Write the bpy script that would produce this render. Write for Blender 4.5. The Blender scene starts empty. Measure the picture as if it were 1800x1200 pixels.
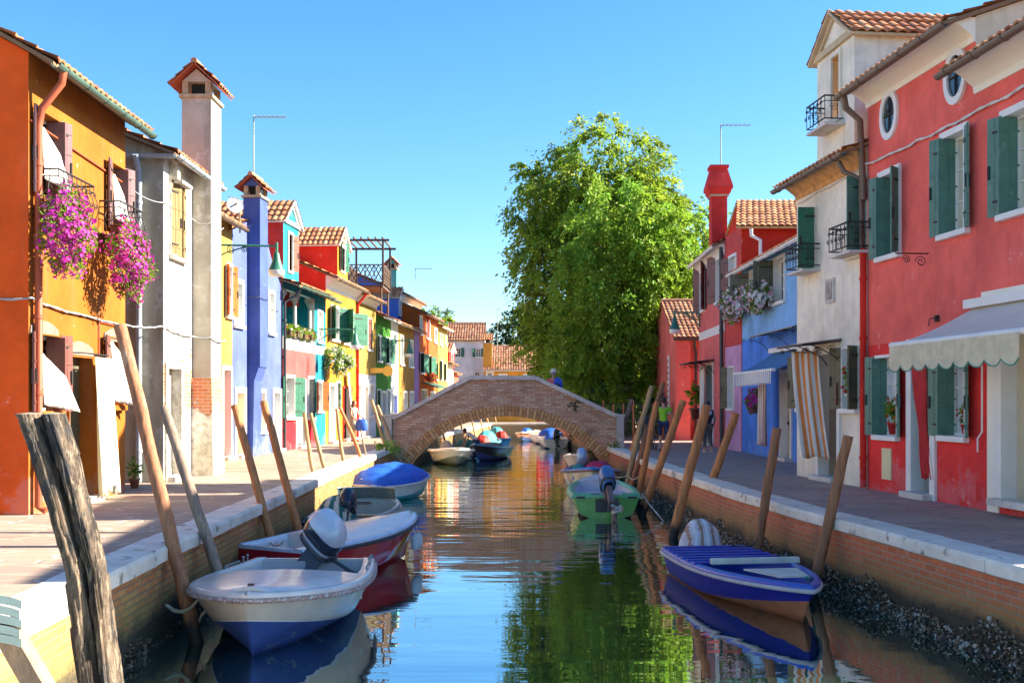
import bpy, math, random
import numpy as np
from mathutils import Vector, Matrix, noise
R = math.radians
rnd = random.Random(7)
scene = bpy.context.scene
COL = scene.collection
CX, F, HY, CZ = 900.0, 1900.0, 705.0, 1.6      # calibrated camera: principal column, focal length (px), horizon row, eye height
WZ = -1.02                                      # water level

# ---------------------------------------------------------------- materials
MATS = {}
def _new(name):
    m = bpy.data.materials.new(name); m.use_nodes = True
    nt = m.node_tree; nt.nodes.clear()
    out = nt.nodes.new('ShaderNodeOutputMaterial'); b = nt.nodes.new('ShaderNodeBsdfPrincipled')
    nt.links.new(b.outputs[0], out.inputs[0])
    return m, nt, b, out
def nd(nt, t, **kw):
    n = nt.nodes.new('ShaderNode' + t)
    for k, v in kw.items():
        if k in n.inputs.keys(): n.inputs[k].default_value = v
        else: setattr(n, k, v)
    return n
def mix(nt, fac, a, b, mode='MIX'):
    n = nt.nodes.new('ShaderNodeMix'); n.data_type = 'RGBA'; n.blend_type = mode
    for i, v in ((0, fac), (6, a), (7, b)):
        if isinstance(v, bpy.types.NodeSocket): nt.links.new(v, n.inputs[i])
        elif i == 0: n.inputs[0].default_value = v
        else: n.inputs[i].default_value = (*v[:3], 1)
    return n.outputs[2]
def ramp(nt, src, lo, hi):
    n = nt.nodes.new('ShaderNodeMapRange'); n.inputs[1].default_value = lo; n.inputs[2].default_value = hi
    nt.links.new(src, n.inputs[0]); return n.outputs[0]
def mathn(nt, op, a, b=0.0):
    n = nt.nodes.new('ShaderNodeMath'); n.operation = op
    for i, v in ((0, a), (1, b)):
        if isinstance(v, bpy.types.NodeSocket): nt.links.new(v, n.inputs[i])
        else: n.inputs[i].default_value = v
    return n.outputs[0]
def tex_noise(nt, co, scale, detail=4, rough=.55, stretch=None):
    if stretch:
        mp = nd(nt, 'Mapping'); mp.inputs['Scale'].default_value = stretch
        nt.links.new(co, mp.inputs[0]); co = mp.outputs[0]
    n = nt.nodes.new('ShaderNodeTexNoise'); n.inputs['Scale'].default_value = scale
    n.inputs['Detail'].default_value = detail; n.inputs['Roughness'].default_value = rough
    nt.links.new(co, n.inputs[0]); return n.outputs[0]
def bump(nt, b, h, strength, dist=.02):
    n = nd(nt, 'Bump', Strength=strength, Distance=dist)
    nt.links.new(h, n.inputs['Height']); nt.links.new(n.outputs[0], b.inputs['Normal'])
def dk(c, f): return tuple(min(1, x * f) for x in c)

def pm(key, c, rough=.6, var=.15, scale=4, bmp=.15, bscale=30, metal=0, c2=None, amt=.5, stretch=None, coat=0, transl=0, spec=.5):
    """general painted / worn surface: mottled colour, optional worn patches of c2, fine bump"""
    if key in MATS: return MATS[key]
    m, nt, b, out = _new(key)
    co = nd(nt, 'TexCoord').outputs['Object']
    n1 = tex_noise(nt, co, scale, 5, .6, stretch)
    col = mix(nt, ramp(nt, n1, .3, .7), dk(c, 1 - var), dk(c, 1 + var))
    if c2:
        n2 = tex_noise(nt, co, scale * 1.7 + .3, 6, .65, stretch)
        col = mix(nt, ramp(nt, n2, amt, amt + .08), col, c2)
    nt.links.new(col, b.inputs['Base Color'])
    b.inputs['Roughness'].default_value = rough; b.inputs['Metallic'].default_value = metal
    b.inputs['Coat Weight'].default_value = coat; b.inputs['Specular IOR Level'].default_value = spec
    if bmp: bump(nt, b, tex_noise(nt, co, bscale, 4), bmp, .01)
    if transl:
        tr = nd(nt, 'BsdfTranslucent'); nt.links.new(col, tr.inputs[0])
        mx = nd(nt, 'MixShader'); mx.inputs[0].default_value = transl
        nt.links.new(b.outputs[0], mx.inputs[1]); nt.links.new(tr.outputs[0], mx.inputs[2]); nt.links.new(mx.outputs[0], out.inputs[0])
    MATS[key] = m; return m

def plaster(key, c, stain=None, amt=.62, streak=.25, bmp=.25):
    """Venetian lime plaster: broad mottling, rain streaks, hairline chips, trowel bump"""
    if key in MATS: return MATS[key]
    m, nt, b, out = _new(key)
    co = nd(nt, 'TexCoord').outputs['Object']
    n1 = tex_noise(nt, co, .9, 6, .62); n2 = tex_noise(nt, co, 6, 6, .7)
    col = mix(nt, ramp(nt, n1, .35, .68), dk(c, .74), dk(c, 1.14))
    col = mix(nt, mathn(nt, 'MULTIPLY', ramp(nt, n2, .42, .75), .30), col, dk(c, .68))
    st = tex_noise(nt, co, 1.0, 5, .6, (5, 5, .45))
    stc = stain or tuple(.35 * x + .12 for x in c)
    col = mix(nt, mathn(nt, 'MULTIPLY', ramp(nt, st, .53, .74), streak), col, stc)
    pale = tuple(min(.9, .55 * x + .35) for x in c)
    n3 = tex_noise(nt, co, 2.3, 8, .72)
    col = mix(nt, mathn(nt, 'MULTIPLY', ramp(nt, n3, amt, amt + .05), .5), col, pale)
    sz = nd(nt, 'SeparateXYZ'); nt.links.new(co, sz.inputs[0])     # salt-damp blotches rising from the pavement
    dmp = mathn(nt, 'SUBTRACT', tex_noise(nt, co, 1.7, 7, .7), mathn(nt, 'MULTIPLY', sz.outputs[2], .22))
    col = mix(nt, mathn(nt, 'MULTIPLY', ramp(nt, dmp, .44, .50), .45), col, tuple(.5 * x + .16 for x in c))
    chip = tex_noise(nt, co, 3.7, 8, .75)
    col = mix(nt, mathn(nt, 'MULTIPLY', ramp(nt, chip, .70, .715), .8), col, (.48, .42, .34))
    nt.links.new(col, b.inputs['Base Color']); b.inputs['Roughness'].default_value = .88
    b.inputs['Specular IOR Level'].default_value = .2
    h = mathn(nt, 'ADD', tex_noise(nt, co, 9, 8, .7), mathn(nt, 'MULTIPLY', n3, .8))
    bump(nt, b, h, bmp, .03)
    MATS[key] = m; return m

def peeling(key):
    """white plaster blown off in patches down to brick"""
    m, nt, b, out = _new(key)
    tc = nd(nt, 'TexCoord'); co = tc.outputs['Object']
    n1 = tex_noise(nt, co, 1.3, 7, .68); n2 = tex_noise(nt, co, 7, 6, .7)
    col = mix(nt, ramp(nt, n1, .38, .62), (.78, .75, .66), (.52, .48, .38))
    col = mix(nt, mathn(nt, 'MULTIPLY', ramp(nt, n2, .46, .62), .6), col, (.30, .25, .17))
    bt = brick_node(nt, tc.outputs['UV'], (.50, .17, .07), (.62, .30, .13), (.55, .50, .42))
    sx = nd(nt, 'SeparateXYZ'); nt.links.new(tc.outputs['UV'], sx.inputs[0])
    band = mathn(nt, 'SUBTRACT', 1.0, mathn(nt, 'ABSOLUTE', mathn(nt, 'DIVIDE', mathn(nt, 'SUBTRACT', sx.outputs[1], 1.9), 1.0)))
    k = ramp(nt, mathn(nt, 'ADD', mathn(nt, 'MULTIPLY', band, .30), tex_noise(nt, co, 2.2, 7, .7)), .66, .69)
    col = mix(nt, k, col, bt.outputs['Color'])
    nt.links.new(col, b.inputs['Base Color']); b.inputs['Roughness'].default_value = .9
    h = mathn(nt, 'SUBTRACT', tex_noise(nt, co, 8, 8, .7), mathn(nt, 'MULTIPLY', k, 1.2))
    bump(nt, b, h, .6, .03)
    MATS[key] = m; return m

def brick_node(nt, uv, a, c, mort, w=.24, h=.075, ms=.008):
    n = nd(nt, 'TexBrick'); n.inputs['Scale'].default_value = 1
    n.inputs['Color1'].default_value = (*a, 1); n.inputs['Color2'].default_value = (*c, 1); n.inputs['Mortar'].default_value = (*mort, 1)
    n.inputs['Mortar Size'].default_value = ms; n.inputs['Mortar Smooth'].default_value = .3; n.inputs['Bias'].default_value = 0
    n.inputs['Brick Width'].default_value = w; n.inputs['Row Height'].default_value = h
    nt.links.new(uv, n.inputs[0]); return n

def brickwork(key, a, c, mort, algae=None, w=.24, h=.075, ms=.010, dirt=(.16, .11, .06), dirt_amt=.55, pale=(.62, .50, .38)):
    if key in MATS: return MATS[key]
    m, nt, b, out = _new(key)
    tc = nd(nt, 'TexCoord'); uv = tc.outputs['UV']; co = tc.outputs['Object']
    wob = nd(nt, 'VectorMath', operation='MULTIPLY_ADD'); nn = nt.nodes.new('ShaderNodeTexNoise'); nn.inputs['Scale'].default_value = 7
    nt.links.new(co, nn.inputs[0]); nt.links.new(nn.outputs['Color'], wob.inputs[0]); wob.inputs[1].default_value = (.02, .012, 0); nt.links.new(uv, wob.inputs[2])
    bt = brick_node(nt, wob.outputs[0], a, c, mort, w, h, ms)
    n1 = tex_noise(nt, co, 1.1, 6, .65); n2 = tex_noise(nt, co, 14, 5, .7)
    col = mix(nt, mathn(nt, 'MULTIPLY', ramp(nt, n2, .45, .75), .55), bt.outputs['Color'], dk(a, .45))
    col = mix(nt, mathn(nt, 'MULTIPLY', ramp(nt, n1, dirt_amt, dirt_amt + .18), .7), col, dirt)
    n3 = tex_noise(nt, co, 3.1, 6, .7)
    col = mix(nt, mathn(nt, 'MULTIPLY', ramp(nt, n3, .6, .7), .55), col, pale)
    if algae:
        sx = nd(nt, 'SeparateXYZ'); nt.links.new(uv, sx.inputs[0])
        zz = mathn(nt, 'ADD', sx.outputs[1], mathn(nt, 'MULTIPLY', mathn(nt, 'SUBTRACT', n1, .5), .5))
        zz = mathn(nt, 'ADD', zz, mathn(nt, 'MULTIPLY', mathn(nt, 'SUBTRACT', n2, .5), .25))
        k1 = ramp(nt, zz, algae + .22, algae - .05); k2 = ramp(nt, zz, algae - .05, algae - .22)
        col = mix(nt, mathn(nt, 'MULTIPLY', k1, .6), col, (.20, .16, .035))
        col = mix(nt, mathn(nt, 'MULTIPLY', k2, .92), col, (.035, .028, .014))
    nt.links.new(col, b.inputs['Base Color']); b.inputs['Roughness'].default_value = .85
    h = mathn(nt, 'SUBTRACT', mathn(nt, 'MULTIPLY', n2, .7), bt.outputs['Fac'])
    bump(nt, b, h, .8, .02)
    MATS[key] = m; return m

def tile_mat(key, cols):
    if key in MATS: return MATS[key]
    m, nt, b, out = _new(key)
    tc = nd(nt, 'TexCoord'); fl = nd(nt, 'VectorMath', operation='FLOOR'); nt.links.new(tc.outputs['UV'], fl.inputs[0])
    wn = nt.nodes.new('ShaderNodeTexWhiteNoise'); wn.noise_dimensions = '2D'; nt.links.new(fl.outputs[0], wn.inputs[0])
    cr = nt.nodes.new('ShaderNodeValToRGB'); e = cr.color_ramp.elements
    while len(e) < len(cols): e.new(.5)
    for i, c in enumerate(cols): e[i].position = i / (len(cols) - 1); e[i].color = (*c, 1)
    nt.links.new(wn.outputs[0], cr.inputs[0])
    co = tc.outputs['Object']; n1 = tex_noise(nt, co, 5, 6, .7); n2 = tex_noise(nt, co, .8, 4, .6)
    col = mix(nt, mathn(nt, 'MULTIPLY', ramp(nt, n1, .5, .7), .55), cr.outputs[0], (.13, .10, .065))
    col = mix(nt, mathn(nt, 'MULTIPLY', ramp(nt, n2, .55, .7), .4), col, (.32, .24, .12))
    nt.links.new(col, b.inputs['Base Color']); b.inputs['Roughness'].default_value = .85
    bump(nt, b, tex_noise(nt, co, 25, 5), .4, .01)
    MATS[key] = m; return m

def wood(key, c, c2, rough=.7, grain=14, worn=.6, bmp=.5):
    if key in MATS: return MATS[key]
    m, nt, b, out = _new(key)
    co = nd(nt, 'TexCoord').outputs['Object']
    n1 = tex_noise(nt, co, grain, 6, .65, (1, 1, .06)); n2 = tex_noise(nt, co, 3, 6, .7, (1, 1, .35))
    col = mix(nt, ramp(nt, n1, .35, .65), dk(c, .6), dk(c, 1.2))
    col = mix(nt, mathn(nt, 'MULTIPLY', ramp(nt, n2, worn, worn + .12), .75), col, c2)
    sx = nd(nt, 'SeparateXYZ'); nt.links.new(nd(nt, 'NewGeometry').outputs['Position'], sx.inputs[0])
    wet = mathn(nt, 'ADD', sx.outputs[2], mathn(nt, 'MULTIPLY', tex_noise(nt, co, 6, 4), .3))
    col = mix(nt, ramp(nt, wet, -.55, -.72), col, (.022, .018, .012))
    nt.links.new(col, b.inputs['Base Color']); b.inputs['Roughness'].default_value = rough
    bump(nt, b, n1, bmp, .012)
    MATS[key] = m; return m

def paving(key, c, c2, joint, stretch, scale, jw, rough=.8):
    m, nt, b, out = _new(key)
    co = nd(nt, 'TexCoord').outputs['Object']
    mp = nd(nt, 'Mapping'); mp.inputs['Scale'].default_value = stretch; nt.links.new(co, mp.inputs[0])
    v1 = nt.nodes.new('ShaderNodeTexVoronoi'); v1.feature = 'DISTANCE_TO_EDGE'; v1.inputs['Scale'].default_value = scale
    v2 = nt.nodes.new('ShaderNodeTexVoronoi'); v2.inputs['Scale'].default_value = scale
    for v in (v1, v2): nt.links.new(mp.outputs[0], v.inputs['Vector'])
    n1 = tex_noise(nt, co, .6, 6, .65); n2 = tex_noise(nt, co, 12, 6, .7)
    sp = nd(nt, 'SeparateColor'); nt.links.new(v2.outputs['Color'], sp.inputs[0])
    col = mix(nt, sp.outputs[0], c, c2)
    col = mix(nt, mathn(nt, 'MULTIPLY', ramp(nt, n2, .4, .75), .45), col, dk(c, .6))
    col = mix(nt, mathn(nt, 'MULTIPLY', ramp(nt, n1, .48, .7), .5), col, dk(c2, 1.25))
    k = ramp(nt, v1.outputs['Distance'], jw, jw * .45)
    col = mix(nt, mathn(nt, 'MULTIPLY', k, ramp(nt, tex_noise(nt, co, 2.0, 4), .30, .55)), col, joint)
    nt.links.new(col, b.inputs['Base Color']); b.inputs['Roughness'].default_value = rough
    bump(nt, b, mathn(nt, 'SUBTRACT', mathn(nt, 'MULTIPLY', n2, .5), mathn(nt, 'MULTIPLY', k, .8)), .5, .02)
    MATS[key] = m; return m

# ---------------------------------------------------------------- mesh building
ORG = {}
class MB:
    def __init__(s): s.v = []; s.f = []; s.m = []; s.sm = []; s.uv = []
    def add(s, vs, fs, mi=0, smooth=False, uvs=None):
        o = len(s.v); s.v += [tuple(p) for p in vs]
        for i, f in enumerate(fs):
            s.f.append(tuple(o + k for k in f)); s.m.append(mi); s.sm.append(smooth)
            s.uv.append(uvs[i] if uvs else None)
    def quad(s, a, b, c, d, mi=0, uv=None): s.add([a, b, c, d], [(0, 1, 2, 3)], mi, False, [uv] if uv else None)
    def box(s, c, sz, ax=None, mi=0, jit=0):
        c = Vector(c); ax = ax or (Vector((1, 0, 0)), Vector((0, 1, 0)), Vector((0, 0, 1)))
        x, y, z = [Vector(a) * (l / 2) for a, l in zip(ax, sz)]
        vs = [c - x - y - z, c + x - y - z, c + x + y - z, c - x + y - z, c - x - y + z, c + x - y + z, c + x + y + z, c - x + y + z]
        if jit: vs = [p + Vector((rnd.uniform(-jit, jit), rnd.uniform(-jit, jit), rnd.uniform(-jit, jit))) for p in vs]
        s.add(vs, [(0, 3, 2, 1), (4, 5, 6, 7), (0, 1, 5, 4), (1, 2, 6, 5), (2, 3, 7, 6), (3, 0, 4, 7)], mi)
    def prism(s, poly, d, mi=0):
        """closed polygon (3-D points) extruded along vector d"""
        n = len(poly); d = Vector(d); a = [Vector(p) for p in poly]; b = [p + d for p in a]
        fs = [tuple(range(n)), tuple(range(2 * n - 1, n - 1, -1))] + [(i, i + n, (i + 1) % n + n, (i + 1) % n) for i in range(n)]
        s.add(a + b, fs, mi)
    def tube(s, pts, r, n=8, mi=0, cap=True, smooth=True, squash=None):
        pts = [Vector(p) for p in pts]; k = len(pts)
        rs = r if isinstance(r, (list, tuple)) else [r] * k
        vs = []; ref = None
        for i, p in enumerate(pts):
            t = (pts[min(i + 1, k - 1)] - pts[max(i - 1, 0)])
            t = t.normalized() if t.length > 1e-9 else Vector((0, 0, 1))
            if ref is None: ref = t.orthogonal().normalized()
            a = (ref - t * ref.dot(t)); a = a.normalized() if a.length > 1e-6 else t.orthogonal().normalized(); ref = a
            bb = t.cross(a)
            for j in range(n):
                w = 2 * math.pi * j / n
                vs.append(p + (a * math.cos(w) + bb * math.sin(w) * (squash or 1)) * rs[i])
        fs = [(i * n + j, i * n + (j + 1) % n, (i + 1) * n + (j + 1) % n, (i + 1) * n + j) for i in range(k - 1) for j in range(n)]
        s.add(vs, fs, mi, smooth)
        if cap: s.add(vs[:n], [tuple(range(n - 1, -1, -1))], mi); s.add(vs[-n:], [tuple(range(n))], mi)
    def lathe(s, prof, c=(0, 0, 0), n=16, mi=0, sx=1, sy=1):
        c = Vector(c); vs = []
        for r, z in prof:
            for j in range(n):
                w = 2 * math.pi * j / n; vs.append(c + Vector((r * math.cos(w) * sx, r * math.sin(w) * sy, z)))
        fs = [(i * n + j, i * n + (j + 1) % n, (i + 1) * n + (j + 1) % n, (i + 1) * n + j) for i in range(len(prof) - 1) for j in range(n)]
        s.add(vs, fs, mi, True)
    def ball(s, c, r, sx=1, sy=1, sz=1, n=12, mi=0):
        s.lathe([(max(.0005, r * math.sin(math.pi * i / 8)), -r * math.cos(math.pi * i / 8) * sz) for i in range(9)], c, n, mi, sx, sy)
    def grid(s, rows, mi=0, smooth=True, close=False):
        n = len(rows[0]); vs = [p for r in rows for p in r]
        fs = [(i * n + j, i * n + (j + 1) % n, (i + 1) * n + (j + 1) % n, (i + 1) * n + j) for i in range(len(rows) - 1) for j in range(n if close else n - 1)]
        s.add(vs, fs, mi, smooth)

def tag(o, label=None, cat=None, group=None, kind=None):
    if label: o['label'] = label
    if cat: o['category'] = cat
    if group: o['group'] = group
    if kind: o['kind'] = kind
    return o
def mk(name, mb, mats, parent=None, at=None, bevel=0):
    """link ONE mesh object; vertices are given in world space (or in the thing's own space) and stored relative to `at` / the parent"""
    me = bpy.data.meshes.new(name)
    org = Vector(at) if at else (ORG.get(parent.name, Vector()) if parent else Vector())
    me.from_pydata([(p[0] - org[0], p[1] - org[1], p[2] - org[2]) for p in mb.v], [], mb.f)
    mats = mats if isinstance(mats, (list, tuple)) else [mats]
    for m in mats: me.materials.append(m)
    me.polygons.foreach_set('material_index', mb.m); me.polygons.foreach_set('use_smooth', mb.sm)
    if any(u is not None for u in mb.uv):
        uvl = me.uv_layers.new(name='UVMap'); k = 0; dat = []
        for f, u in zip(mb.f, mb.uv):
            dat += [c for q in (u or [(0, 0)] * len(f)) for c in q]
        uvl.data.foreach_set('uv', dat)
    me.update()
    o = bpy.data.objects.new(name, me); COL.objects.link(o)
    if parent: o.parent = parent
    if at: o.location = org
    ORG[o.name] = org
    if bevel:
        md = o.modifiers.new('bevel', 'BEVEL'); md.width = bevel; md.segments = 2; md.limit_method = 'ANGLE'
    return o
def thing(name, label, cat, loc=(0, 0, 0), group=None, local=False):
    o = bpy.data.objects.new(name, None); o.empty_display_size = .2; COL.objects.link(o)
    if local: ORG[o.name] = Vector()
    else: o.location = loc; ORG[o.name] = Vector(loc)
    return tag(o, label, cat, group)
def place(o, loc, rz=0, rx=0, ry=0): o.location = loc; o.rotation_euler = (rx, ry, rz); return o
def copy_tree(o, parent=None):
    c = o.copy(); COL.objects.link(c)
    if parent: c.parent = parent
    ORG[c.name] = ORG.get(o.name, Vector())
    for ch in list(o.children): copy_tree(ch, c)
    return c
def struct(name, mb, mat):
    return tag(mk(name, mb, mat), kind='structure')

# pixel of the photograph -> world, for a known plane
def gnd(px, py, z=0.0):
    Y = F * (CZ - z) / (py - HY); return Vector(((px - CX) * Y / F, Y, z))
def atY(px, py, Y): return Vector(((px - CX) * Y / F, Y, CZ + (HY - py) * Y / F))

# ---------------------------------------------------------------- shared materials
WHITE = pm('white_paint', (.78, .76, .70), .6, .06, 3, .1)
STONE = pm('istrian_stone', (.60, .56, .50), .8, .18, 2.5, .4, 18, c2=(.30, .27, .22), amt=.60)
GREEN_SH = pm('green_shutter', (.018, .135, .075), .5, .2, 5, .2, 20, c2=(.04, .20, .12), amt=.62)
DGREEN_SH = pm('dark_green_shutter', (.018, .062, .045), .5, .2, 5, .2)
TEAL_SH = pm('faded_green_shutter', (.085, .20, .15), .55, .18, 4, .2, 20, c2=(.16, .28, .22), amt=.6)
OLIVE_SH = pm('olive_shutter', (.10, .10, .055), .6, .2, 5, .2)
BROWN_SH = pm('brown_shutter', (.16, .055, .040), .55, .15, 4, .2)
MAUVE_SH = pm('mauve_shutter', (.17, .085, .085), .55, .12, 4, .2)
REDBROWN_SH = pm('red_brown_shutter', (.30, .06, .025), .55, .15, 4, .2)
OLDWOOD_SH = wood('old_wood_shutter', (.30, .17, .06), (.12, .13, .05), .8, 20, .5)
IRON = pm('wrought_iron', (.02, .017, .015), .6, .3, 10, .3)
ZINC = pm('zinc_gutter', (.30, .34, .31), .45, .15, 3, .1, 10, metal=.5)
GZINC = pm('green_copper_gutter', (.10, .17, .13), .5, .2, 3, .15, 10, metal=.3)
BROWNMETAL = pm('brown_gutter', (.17, .12, .085), .5, .15, 3, .1, metal=.3)
PALEPIPE = pm('grey_pipe', (.34, .38, .42), .45, .15, 3, .1)
REDPIPE = pm('terracotta_pipe', (.38, .075, .025), .6, .15, 3, .15)
DARKPIPE = pm('dark_pipe', (.05, .05, .05), .5, .2, 3, .1)
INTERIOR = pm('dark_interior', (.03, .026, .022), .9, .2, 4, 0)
GLASS = pm('window_glass', (.035, .045, .05), .06, .1, 3, 0, spec=.8)
CLOTH_W = pm('white_cloth', (.80, .79, .74), .9, .05, 3, .2, 60, transl=.25)
CLOTH_C = pm('cream_cloth', (.72, .68, .52), .9, .06, 3, .2, 60, transl=.25)
TILE_A = tile_mat('terracotta_tiles', [(.30, .095, .04), (.46, .17, .065), (.55, .25, .10), (.40, .13, .05), (.62, .34, .17)])
TILE_B = tile_mat('old_brown_tiles', [(.20, .075, .045), (.32, .12, .06), (.42, .20, .10), (.24, .09, .05), (.48, .28, .16)])
SHELLX = 0
CABLE = pm('grey_cable', (.33, .35, .36), .6, .2, 10, .1)
ROPE = pm('rope', (.50, .43, .30), .9, .2, 40, .5, 120)
LAMPGREEN = pm('lamp_green', (.03, .16, .10), .4, .1, 5, .1)
OPAL = pm('opal_glass', (.80, .78, .72), .3, .04, 5, 0)
FENCEGREEN = pm('leaf_box', (.10, .05, .03), .8, .2, 5, .2)
# ---------------------------------------------------------------- house kit
UP = Vector((0, 0, 1))
class Fac:
    """one facade plane in plan: A (left in the picture) to B (right); n points out of the wall"""
    def __init__(s, A, B):
        s.A = Vector((A[0], A[1], 0)); s.B = Vector((B[0], B[1], 0)); d = s.B - s.A
        s.L = d.length; s.u = d.normalized(); s.n = Vector((s.u.y, -s.u.x, 0))
    def at(s, px):
        k = (px - CX) / F; t = (k * s.A.y - s.A.x) / (s.u.x - k * s.u.y)
        return t, s.A.y + s.u.y * t
    def uz(s, px, py): t, Y = s.at(px); return t, CZ + (HY - py) * Y / F
    def P(s, u, z, out=0): return s.A + s.u * u + UP * z + s.n * out

def tiles(mb, P0, du, L, up, S, mi=0, pitch=.2, row=.34, h=.045, u0=0):
    """barrel-tiled slope: wave across, saw-tooth courses up"""
    nrm = du.cross(up).normalized()
    if nrm.z < 0: nrm = -nrm
    nc = max(2, int(L / pitch)); nr = max(1, int(S / row + .5)); seg = 6
    for r in range(nr):
        sh = rnd.uniform(-.012, .012)
        lo = [P0 + du * (L * i / (nc * seg)) + up * (S * r / nr - .03 + rnd.uniform(-.008, .008)) + nrm * (h * (.35 + abs(math.cos(math.pi * i / seg)) * 1.0) + .03 + sh) for i in range(nc * seg + 1)]
        hi = [P0 + du * (L * i / (nc * seg)) + up * (S * (r + 1) / nr) + nrm * (h * (abs(math.cos(math.pi * i / seg)) * .9) + .005) for i in range(nc * seg + 1)]
        n = nc * seg + 1
        fs = [(i, i + 1, n + i + 1, n + i) for i in range(n - 1)]
        uv = [[((i + .5) / seg * 1.0 + u0 + .5, r + .5 + u0)] * 4 for i in range(n - 1)]
        mb.add(lo + hi, fs, mi, True, uv)
        lo2 = [p - nrm * .035 for p in lo]      # the butt end of every course
        mb.add(lo2 + lo, [(i, i + 1, n + i + 1, n + i) for i in range(n - 1)], mi, False, uv)

def wall_mesh(fac, H, holes, depth, bands=(), gable=None, side=(1, 1), reveal=.2, ridge=None, uvw=True):
    """front wall with real openings and reveals; slots: 0 wall, 1 side A, 2 side B, 3 reveal, 4+ bands"""
    mb = MB(); us = {0.0, fac.L}; zs = {0.0, H}
    for h in holes: us |= {max(0, h[0]), min(fac.L, h[1])}; zs |= {max(0, h[2]), min(H, h[3])}
    for b in bands: zs |= {b[0], min(b[1], H)}
    us = sorted(us); zs = sorted(zs); P = fac.P
    for i in range(len(us) - 1):
        for j in range(len(zs) - 1):
            a, b, c, d = us[i], us[i + 1], zs[j], zs[j + 1]; um, zm = (a + b) / 2, (c + d) / 2
            if b - a < 1e-5 or d - c < 1e-5: continue
            if any(h[0] < um < h[1] and h[2] < zm < h[3] for h in holes): continue
            mi = 0
            for q, bd in enumerate(bands):
                if bd[0] < zm < bd[1]: mi = 4 + q
            mb.quad(P(a, c), P(b, c), P(b, d), P(a, d), mi, [(a, c), (b, c), (b, d), (a, d)])
    for h in holes:
        a, b, c, d = max(0, h[0]), min(fac.L, h[1]), h[2], min(H, h[3]); r = -reveal
        for q in ((P(a, c), P(a, d), P(a, d, r), P(a, c, r)), (P(b, d), P(b, c), P(b, c, r), P(b, d, r)),
                  (P(a, d), P(b, d), P(b, d, r), P(a, d, r)), (P(b, c), P(a, c), P(a, c, r), P(b, c, r))):
            mb.quad(*q, mi=3)
    rh = ridge or 0
    for k, (uu, m) in enumerate(((0, 1), (fac.L, 2))):
        pts = [P(uu, 0), P(uu, H), P(uu, H, -depth), P(uu, 0, -depth)]
        uv = [(0, 0), (0, H), (depth, H), (depth, 0)]
        if rh: pts.insert(2, P(uu, H + rh, -depth / 2)); uv.insert(2, (depth / 2, H + rh))
        mb.add(pts, [tuple(range(len(pts)))], m, False, [uv])
    mb.quad(P(0, 0, -depth), P(0, H, -depth), P(fac.L, H, -depth), P(fac.L, 0, -depth), 0)
    if gable:
        pts = [P(u, z) for u, z in gable]; n = len(pts)
        mb.add(pts, [tuple(range(n))], 0, False, [[(u, z) for u, z in gable]])
    return mb

def shutter(fac, parent, ue, z0, z1, w, ang, side, mat, hook=True, arched=False):
    """plank shutter hinged at u=ue; side=+1: closes towards +u; ang from the closed position"""
    mb = MB(); dirv = fac.u * side * math.cos(R(ang)) + fac.n * math.sin(R(ang))
    nn = dirv.cross(UP).normalized(); hp = fac.P(ue, 0, .035)
    npl = max(2, int(w / .13)); h = z1 - z0
    for i in range(npl):
        a = w * i / npl
        mb.box(hp + dirv * (a + w / npl / 2) + UP * (z0 + h / 2), (w / npl - .008, .028, h), (dirv, nn, UP))
    for zz in (.12, .37, .63, .88):
        mb.box(hp + dirv * (w / 2) + UP * (z0 + h * zz), (w - .02, .045, .035), (dirv, nn, UP))
    if hook:
        for zz in (.15, .85): mb.box(hp + dirv * (w * .3) + UP * (z0 + h * zz), (w * .6, .054, .03), (dirv, nn, UP), 1)
        mb.box(hp + dirv * (w * .85) + UP * (z0 + h * .45), (.03, .075, .2), (dirv, nn, UP), 1)
    return mk('shutter', mb, [mat, IRON], parent)

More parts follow.
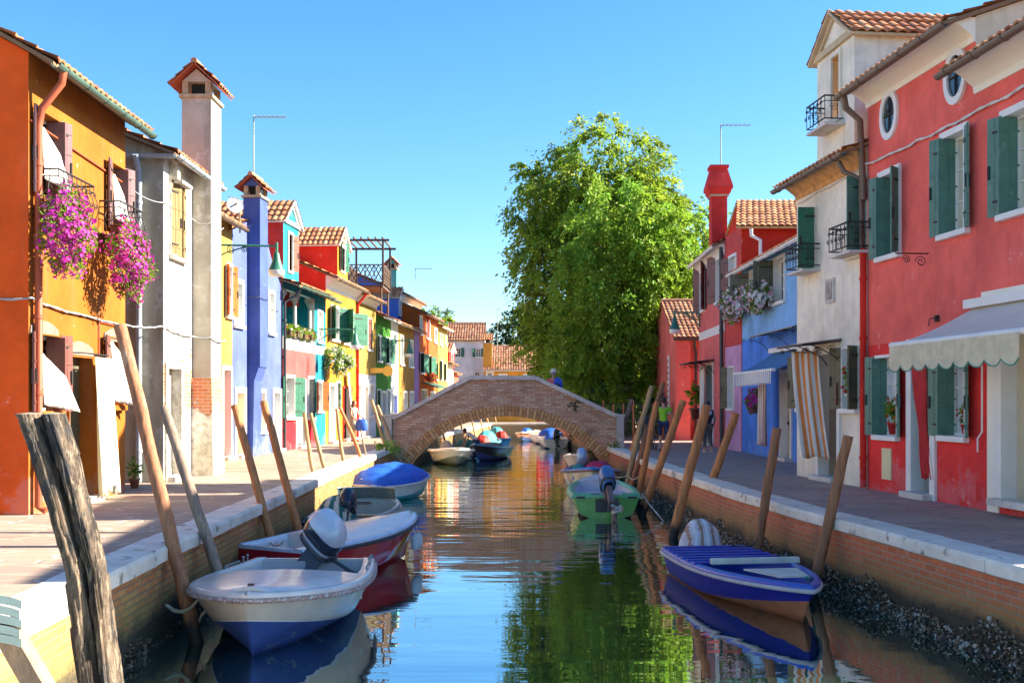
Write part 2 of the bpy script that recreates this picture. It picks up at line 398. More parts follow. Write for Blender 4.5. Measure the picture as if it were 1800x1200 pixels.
def opening(h, fac, o):
    """fill a hole: pane / door leaf, surround, sill, shutters"""
    u0, u1, z0, z1 = o['r']; P = fac.P; kind = o.get('k', 'w'); rv = -.19
    if kind == 'skip': return None
    fm = o.get('fm', WHITE); fw = o.get('fw', .09); w = u1 - u0; hh = z1 - z0; cu = (u0 + u1) / 2; cz = (z0 + z1) / 2
    ax = (fac.u, fac.n, UP); mb = MB()
    if kind == 'w':
        mb.box(P(cu, cz, rv - .02), (w, .02, hh), ax, 0); root = mk('window', mb, o.get('gm', GLASS), h)
        f = MB(); b = .045; fr = o.get('frame_mat', WHITE)
        for sgn in (-1, 1): f.box(P(cu + sgn * (w / 2 - b / 2), cz, rv + .015), (b, .05, hh), ax)
        for sgn in (-1, 1): f.box(P(cu, cz + sgn * (hh / 2 - b / 2), rv + .017), (w - 2 * b, .05, b), ax)
        f.box(P(cu, cz, rv + .012), (.05, .045, hh - 2 * b), ax)
        for q in (.33, .66): f.box(P(cu, z0 + hh * q, rv + .008), (w - 2 * b, .03, .025), ax)
        mk('window_frame', f, fr, root)
        if o.get('cur'):
            c = MB(); n = 14
            rows = [[P(u0 + .05 + (w - .1) * i / n, z, rv - .0 + .02 * math.sin(i * 1.9) + .045) for i in range(n + 1)] for z in (z1 - .06, (z0 + z1) / 2, z0 + .05)]
            c.grid(rows); mk('net_curtain', c, CLOTH_W, root)
    else:
        dm = o.get('dm', BROWN_SH)
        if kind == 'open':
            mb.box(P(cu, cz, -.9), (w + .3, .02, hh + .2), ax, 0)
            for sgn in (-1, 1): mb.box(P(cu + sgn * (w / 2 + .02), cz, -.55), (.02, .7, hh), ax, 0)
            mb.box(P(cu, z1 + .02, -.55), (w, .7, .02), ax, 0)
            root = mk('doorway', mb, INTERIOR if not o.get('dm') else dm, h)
        else:
            n = max(2, int(w / .22))
            for i in range(n): mb.box(P(u0 + w * (i + .5) / n, cz, rv), (w / n - .012, .04, hh), ax, 0)
            mb.box(P(cu, z0 + hh * .5, rv + .0), (w, .06, .09), ax, 0); mb.box(P(cu, z0 + .12, rv), (w, .062, .2), ax, 0)
            root = mk('door', mb, dm, h)
            k = MB(); k.ball(P(u0 + w * .12, z0 + 1.0, rv + .05), .03); k.box(P(u0 + w * .12, z0 + 1.0, rv + .026), (.04, .012, .16), ax); mk('handle', k, IRON, root)
        s = MB(); s.box(P(cu, z0 + .05, .06), (w + .2, .30, .10), ax); s.box(P(cu, z0 + .008, -.09), (w, .18, .016), ax)
        mk('doorstep', s, STONE, root, bevel=.012)
    if fw:
        f = MB(); t = .045
        for sgn in (-1, 1): f.box(P(cu + sgn * (w / 2 + fw / 2), cz, t / 2), (fw, t, hh), ax)
        f.box(P(cu, z1 + fw / 2, t / 2), (w + 2 * fw, t, fw), ax)
        mk('surround', f, fm, root)
    if kind == 'w':
        s = MB(); s.box(P(cu, z0 - .045, .03), (w + 2 * fw + .06, .14, .09), ax); mk('sill', s, o.get('sm', fm), root, bevel=.01)
    if o.get('sh'):
        a1, a2 = o['sh']; sm = o.get('shm', GREEN_SH); sw = w / 2 + o.get('swx', .03)
        if o.get('bf'):                       # folding leaves: narrow outer leaf, second leaf against the far reveal
            sw = .27; far = u1 - .03 if fac.u.y > 0 else u0 + .03; lf = MB()
            for i in range(2): lf.box(P(far, cz, -.12 + .17 * i), (.03, .165, hh - .02), ax)
            for zz in (.15, .5, .85): lf.box(P(far, z0 + hh * zz, -.03), (.04, .30, .03), ax)
            mk('shutter', lf, sm, root)
        if a1: shutter(fac, root, u0 - .03, z0 - .01, z1 + .03, sw, a1, 1, sm)
        if a2: shutter(fac, root, u1 + .03, z0 - .01, z1 + .03, sw, a2, -1, sm)
    return root

def px_rect(fac, o):
    """(x0, x1, ytop, ybottom) in photo pixels -> (u0, u1, z0, z1) on the facade, rows read at the opening's middle"""
    x0, x1, y0, y1 = o['p']; a, _ = fac.at(x0); b, _ = fac.at(x1); m, Y = fac.at((x0 + x1) / 2)
    o['r'] = (min(a, b), max(a, b), 0.0 if y1 is None else CZ + (HY - y1) * Y / F, CZ + (HY - y0) * Y / F)
    return o

def gutter(h, fac, u0, u1, z, ov, mat, r=.075, name='gutter'):
    mb = MB(); n = 7; c0 = fac.P(u0, z, ov + r * .6); c1 = fac.P(u1, z, ov + r * .6)
    ring = [(math.cos(math.pi + math.pi * i / n) * r, math.sin(math.pi + math.pi * i / n) * r) for i in range(n + 1)]
    ring += [(x * .86, y * .86) for x, y in reversed(ring)]
    a = [c0 + fac.n * x + UP * y for x, y in ring]; b = [c1 + fac.n * x + UP * y for x, y in ring]; k = len(ring)
    mb.add(a + b, [(i, (i + 1) % k, k + (i + 1) % k, k + i) for i in range(k)] + [tuple(range(k - 1, -1, -1)), tuple(range(k, 2 * k))], 0, False)
    q = u0 + .3
    while q < u1:
        pts = [fac.P(q, z, ov + r * .6) + fac.n * (math.cos(math.pi + math.pi * i / 6) * r * 1.08) + UP * (math.sin(math.pi + math.pi * i / 6) * r * 1.08) for i in range(7)]
        mb.tube(pts, .009, 5); q += .75
    return mk(name, mb, mat, h)

def downpipe(h, pts, mat, r=.045):
    mb = MB(); mb.tube(pts, r, 10)
    for i in range(len(pts) - 1):
        a, b = Vector(pts[i]), Vector(pts[i + 1])
        if (a - b).length > 1.2:
            k = int((a - b).length / 1.3)
            for j in range(k + 1):
                p = a.lerp(b, (j + .5) / (k + 1)); d = (b - a).normalized() * .03
                mb.tube([p - d, p + d], r * 1.22, 10)
    return mk('downpipe', mb, mat, h)

def roof_part(h, fac, H, depth, ov=.35, slope=.42, mat=TILE_A, side_ov=.08, soffit=None, ridge_tiles=True):
    mb = MB(); n = fac.n; hd = depth / 2; t = .06
    L = fac.L + 2 * side_ov; rise = hd * slope
    e = fac.P(-side_ov, H - ov * slope + .06, ov); r0 = fac.P(-side_ov, H + rise + .06, -hd)
    e2 = fac.P(-side_ov, H + .06 - .2 * slope, -depth - .2)
    up1 = (r0 - e); S1 = up1.length; up1.normalize(); up2 = (r0 - e2); S2 = up2.length; up2.normalize()
    tiles(mb, e, fac.u, L, up1, S1, 0, u0=rnd.randint(0, 90)); tiles(mb, e2, fac.u, L, up2, S2, 0, u0=rnd.randint(0, 90))
    # under-boarding
    for (a, b) in ((e, r0), (e2, r0)):
        q = [a, a + fac.u * L, b + fac.u * L, b]
        mb.prism([p + UP * .01 for p in q], (0, 0, -t), 1)
    if ridge_tiles:
        m = int(L / .38)
        for i in range(m):
            a = r0 + fac.u * (L * i / m) + UP * .03; b = r0 + fac.u * (L * (i + 1) / m + .03) + UP * .05
            mb.tube([a, b], [.10, .115], 8, 0)
    o = mk('roof', mb, [mat, soffit or pm('soffit_boards', (.22, .12, .06), .8, .2, 6, .3)], h)
    return o

def house(name, label, A, B, H, wm, ops, depth=7, ov=.35, slope=.42, roof=TILE_A, gut=ZINC, sideA=None, sideB=None, bands=(), cornice=None, rvm=None, cat='house', group=None, pipe=None, side_ov=.08, noroof=False, ridge_tiles=True):
    fac = Fac(A, B); c = fac.P(fac.L / 2, 0)
    h = thing(name, label, cat, (c.x, c.y, 0), group)
    for o in ops:
        if 'p' in o: px_rect(fac, o)
        u0, u1, z0, z1 = o['r']; o['r'] = (max(.03, u0), min(fac.L - .03, u1), z0, min(z1, H - .1))
    holes = [o['r'] for o in ops]
    mb = wall_mesh(fac, H, holes, depth, [b[:2] for b in bands], ridge=None if noroof else depth / 2 * slope)
    mk('wall', mb, [wm, sideA or wm, sideB or sideA or wm, rvm or WHITE] + [b[2] for b in bands], h)
    for o in ops: opening(h, fac, o)
    if not noroof:
        roof_part(h, fac, H, depth, ov, slope, roof, side_ov, ridge_tiles=ridge_tiles)
        if gut: gutter(h, fac, -side_ov - .02, fac.L + side_ov + .02, H - ov * slope + .03, ov, gut)
    if cornice:
        cm = MB(); k = cornice[1]; pr = [(0, -k), (.03, -k), (.05, -k * .75), (ov * .5, -k * .35), (ov * .85, -k * .15), (ov * .9, 0), (0, 0)]
        cm.prism([fac.P(0.0, H - .02 + z, x + .003) for x, z in pr], fac.u * fac.L); mk('cornice', cm, cornice[0], h)
    if pipe:
        for (u, pmat, topo) in pipe:
            z = H - ov * slope
            downpipe(h, [fac.P(u, z, ov), fac.P(u, z - .15, ov * .85), fac.P(u, z - .4, .10), fac.P(u, z - .6, .07), fac.P(u, .02, .07)], pmat)
    return h, fac

def dormer(h, fac, u0, u1, z0, z1, zp, depth, wm, sm, ops=(), roof=TILE_A, trim=WHITE, out=-.02, name='dormer'):
    """gabled roof turret facing the canal, a part of its house"""
    P = lambda u, z, o=0: fac.P(u, z, o + out); um = (u0 + u1) / 2; mb = MB()
    hol = [o['r'] for o in ops]
    us = sorted({u0, u1} | {x for q in hol for x in q[:2]}); zs = sorted({z0, z1} | {x for q in hol for x in q[2:]})
    for i in range(len(us) - 1):
        for j in range(len(zs) - 1):
            a, b, c, d = us[i], us[i + 1], zs[j], zs[j + 1]
            if any(q[0] < (a + b) / 2 < q[1] and q[2] < (c + d) / 2 < q[3] for q in hol): continue
            mb.quad(P(a, c), P(b, c), P(b, d), P(a, d), 0)
    mb.add([P(u0, z1), P(u1, z1), P(um, zp)], [(0, 1, 2)], 0)
    for uu in (u0, u1): mb.quad(P(uu, z0 - .6, 0), P(uu, z0 - .6, -depth), P(uu, z1, -depth), P(uu, z1, 0), 1)
    d = mk(name, mb, [wm, sm], h)
    f2 = Fac(P(0, 0).xy, P(fac.L, 0).xy)
    for o in ops: opening(d, f2, o) if False else _flat_open(d, f2, o)
    rb = MB()
    for (ue, sg) in ((u0, 1), (u1, -1)):
        e = P(ue - sg * .15, z1 - .09, .15); rr = P(um, zp + .03, .15); upv = (rr - e); S = upv.length; upv.normalize()
        tiles(rb, e, -fac.n, depth + .1, upv, S, 0, u0=rnd.randint(0, 90))
        q = [e, e - fac.n * (depth + .1), rr - fac.n * (depth + .1), rr]; rb.prism(q, (0, 0, -.05), 1)
    mk('roof', rb, [roof, trim], d)
    t = MB()
    for (ue, sg) in ((u0, 1), (u1, -1)):
        a = P(ue - sg * .03, z1 - .02, .02); b = P(um, zp - .01, .02); dv = (b - a)
        t.box((a + b) / 2 - UP * .05, (dv.length, .07, .12), (dv.normalized(), fac.n, dv.normalized().cross(fac.n)))
    t.box(P(um, z1 - .03, .03), (u1 - u0 + .06, .08, .13), (fac.u, fac.n, UP))
    mk('pediment_trim', t, trim, d)
    return d
def _flat_open(d, fac, o):
    """window in a dormer: pane, surround and shutters merged as parts of the dormer"""
    u0, u1, z0, z1 = o['r']; w = u1 - u0; hh = z1 - z0; cu = (u0 + u1) / 2; cz = (z0 + z1) / 2; ax = (fac.u, fac.n, UP)
    m = MB(); m.box(fac.P(cu, cz, -.14), (w, .02, hh), ax)
    m.box(fac.P(cu, cz, -.12), (.05, .03, hh), ax, 1)
    for sg in (-1, 1): m.box(fac.P(cu + sg * (w / 2 + .04), cz, .02), (.08, .05, hh + .16), ax, 1)
    for sg in (-1, 1): m.box(fac.P(cu, cz + sg * (hh / 2 + .04), .021), (w, .06, .08), ax, 1)
    mk('window', m, [o.get('gm', GLASS), o.get('fm', WHITE)], d)
    if o.get('sh'):
        a1, a2 = o['sh']
        if a1: shutter(fac, d, u0 - .03, z0, z1, w / 2 + .03, a1, 1, o.get('shm', GREEN_SH))
        if a2: shutter(fac, d, u1 + .03, z0, z1, w / 2 + .03, a2, -1, o.get('shm', GREEN_SH))

def chimney(h, c, sx, sy, z0, z1, wm, fac=None, style='gable', topw=.28, roof=TILE_A, zc=None):
    """masonry chimney with Venetian cap; c = centre in plan; axes follow the facade"""
    ax = (fac.u, fac.n, UP) if fac else (Vector((0, 1, 0)), Vector((1, 0, 0)), UP)
    c = Vector((c[0], c[1], 0)); mb = MB()
    mb.box(c + UP * (z0 + z1) / 2, (sx, sy, z1 - z0), ax)
    mb.box(c + UP * (z1 + .03), (sx + .1, sy + .1, .07), ax, 1)
    if style == 'gable':
        hh = .28
        for a in (-1, 1):
            for b in (-1, 1): mb.box(c + ax[0] * a * (sx / 2 - .07) + ax[1] * b * (sy / 2 - .07) + UP * (z1 + .06 + hh / 2), (.12, .12, hh), ax, 1)
        mb.box(c + UP * (z1 + .06 + hh / 2), (sx * .5, sy * .5, hh), ax, 2)
        zb = z1 + .06 + hh; e = topw * .6; rz = max(.24, sy * .55)
        P = lambda a, b, z: c + ax[0] * a + ax[1] * b + UP * z
        mb.prism([P(-sx / 2, -sy / 2, zb), P(-sx / 2, sy / 2, zb), P(-sx / 2, 0, zb + rz * .8)], ax[0] * sx, 0)
        o = mk('chimney', mb, [wm, STONE_B, INTERIOR], h)
        rb = MB()
        for sg in (-1, 1):
            ee = P(-sx / 2 - e, sg * (sy / 2 + e), zb - e * .5); rr = P(-sx / 2 - e, 0, zb + rz + .02); uv = rr - ee; S = uv.length; uv.normalize()
            tiles(rb, ee, ax[0], sx + 2 * e, uv, S, 0, pitch=.16, row=.22, h=.035)
            rb.prism([ee, ee + ax[0] * (sx + 2 * e), rr + ax[0] * (sx + 2 * e), rr], (0, 0, -.04), 1)
        rb.tube([P(-sx / 2 - e, 0, zb + rz + .05), P(sx / 2 + e, 0, zb + rz + .05)], .07, 8, 0)
        mk('chimney_cap', rb, [roof, REDPIPE], o)
    else:
        mb2 = MB(); s0 = sx * 1.0; P = lambda a, z: [c + ax[0] * x * a / 2 + ax[1] * y * a / 2 + UP * z for x, y in ((-1, -1), (1, -1), (1, 1), (-1, 1))]
        lv = [(s0, z1), (s0 * 1.3, z1 + .14), (s0 * 1.3, z1 + .20), (s0 * 1.5, z1 + .26), (s0 * 1.5, z1 + .36), (s0 * .95, z1 + 1.0), (s0 * 1.1, z1 + 1.04), (s0 * 1.1, z1 + 1.14), (s0 * .6, z1 + 1.16)]
        rows = [P(a, z) for a, z in lv]; mb2.grid(rows, 0, False, True); mb2.add(rows[-1], [(0, 1, 2, 3)])
        o = mk('chimney', mb, [wm, STONE_B, INTERIOR], h); mk('chimney_cap', mb2, wm, o)
    return o
STONE_B = pm('chimney_stone', (.42, .32, .20), .85, .25, 6, .4)

def balcony(h, fac, u0, u1, zf, out=.45, hgt=.85, belly=True, smat=None):
    """wrought-iron balcony with scrolls; part of the house"""
    s = MB(); s.box(fac.P((u0 + u1) / 2, zf - .04, out / 2), (u1 - u0 + .04, out, .05 if not smat else .02), (fac.u, fac.n, UP))
    slab = mk('balcony', s, smat or STONE, h)
    m = MB(); zt = zf + hgt
    def rail(z, r=.013): m.tube([fac.P(u0, z, 0), fac.P(u0, z, out), fac.P(u1, z, out), fac.P(u1, z, 0)], r, 6)
    rail(zt, .017); rail(zf + .06); rail(zt - .1, .009)
    def bar(p, q, o):
        b = .07 if belly else 0
        pts = [fac.P(p, zf + .06, q) + o * (b * math.sin(math.pi * min(1, t * 1.3))) + UP * ((hgt - .06) * t) for t in (0, .2, .4, .6, .8, 1)]
        m.tube(pts, .008, 5)
    def scroll(c, d, r):
        m.tube([c + d * (r * (1 - k / 16) * math.cos(k * .75)) + UP * (r * (1 - k / 16) * math.sin(k * .75)) for k in range(15)], .006, 4)
    n = max(3, int((u1 - u0) / .16))
    for i in range(n + 1):
        bar(u0 + (u1 - u0) * i / n, out, fac.n)
        if i < n: scroll(fac.P(u0 + (u1 - u0) * (i + .5) / n, zf + hgt * .45, out + .06), fac.u, .06); scroll(fac.P(u0 + (u1 - u0) * (i + .5) / n, zf + hgt * .75, out + .04), fac.u, .05)
    for sg, uu in ((-1, u0), (1, u1)):
        for k in (.33, .66): bar(uu, out * k, fac.u * sg)
        scroll(fac.P(uu, zf + hgt * .55, out * .5), fac.n, .09)
    mk('railing', m, IRON, slab)
    return slab

def iron_canopy(h, fac, u0, u1, z, out=.8, mat=None):
    m = MB(); P = fac.P
    a, b, c, d = P(u0, z + .06, 0), P(u1, z + .06, 0), P(u1, z - .04, out), P(u0, z - .04, out)
    m.prism([a, b, c, d], (0, 0, -.025)); o = mk('door_canopy', m, mat or pm('canopy_sheet', (.17, .12, .09), .6, .2, 5, .2), h)
    k = MB()
    for uu in (u0 + .03, (u0 + u1) / 2, u1 - .03):
        k.tube([P(uu, z + .01, 0), P(uu, z - .07, out)], .014, 6); k.tube([P(uu, z - .45, .01), P(uu, z - .3, .12), P(uu, z - .15, .4), P(uu, z - .06, out * .8)], .011, 6)
        for (cc, r) in ((.2, .09), (.48, .07), (.7, .05)):
            k.tube([P(uu, z - .14 + r * (1 - j / 15) * math.sin(j * .8) - .02, cc + r * (1 - j / 15) * math.cos(j * .8)) for j in range(14)], .008, 4)
    k.tube([P(u0, z - .08, out), P(u1, z - .08, out)], .014, 6)
    mk('scroll_bracket', k, IRON, o)
    return o

def chim_ant(name, label, base, h, arm, dirv=(1, 0, 0), els=7):
    """thin TV antenna"""
    t = thing(name, label, 'antenna', base); m = MB(); b = Vector(base)
    m.tube([b, b + UP * h], .022, 6); mk('mast', m, ZINC, t)
    a = MB(); d = Vector(dirv).normalized(); s = d.cross(UP)
    a.tube([b + UP * (h - .05), b + UP * (h - .05) + d * arm], .018, 5)
    for i in range(els):
        p = b + UP * (h - .03) + d * (arm * (i + .5) / els); L = .22 - .012 * i; a.tube([p - s * L, p + s * L], .009, 4)
    mk('crossarm', a, ZINC, t); return t
def wall_lamp(name, label, P0, dirv, arm, scale=1, group='green wall lamps on iron arms'):
    """green bell lamp on a scrolled arm; P0 on the wall"""
    t = thing(name, label, 'lamp', P0, group); P0 = Vector(P0); d = Vector(dirv).normalized(); m = MB(); s = scale
    m.tube([P0, P0 + d * arm], .022 * s, 6)
    for c0, r in ((.16, .13), (.36, .09), (.55, .07)):
        c = P0 + d * (arm * c0) - UP * (r * s + .01)
        m.tube([c + d * (r * s * (1 - j / 18) * math.cos(1.57 + j * .7)) + UP * (r * s * (1 - j / 18) * math.sin(1.57 + j * .7)) for j in range(17)], .011 * s, 5)
    m.tube([P0 - UP * .38 * s, P0 + d * (arm * .3) - UP * .15 * s, P0 + d * (arm * .62)], .015 * s, 6); m.box(P0 - UP * .18 * s, (.05, .05, .5 * s))
    mk('arm', m, LAMPGREEN, t); e = P0 + d * arm
    m = MB(); m.tube([e + UP * .08 * s, e - UP * .14 * s], .03 * s, 8)
    m.lathe([(.03 * s, -.12 * s), (.06 * s, -.16 * s), (.075 * s, -.26 * s), (.1 * s, -.34 * s), (.15 * s, -.46 * s), (.17 * s, -.5 * s)], e, 16); mk('lamp_shade', m, LAMPGREEN, t)
    m = MB(); m.lathe([(.168 * s, -.5 * s), (.165 * s, -.58 * s), (.12 * s, -.63 * s), (.01, -.64 * s)], e, 16); mk('globe', m, OPAL, t)
    return t
def flat_cable(name, label, pts, sag=.06, r=.014, mat=None, twist=True):
    t = MB(); P = []
    for a, b in zip(pts[:-1], pts[1:]):
        a, b = Vector(a), Vector(b); n = max(3, int((a - b).length / .12))
        for i in range(n): k = i / n; P.append(a.lerp(b, k) - UP * (sag * 4 * k * (1 - k)))
    P.append(Vector(pts[-1])); t.tube(P, r, 6)
    if twist: t.tube([p + Vector((math.sin(i * 1.1), 0, math.cos(i * 1.1))) * r * 1.1 for i, p in enumerate(P)], r * .7, 5)
    return tag(mk(name, t, mat or CABLE, at=P[0]), label, 'cable')
def drape(name, label, cat, top, du, w, h, mat, folds=6, amp=.06, flare=0, swing=Vector((0, 0, 0)), mats=None, stripes=0, taper=1.0, group=None, pinch=None):
    """hanging cloth: top = left end of the rod; folds grow downwards"""
    m = MB(); nx, nz = max(24, folds * 6), 16; top = Vector(top); du = Vector(du).normalized(); dn = du.cross(UP); rows = []
    for j in range(nz + 1):
        t = j / nz; row = []
        for i in range(nx + 1):
            s = i / nx; ww = w * (1 + (taper - 1) * t); sc = (s - .5)
            if pinch: ww *= 1 - pinch[1] * math.exp(-((t - pinch[0]) / .18) ** 2)
            p = top + du * (w / 2 + sc * ww) - UP * (h * t + .03 * math.sin(s * 9) * t) + swing * (t ** 1.4)
            p += dn * (amp * (.35 + .65 * t) * math.sin(s * folds * 2 * math.pi + 1.3 * math.sin(t * 2)) + flare * t * t)
            row.append(p)
        rows.append(row)
    n = nx + 1; vs = [p for r in rows for p in r]
    for j in range(nz):
        for i in range(nx):
            mi = (i * stripes // nx) % 2 if stripes else 0
            m.add([rows[j][i], rows[j][i + 1], rows[j + 1][i + 1], rows[j + 1][i]], [(0, 1, 2, 3)], mi, True)
    o = mk(name, m, mats or mat, at=top)
    me = o.data; import bmesh; bm = bmesh.new(); bm.from_mesh(me); bmesh.ops.remove_doubles(bm, verts=bm.verts, dist=1e-5); bm.to_mesh(me); bm.free()
    sd = o.modifiers.new('cloth', 'SOLIDIFY'); sd.thickness = .006
    return tag(o, label, cat, group)

# ---------------------------------------------------------------- foliage
def leaf_mesh(name, P, D, size, asp, mats, parent=None, at=(0, 0, 0), jit=.5, seed=1, mids=None):
    """P: (n,3) centres, D: (n,3) preferred long direction; random rhombic leaves, slightly folded"""
    g = np.random.default_rng(seed); n = len(P); P = np.asarray(P, dtype=float) - np.array(at); D = np.asarray(D, dtype=float)
    D = D + g.normal(0, jit, (n, 3)); D /= np.linalg.norm(D, axis=1)[:, None] + 1e-9
    S = np.cross(D, g.normal(0, 1, (n, 3))); S /= np.linalg.norm(S, axis=1)[:, None] + 1e-9
    Nn = np.cross(D, S); L = (size * g.uniform(.6, 1.35, n))[:, None]; W = L * asp
    a = P - D * L * .5; b = P + S * W * .5 + Nn * W * .12; c = P + D * L * .5; d = P - S * W * .5 + Nn * W * .12
    V = np.stack([a, b, c, d], 1).reshape(-1, 3)
    me = bpy.data.meshes.new(name); me.vertices.add(4 * n); me.vertices.foreach_set('co', V.ravel())
    me.loops.add(4 * n); me.loops.foreach_set('vertex_index', np.arange(4 * n, dtype=np.int32))
    me.polygons.add(n); me.polygons.foreach_set('loop_start', np.arange(0, 4 * n, 4, dtype=np.int32))
    for m in mats: me.materials.append(m)
    me.polygons.foreach_set('material_index', (g.integers(0, len(mats), n) if mids is None else mids).astype(np.int32))
    me.update(calc_edges=True); me.validate()
    o = bpy.data.objects.new(name, me); COL.objects.link(o)
    if parent: o.parent = parent
    return o
def foliage_mat(key, c, transl=.5, var=.35):
    return pm(key, c, .55, var, 1.2, 0, transl=transl, spec=.3)
LEAF = [foliage_mat('leaf_bright', (.24, .36, .03)), foliage_mat('leaf_mid', (.19, .32, .026)), foliage_mat('leaf_yellow', (.36, .44, .04)), foliage_mat('leaf_deep', (.10, .21, .02))]
LEAF_D = [foliage_mat('leaf_dark', (.03, .085, .02)), foliage_mat('leaf_dark_mid', (.05, .12, .022)), foliage_mat('leaf_olive', (.08, .12, .03))]
LEAF_L = [foliage_mat('leaf_light', (.24, .42, .05)), foliage_mat('leaf_light_b', (.18, .36, .04)), foliage_mat('leaf_lime', (.32, .46, .07))]
BARK = wood('bark', (.12, .085, .05), (.05, .04, .03), .95, 10, .55, .9)
def blob_points(blobs, nclump, per, spread, seed, shell=.75, droop=.5):
    g = np.random.default_rng(seed); vol = np.array([b[3] * b[4] * b[5] for b in blobs]) ** .75; vol /= vol.sum(); P = []; D = []; C = []
    for k in range(nclump):
        b = blobs[g.choice(len(blobs), p=vol)]; v = g.normal(0, 1, 3); v /= np.linalg.norm(v)
        r = 1 - (1 - shell) * abs(g.normal(0, 1)) if g.random() < .82 else g.uniform(.3, .9)
        r = max(.2, min(1.08, r)); c = np.array(b[:3]) + v * r * np.array(b[3:6]); C.append(c)
        s = spread * g.uniform(.5, 1.3); m = int(per * g.uniform(.6, 1.3))
        out = np.array([v[0], v[1], v[2] * .5 - droop * .3]); out /= np.linalg.norm(out)
        # clumps are drooping sprays: several arcs running outwards from the clump's heart
        ns = max(4, m // 14); q = []
        for _ in range(ns):
            dv = out + g.normal(0, .75, 3); dv /= np.linalg.norm(dv); L = s * g.uniform(.6, 1.4); mm = m // ns
            t = g.uniform(.05, 1, mm)[:, None]
            q.append(c + dv * L * t - np.array([0, 0, 1]) * (droop * L * t * t) + g.normal(0, .10 * s, (mm, 3)))
            D.append(np.repeat((dv - np.array([0, 0, droop]))[None], mm, 0))
        P.append(np.concatenate(q))
    return np.concatenate(P), np.concatenate(D), C, np.concatenate([np.full(len(q), i) for i, q in enumerate(P)])
def tree(name, label, base, blobs, nclump, per, spread, leaf, mats, trunk_r, trunk_h, seed=1, group=None, asp=.42, droop=.5, limbs=16, cat='tree'):
    t = thing(name, label, cat, base, group); g = random.Random(seed); b = Vector(base); B = [(*(Vector(q[:3]) + b), *q[3:]) for q in blobs]
    P, D, C, I = blob_points(B, nclump, per, spread, seed, droop=droop)
    ng = np.random.default_rng(seed + 5); km = ng.integers(0, len(mats), nclump)[I]; km = np.where(ng.random(len(I)) < .3, ng.integers(0, len(mats), len(I)), km)
    leaf_mesh('crown', P, D, leaf, asp, mats, t, base, .45, seed, mids=km)
    m = MB(); k = 7; pts = [b + UP * (trunk_h * i / k) + Vector((math.sin(i * 1.3 + seed), math.cos(i * 1.1), 0)) * trunk_r * .35 * i / k for i in range(k + 1)]
    m.tube(pts, [trunk_r * (1.35 - .7 * i / k) if i else trunk_r * 1.7 for i in range(k + 1)], 12)
    for i in range(limbs):
        c = Vector(C[g.randrange(len(C))]); s = pts[g.randint(3, k)]; md = s.lerp(c, .5) + Vector((g.uniform(-.4, .4), g.uniform(-.4, .4), g.uniform(.1, .9)))
        m.tube([s, s.lerp(md, .5) + UP * .2, md, md.lerp(c, .5), c], [trunk_r * .5, trunk_r * .36, trunk_r * .25, trunk_r * .14, .02], 7)
    mk('trunk', m, BARK, t); return t
def planter(name, label, c, rx, ry, rz, n, blossoms, nb, ls=.09, bs=.035, seed=3, box=None, droop=0, cat='flowers', group=None):
    """leafy plant with blossoms; c = centre of the foliage; parts: foliage, blossoms, planter box"""
    t = thing(name, label, cat, c, group); g = np.random.default_rng(seed); c = np.array(c, dtype=float)
    def pts(k, sc=1.0):
        v = g.normal(0, 1, (k, 3)); v /= np.linalg.norm(v, axis=1)[:, None]; r = g.uniform(.45, 1, k)[:, None] ** .5 * sc
        q = v * r * np.array([rx, ry, rz]) * (1 + .22 * np.sin(v[:, :1] * 7 + v[:, 2:3] * 5 + seed) + .10 * np.sin(v[:, 1:2] * 13))
        if droop: q[:, 0:2] *= (1 - droop * np.clip(-q[:, 2:3] / rz, 0, 1)); 
        return c + q, v
    P, v = pts(n); leaf_mesh('foliage', P, v, ls, .55, [LEAF[1], LEAF[3], LEAF[0]], t, c, .8, seed)
    if nb:
        P, v = pts(nb, 1.06); m = MB()
        for p, q in zip(P, v):
            nn = Vector(q + g.normal(0, .35, 3)).normalized(); a = nn.orthogonal().normalized(); b2 = nn.cross(a); p = Vector(p); s = bs * g.uniform(.7, 1.25); k = 5; vs = [p - nn * s * .35]
            for j in range(10):
                w = 2 * math.pi * j / 10; rr = s * (1 if j % 2 == 0 else .72); vs.append(p + (a * math.cos(w) + b2 * math.sin(w)) * rr)
            m.add(vs, [(0, j + 1, (j + 1) % 10 + 1) for j in range(10)], int(g.integers(0, len(blossoms))))
        mk('blossoms', m, blossoms, t)
    if box:
        bx = MB(); bc, bw, bd, bh = box; bx.box(bc, (bw, bd, bh)); bx.box(Vector(bc) + UP * bh * .5, (bw + .03, bd + .03, .03)); mk('planter_box', bx, FENCEGREEN, t, bevel=.008)
    return t
def pot_plant(name, label, base, s, blossoms, nb, seed, potmat, leafn=160, cat='potted plant'):
    t = thing(name, label, cat, base); b = Vector(base); m = MB()
    m.lathe([(.001, 0), (.07 * s, 0), (.10 * s, .17 * s), (.115 * s, .17 * s), (.115 * s, .2 * s), (.09 * s, .2 * s), (.085 * s, .16 * s), (.001, .16 * s)], b, 14); mk('pot', m, potmat, t)
    g = np.random.default_rng(seed); v = g.normal(0, 1, (leafn, 3)); v /= np.linalg.norm(v, axis=1)[:, None]; q = np.array(b) + np.array([0, 0, .42 * s]) + v * (g.uniform(.2, 1, leafn)[:, None]) * np.array([.17, .17, .24]) * s
    leaf_mesh('foliage', q, v, .09 * s, .5, LEAF[:2] + LEAF[3:], t, b, .6, seed)
    if nb:
        m = MB()
        for _ in range(nb):
            w = Vector(g.normal(0, 1, 3)).normalized(); m.ball(b + UP * .42 * s + Vector((w.x * .17, w.y * .17, w.z * .24)) * s, .025 * s, n=6)
        mk('blossoms', m, blossoms, t)
    return t
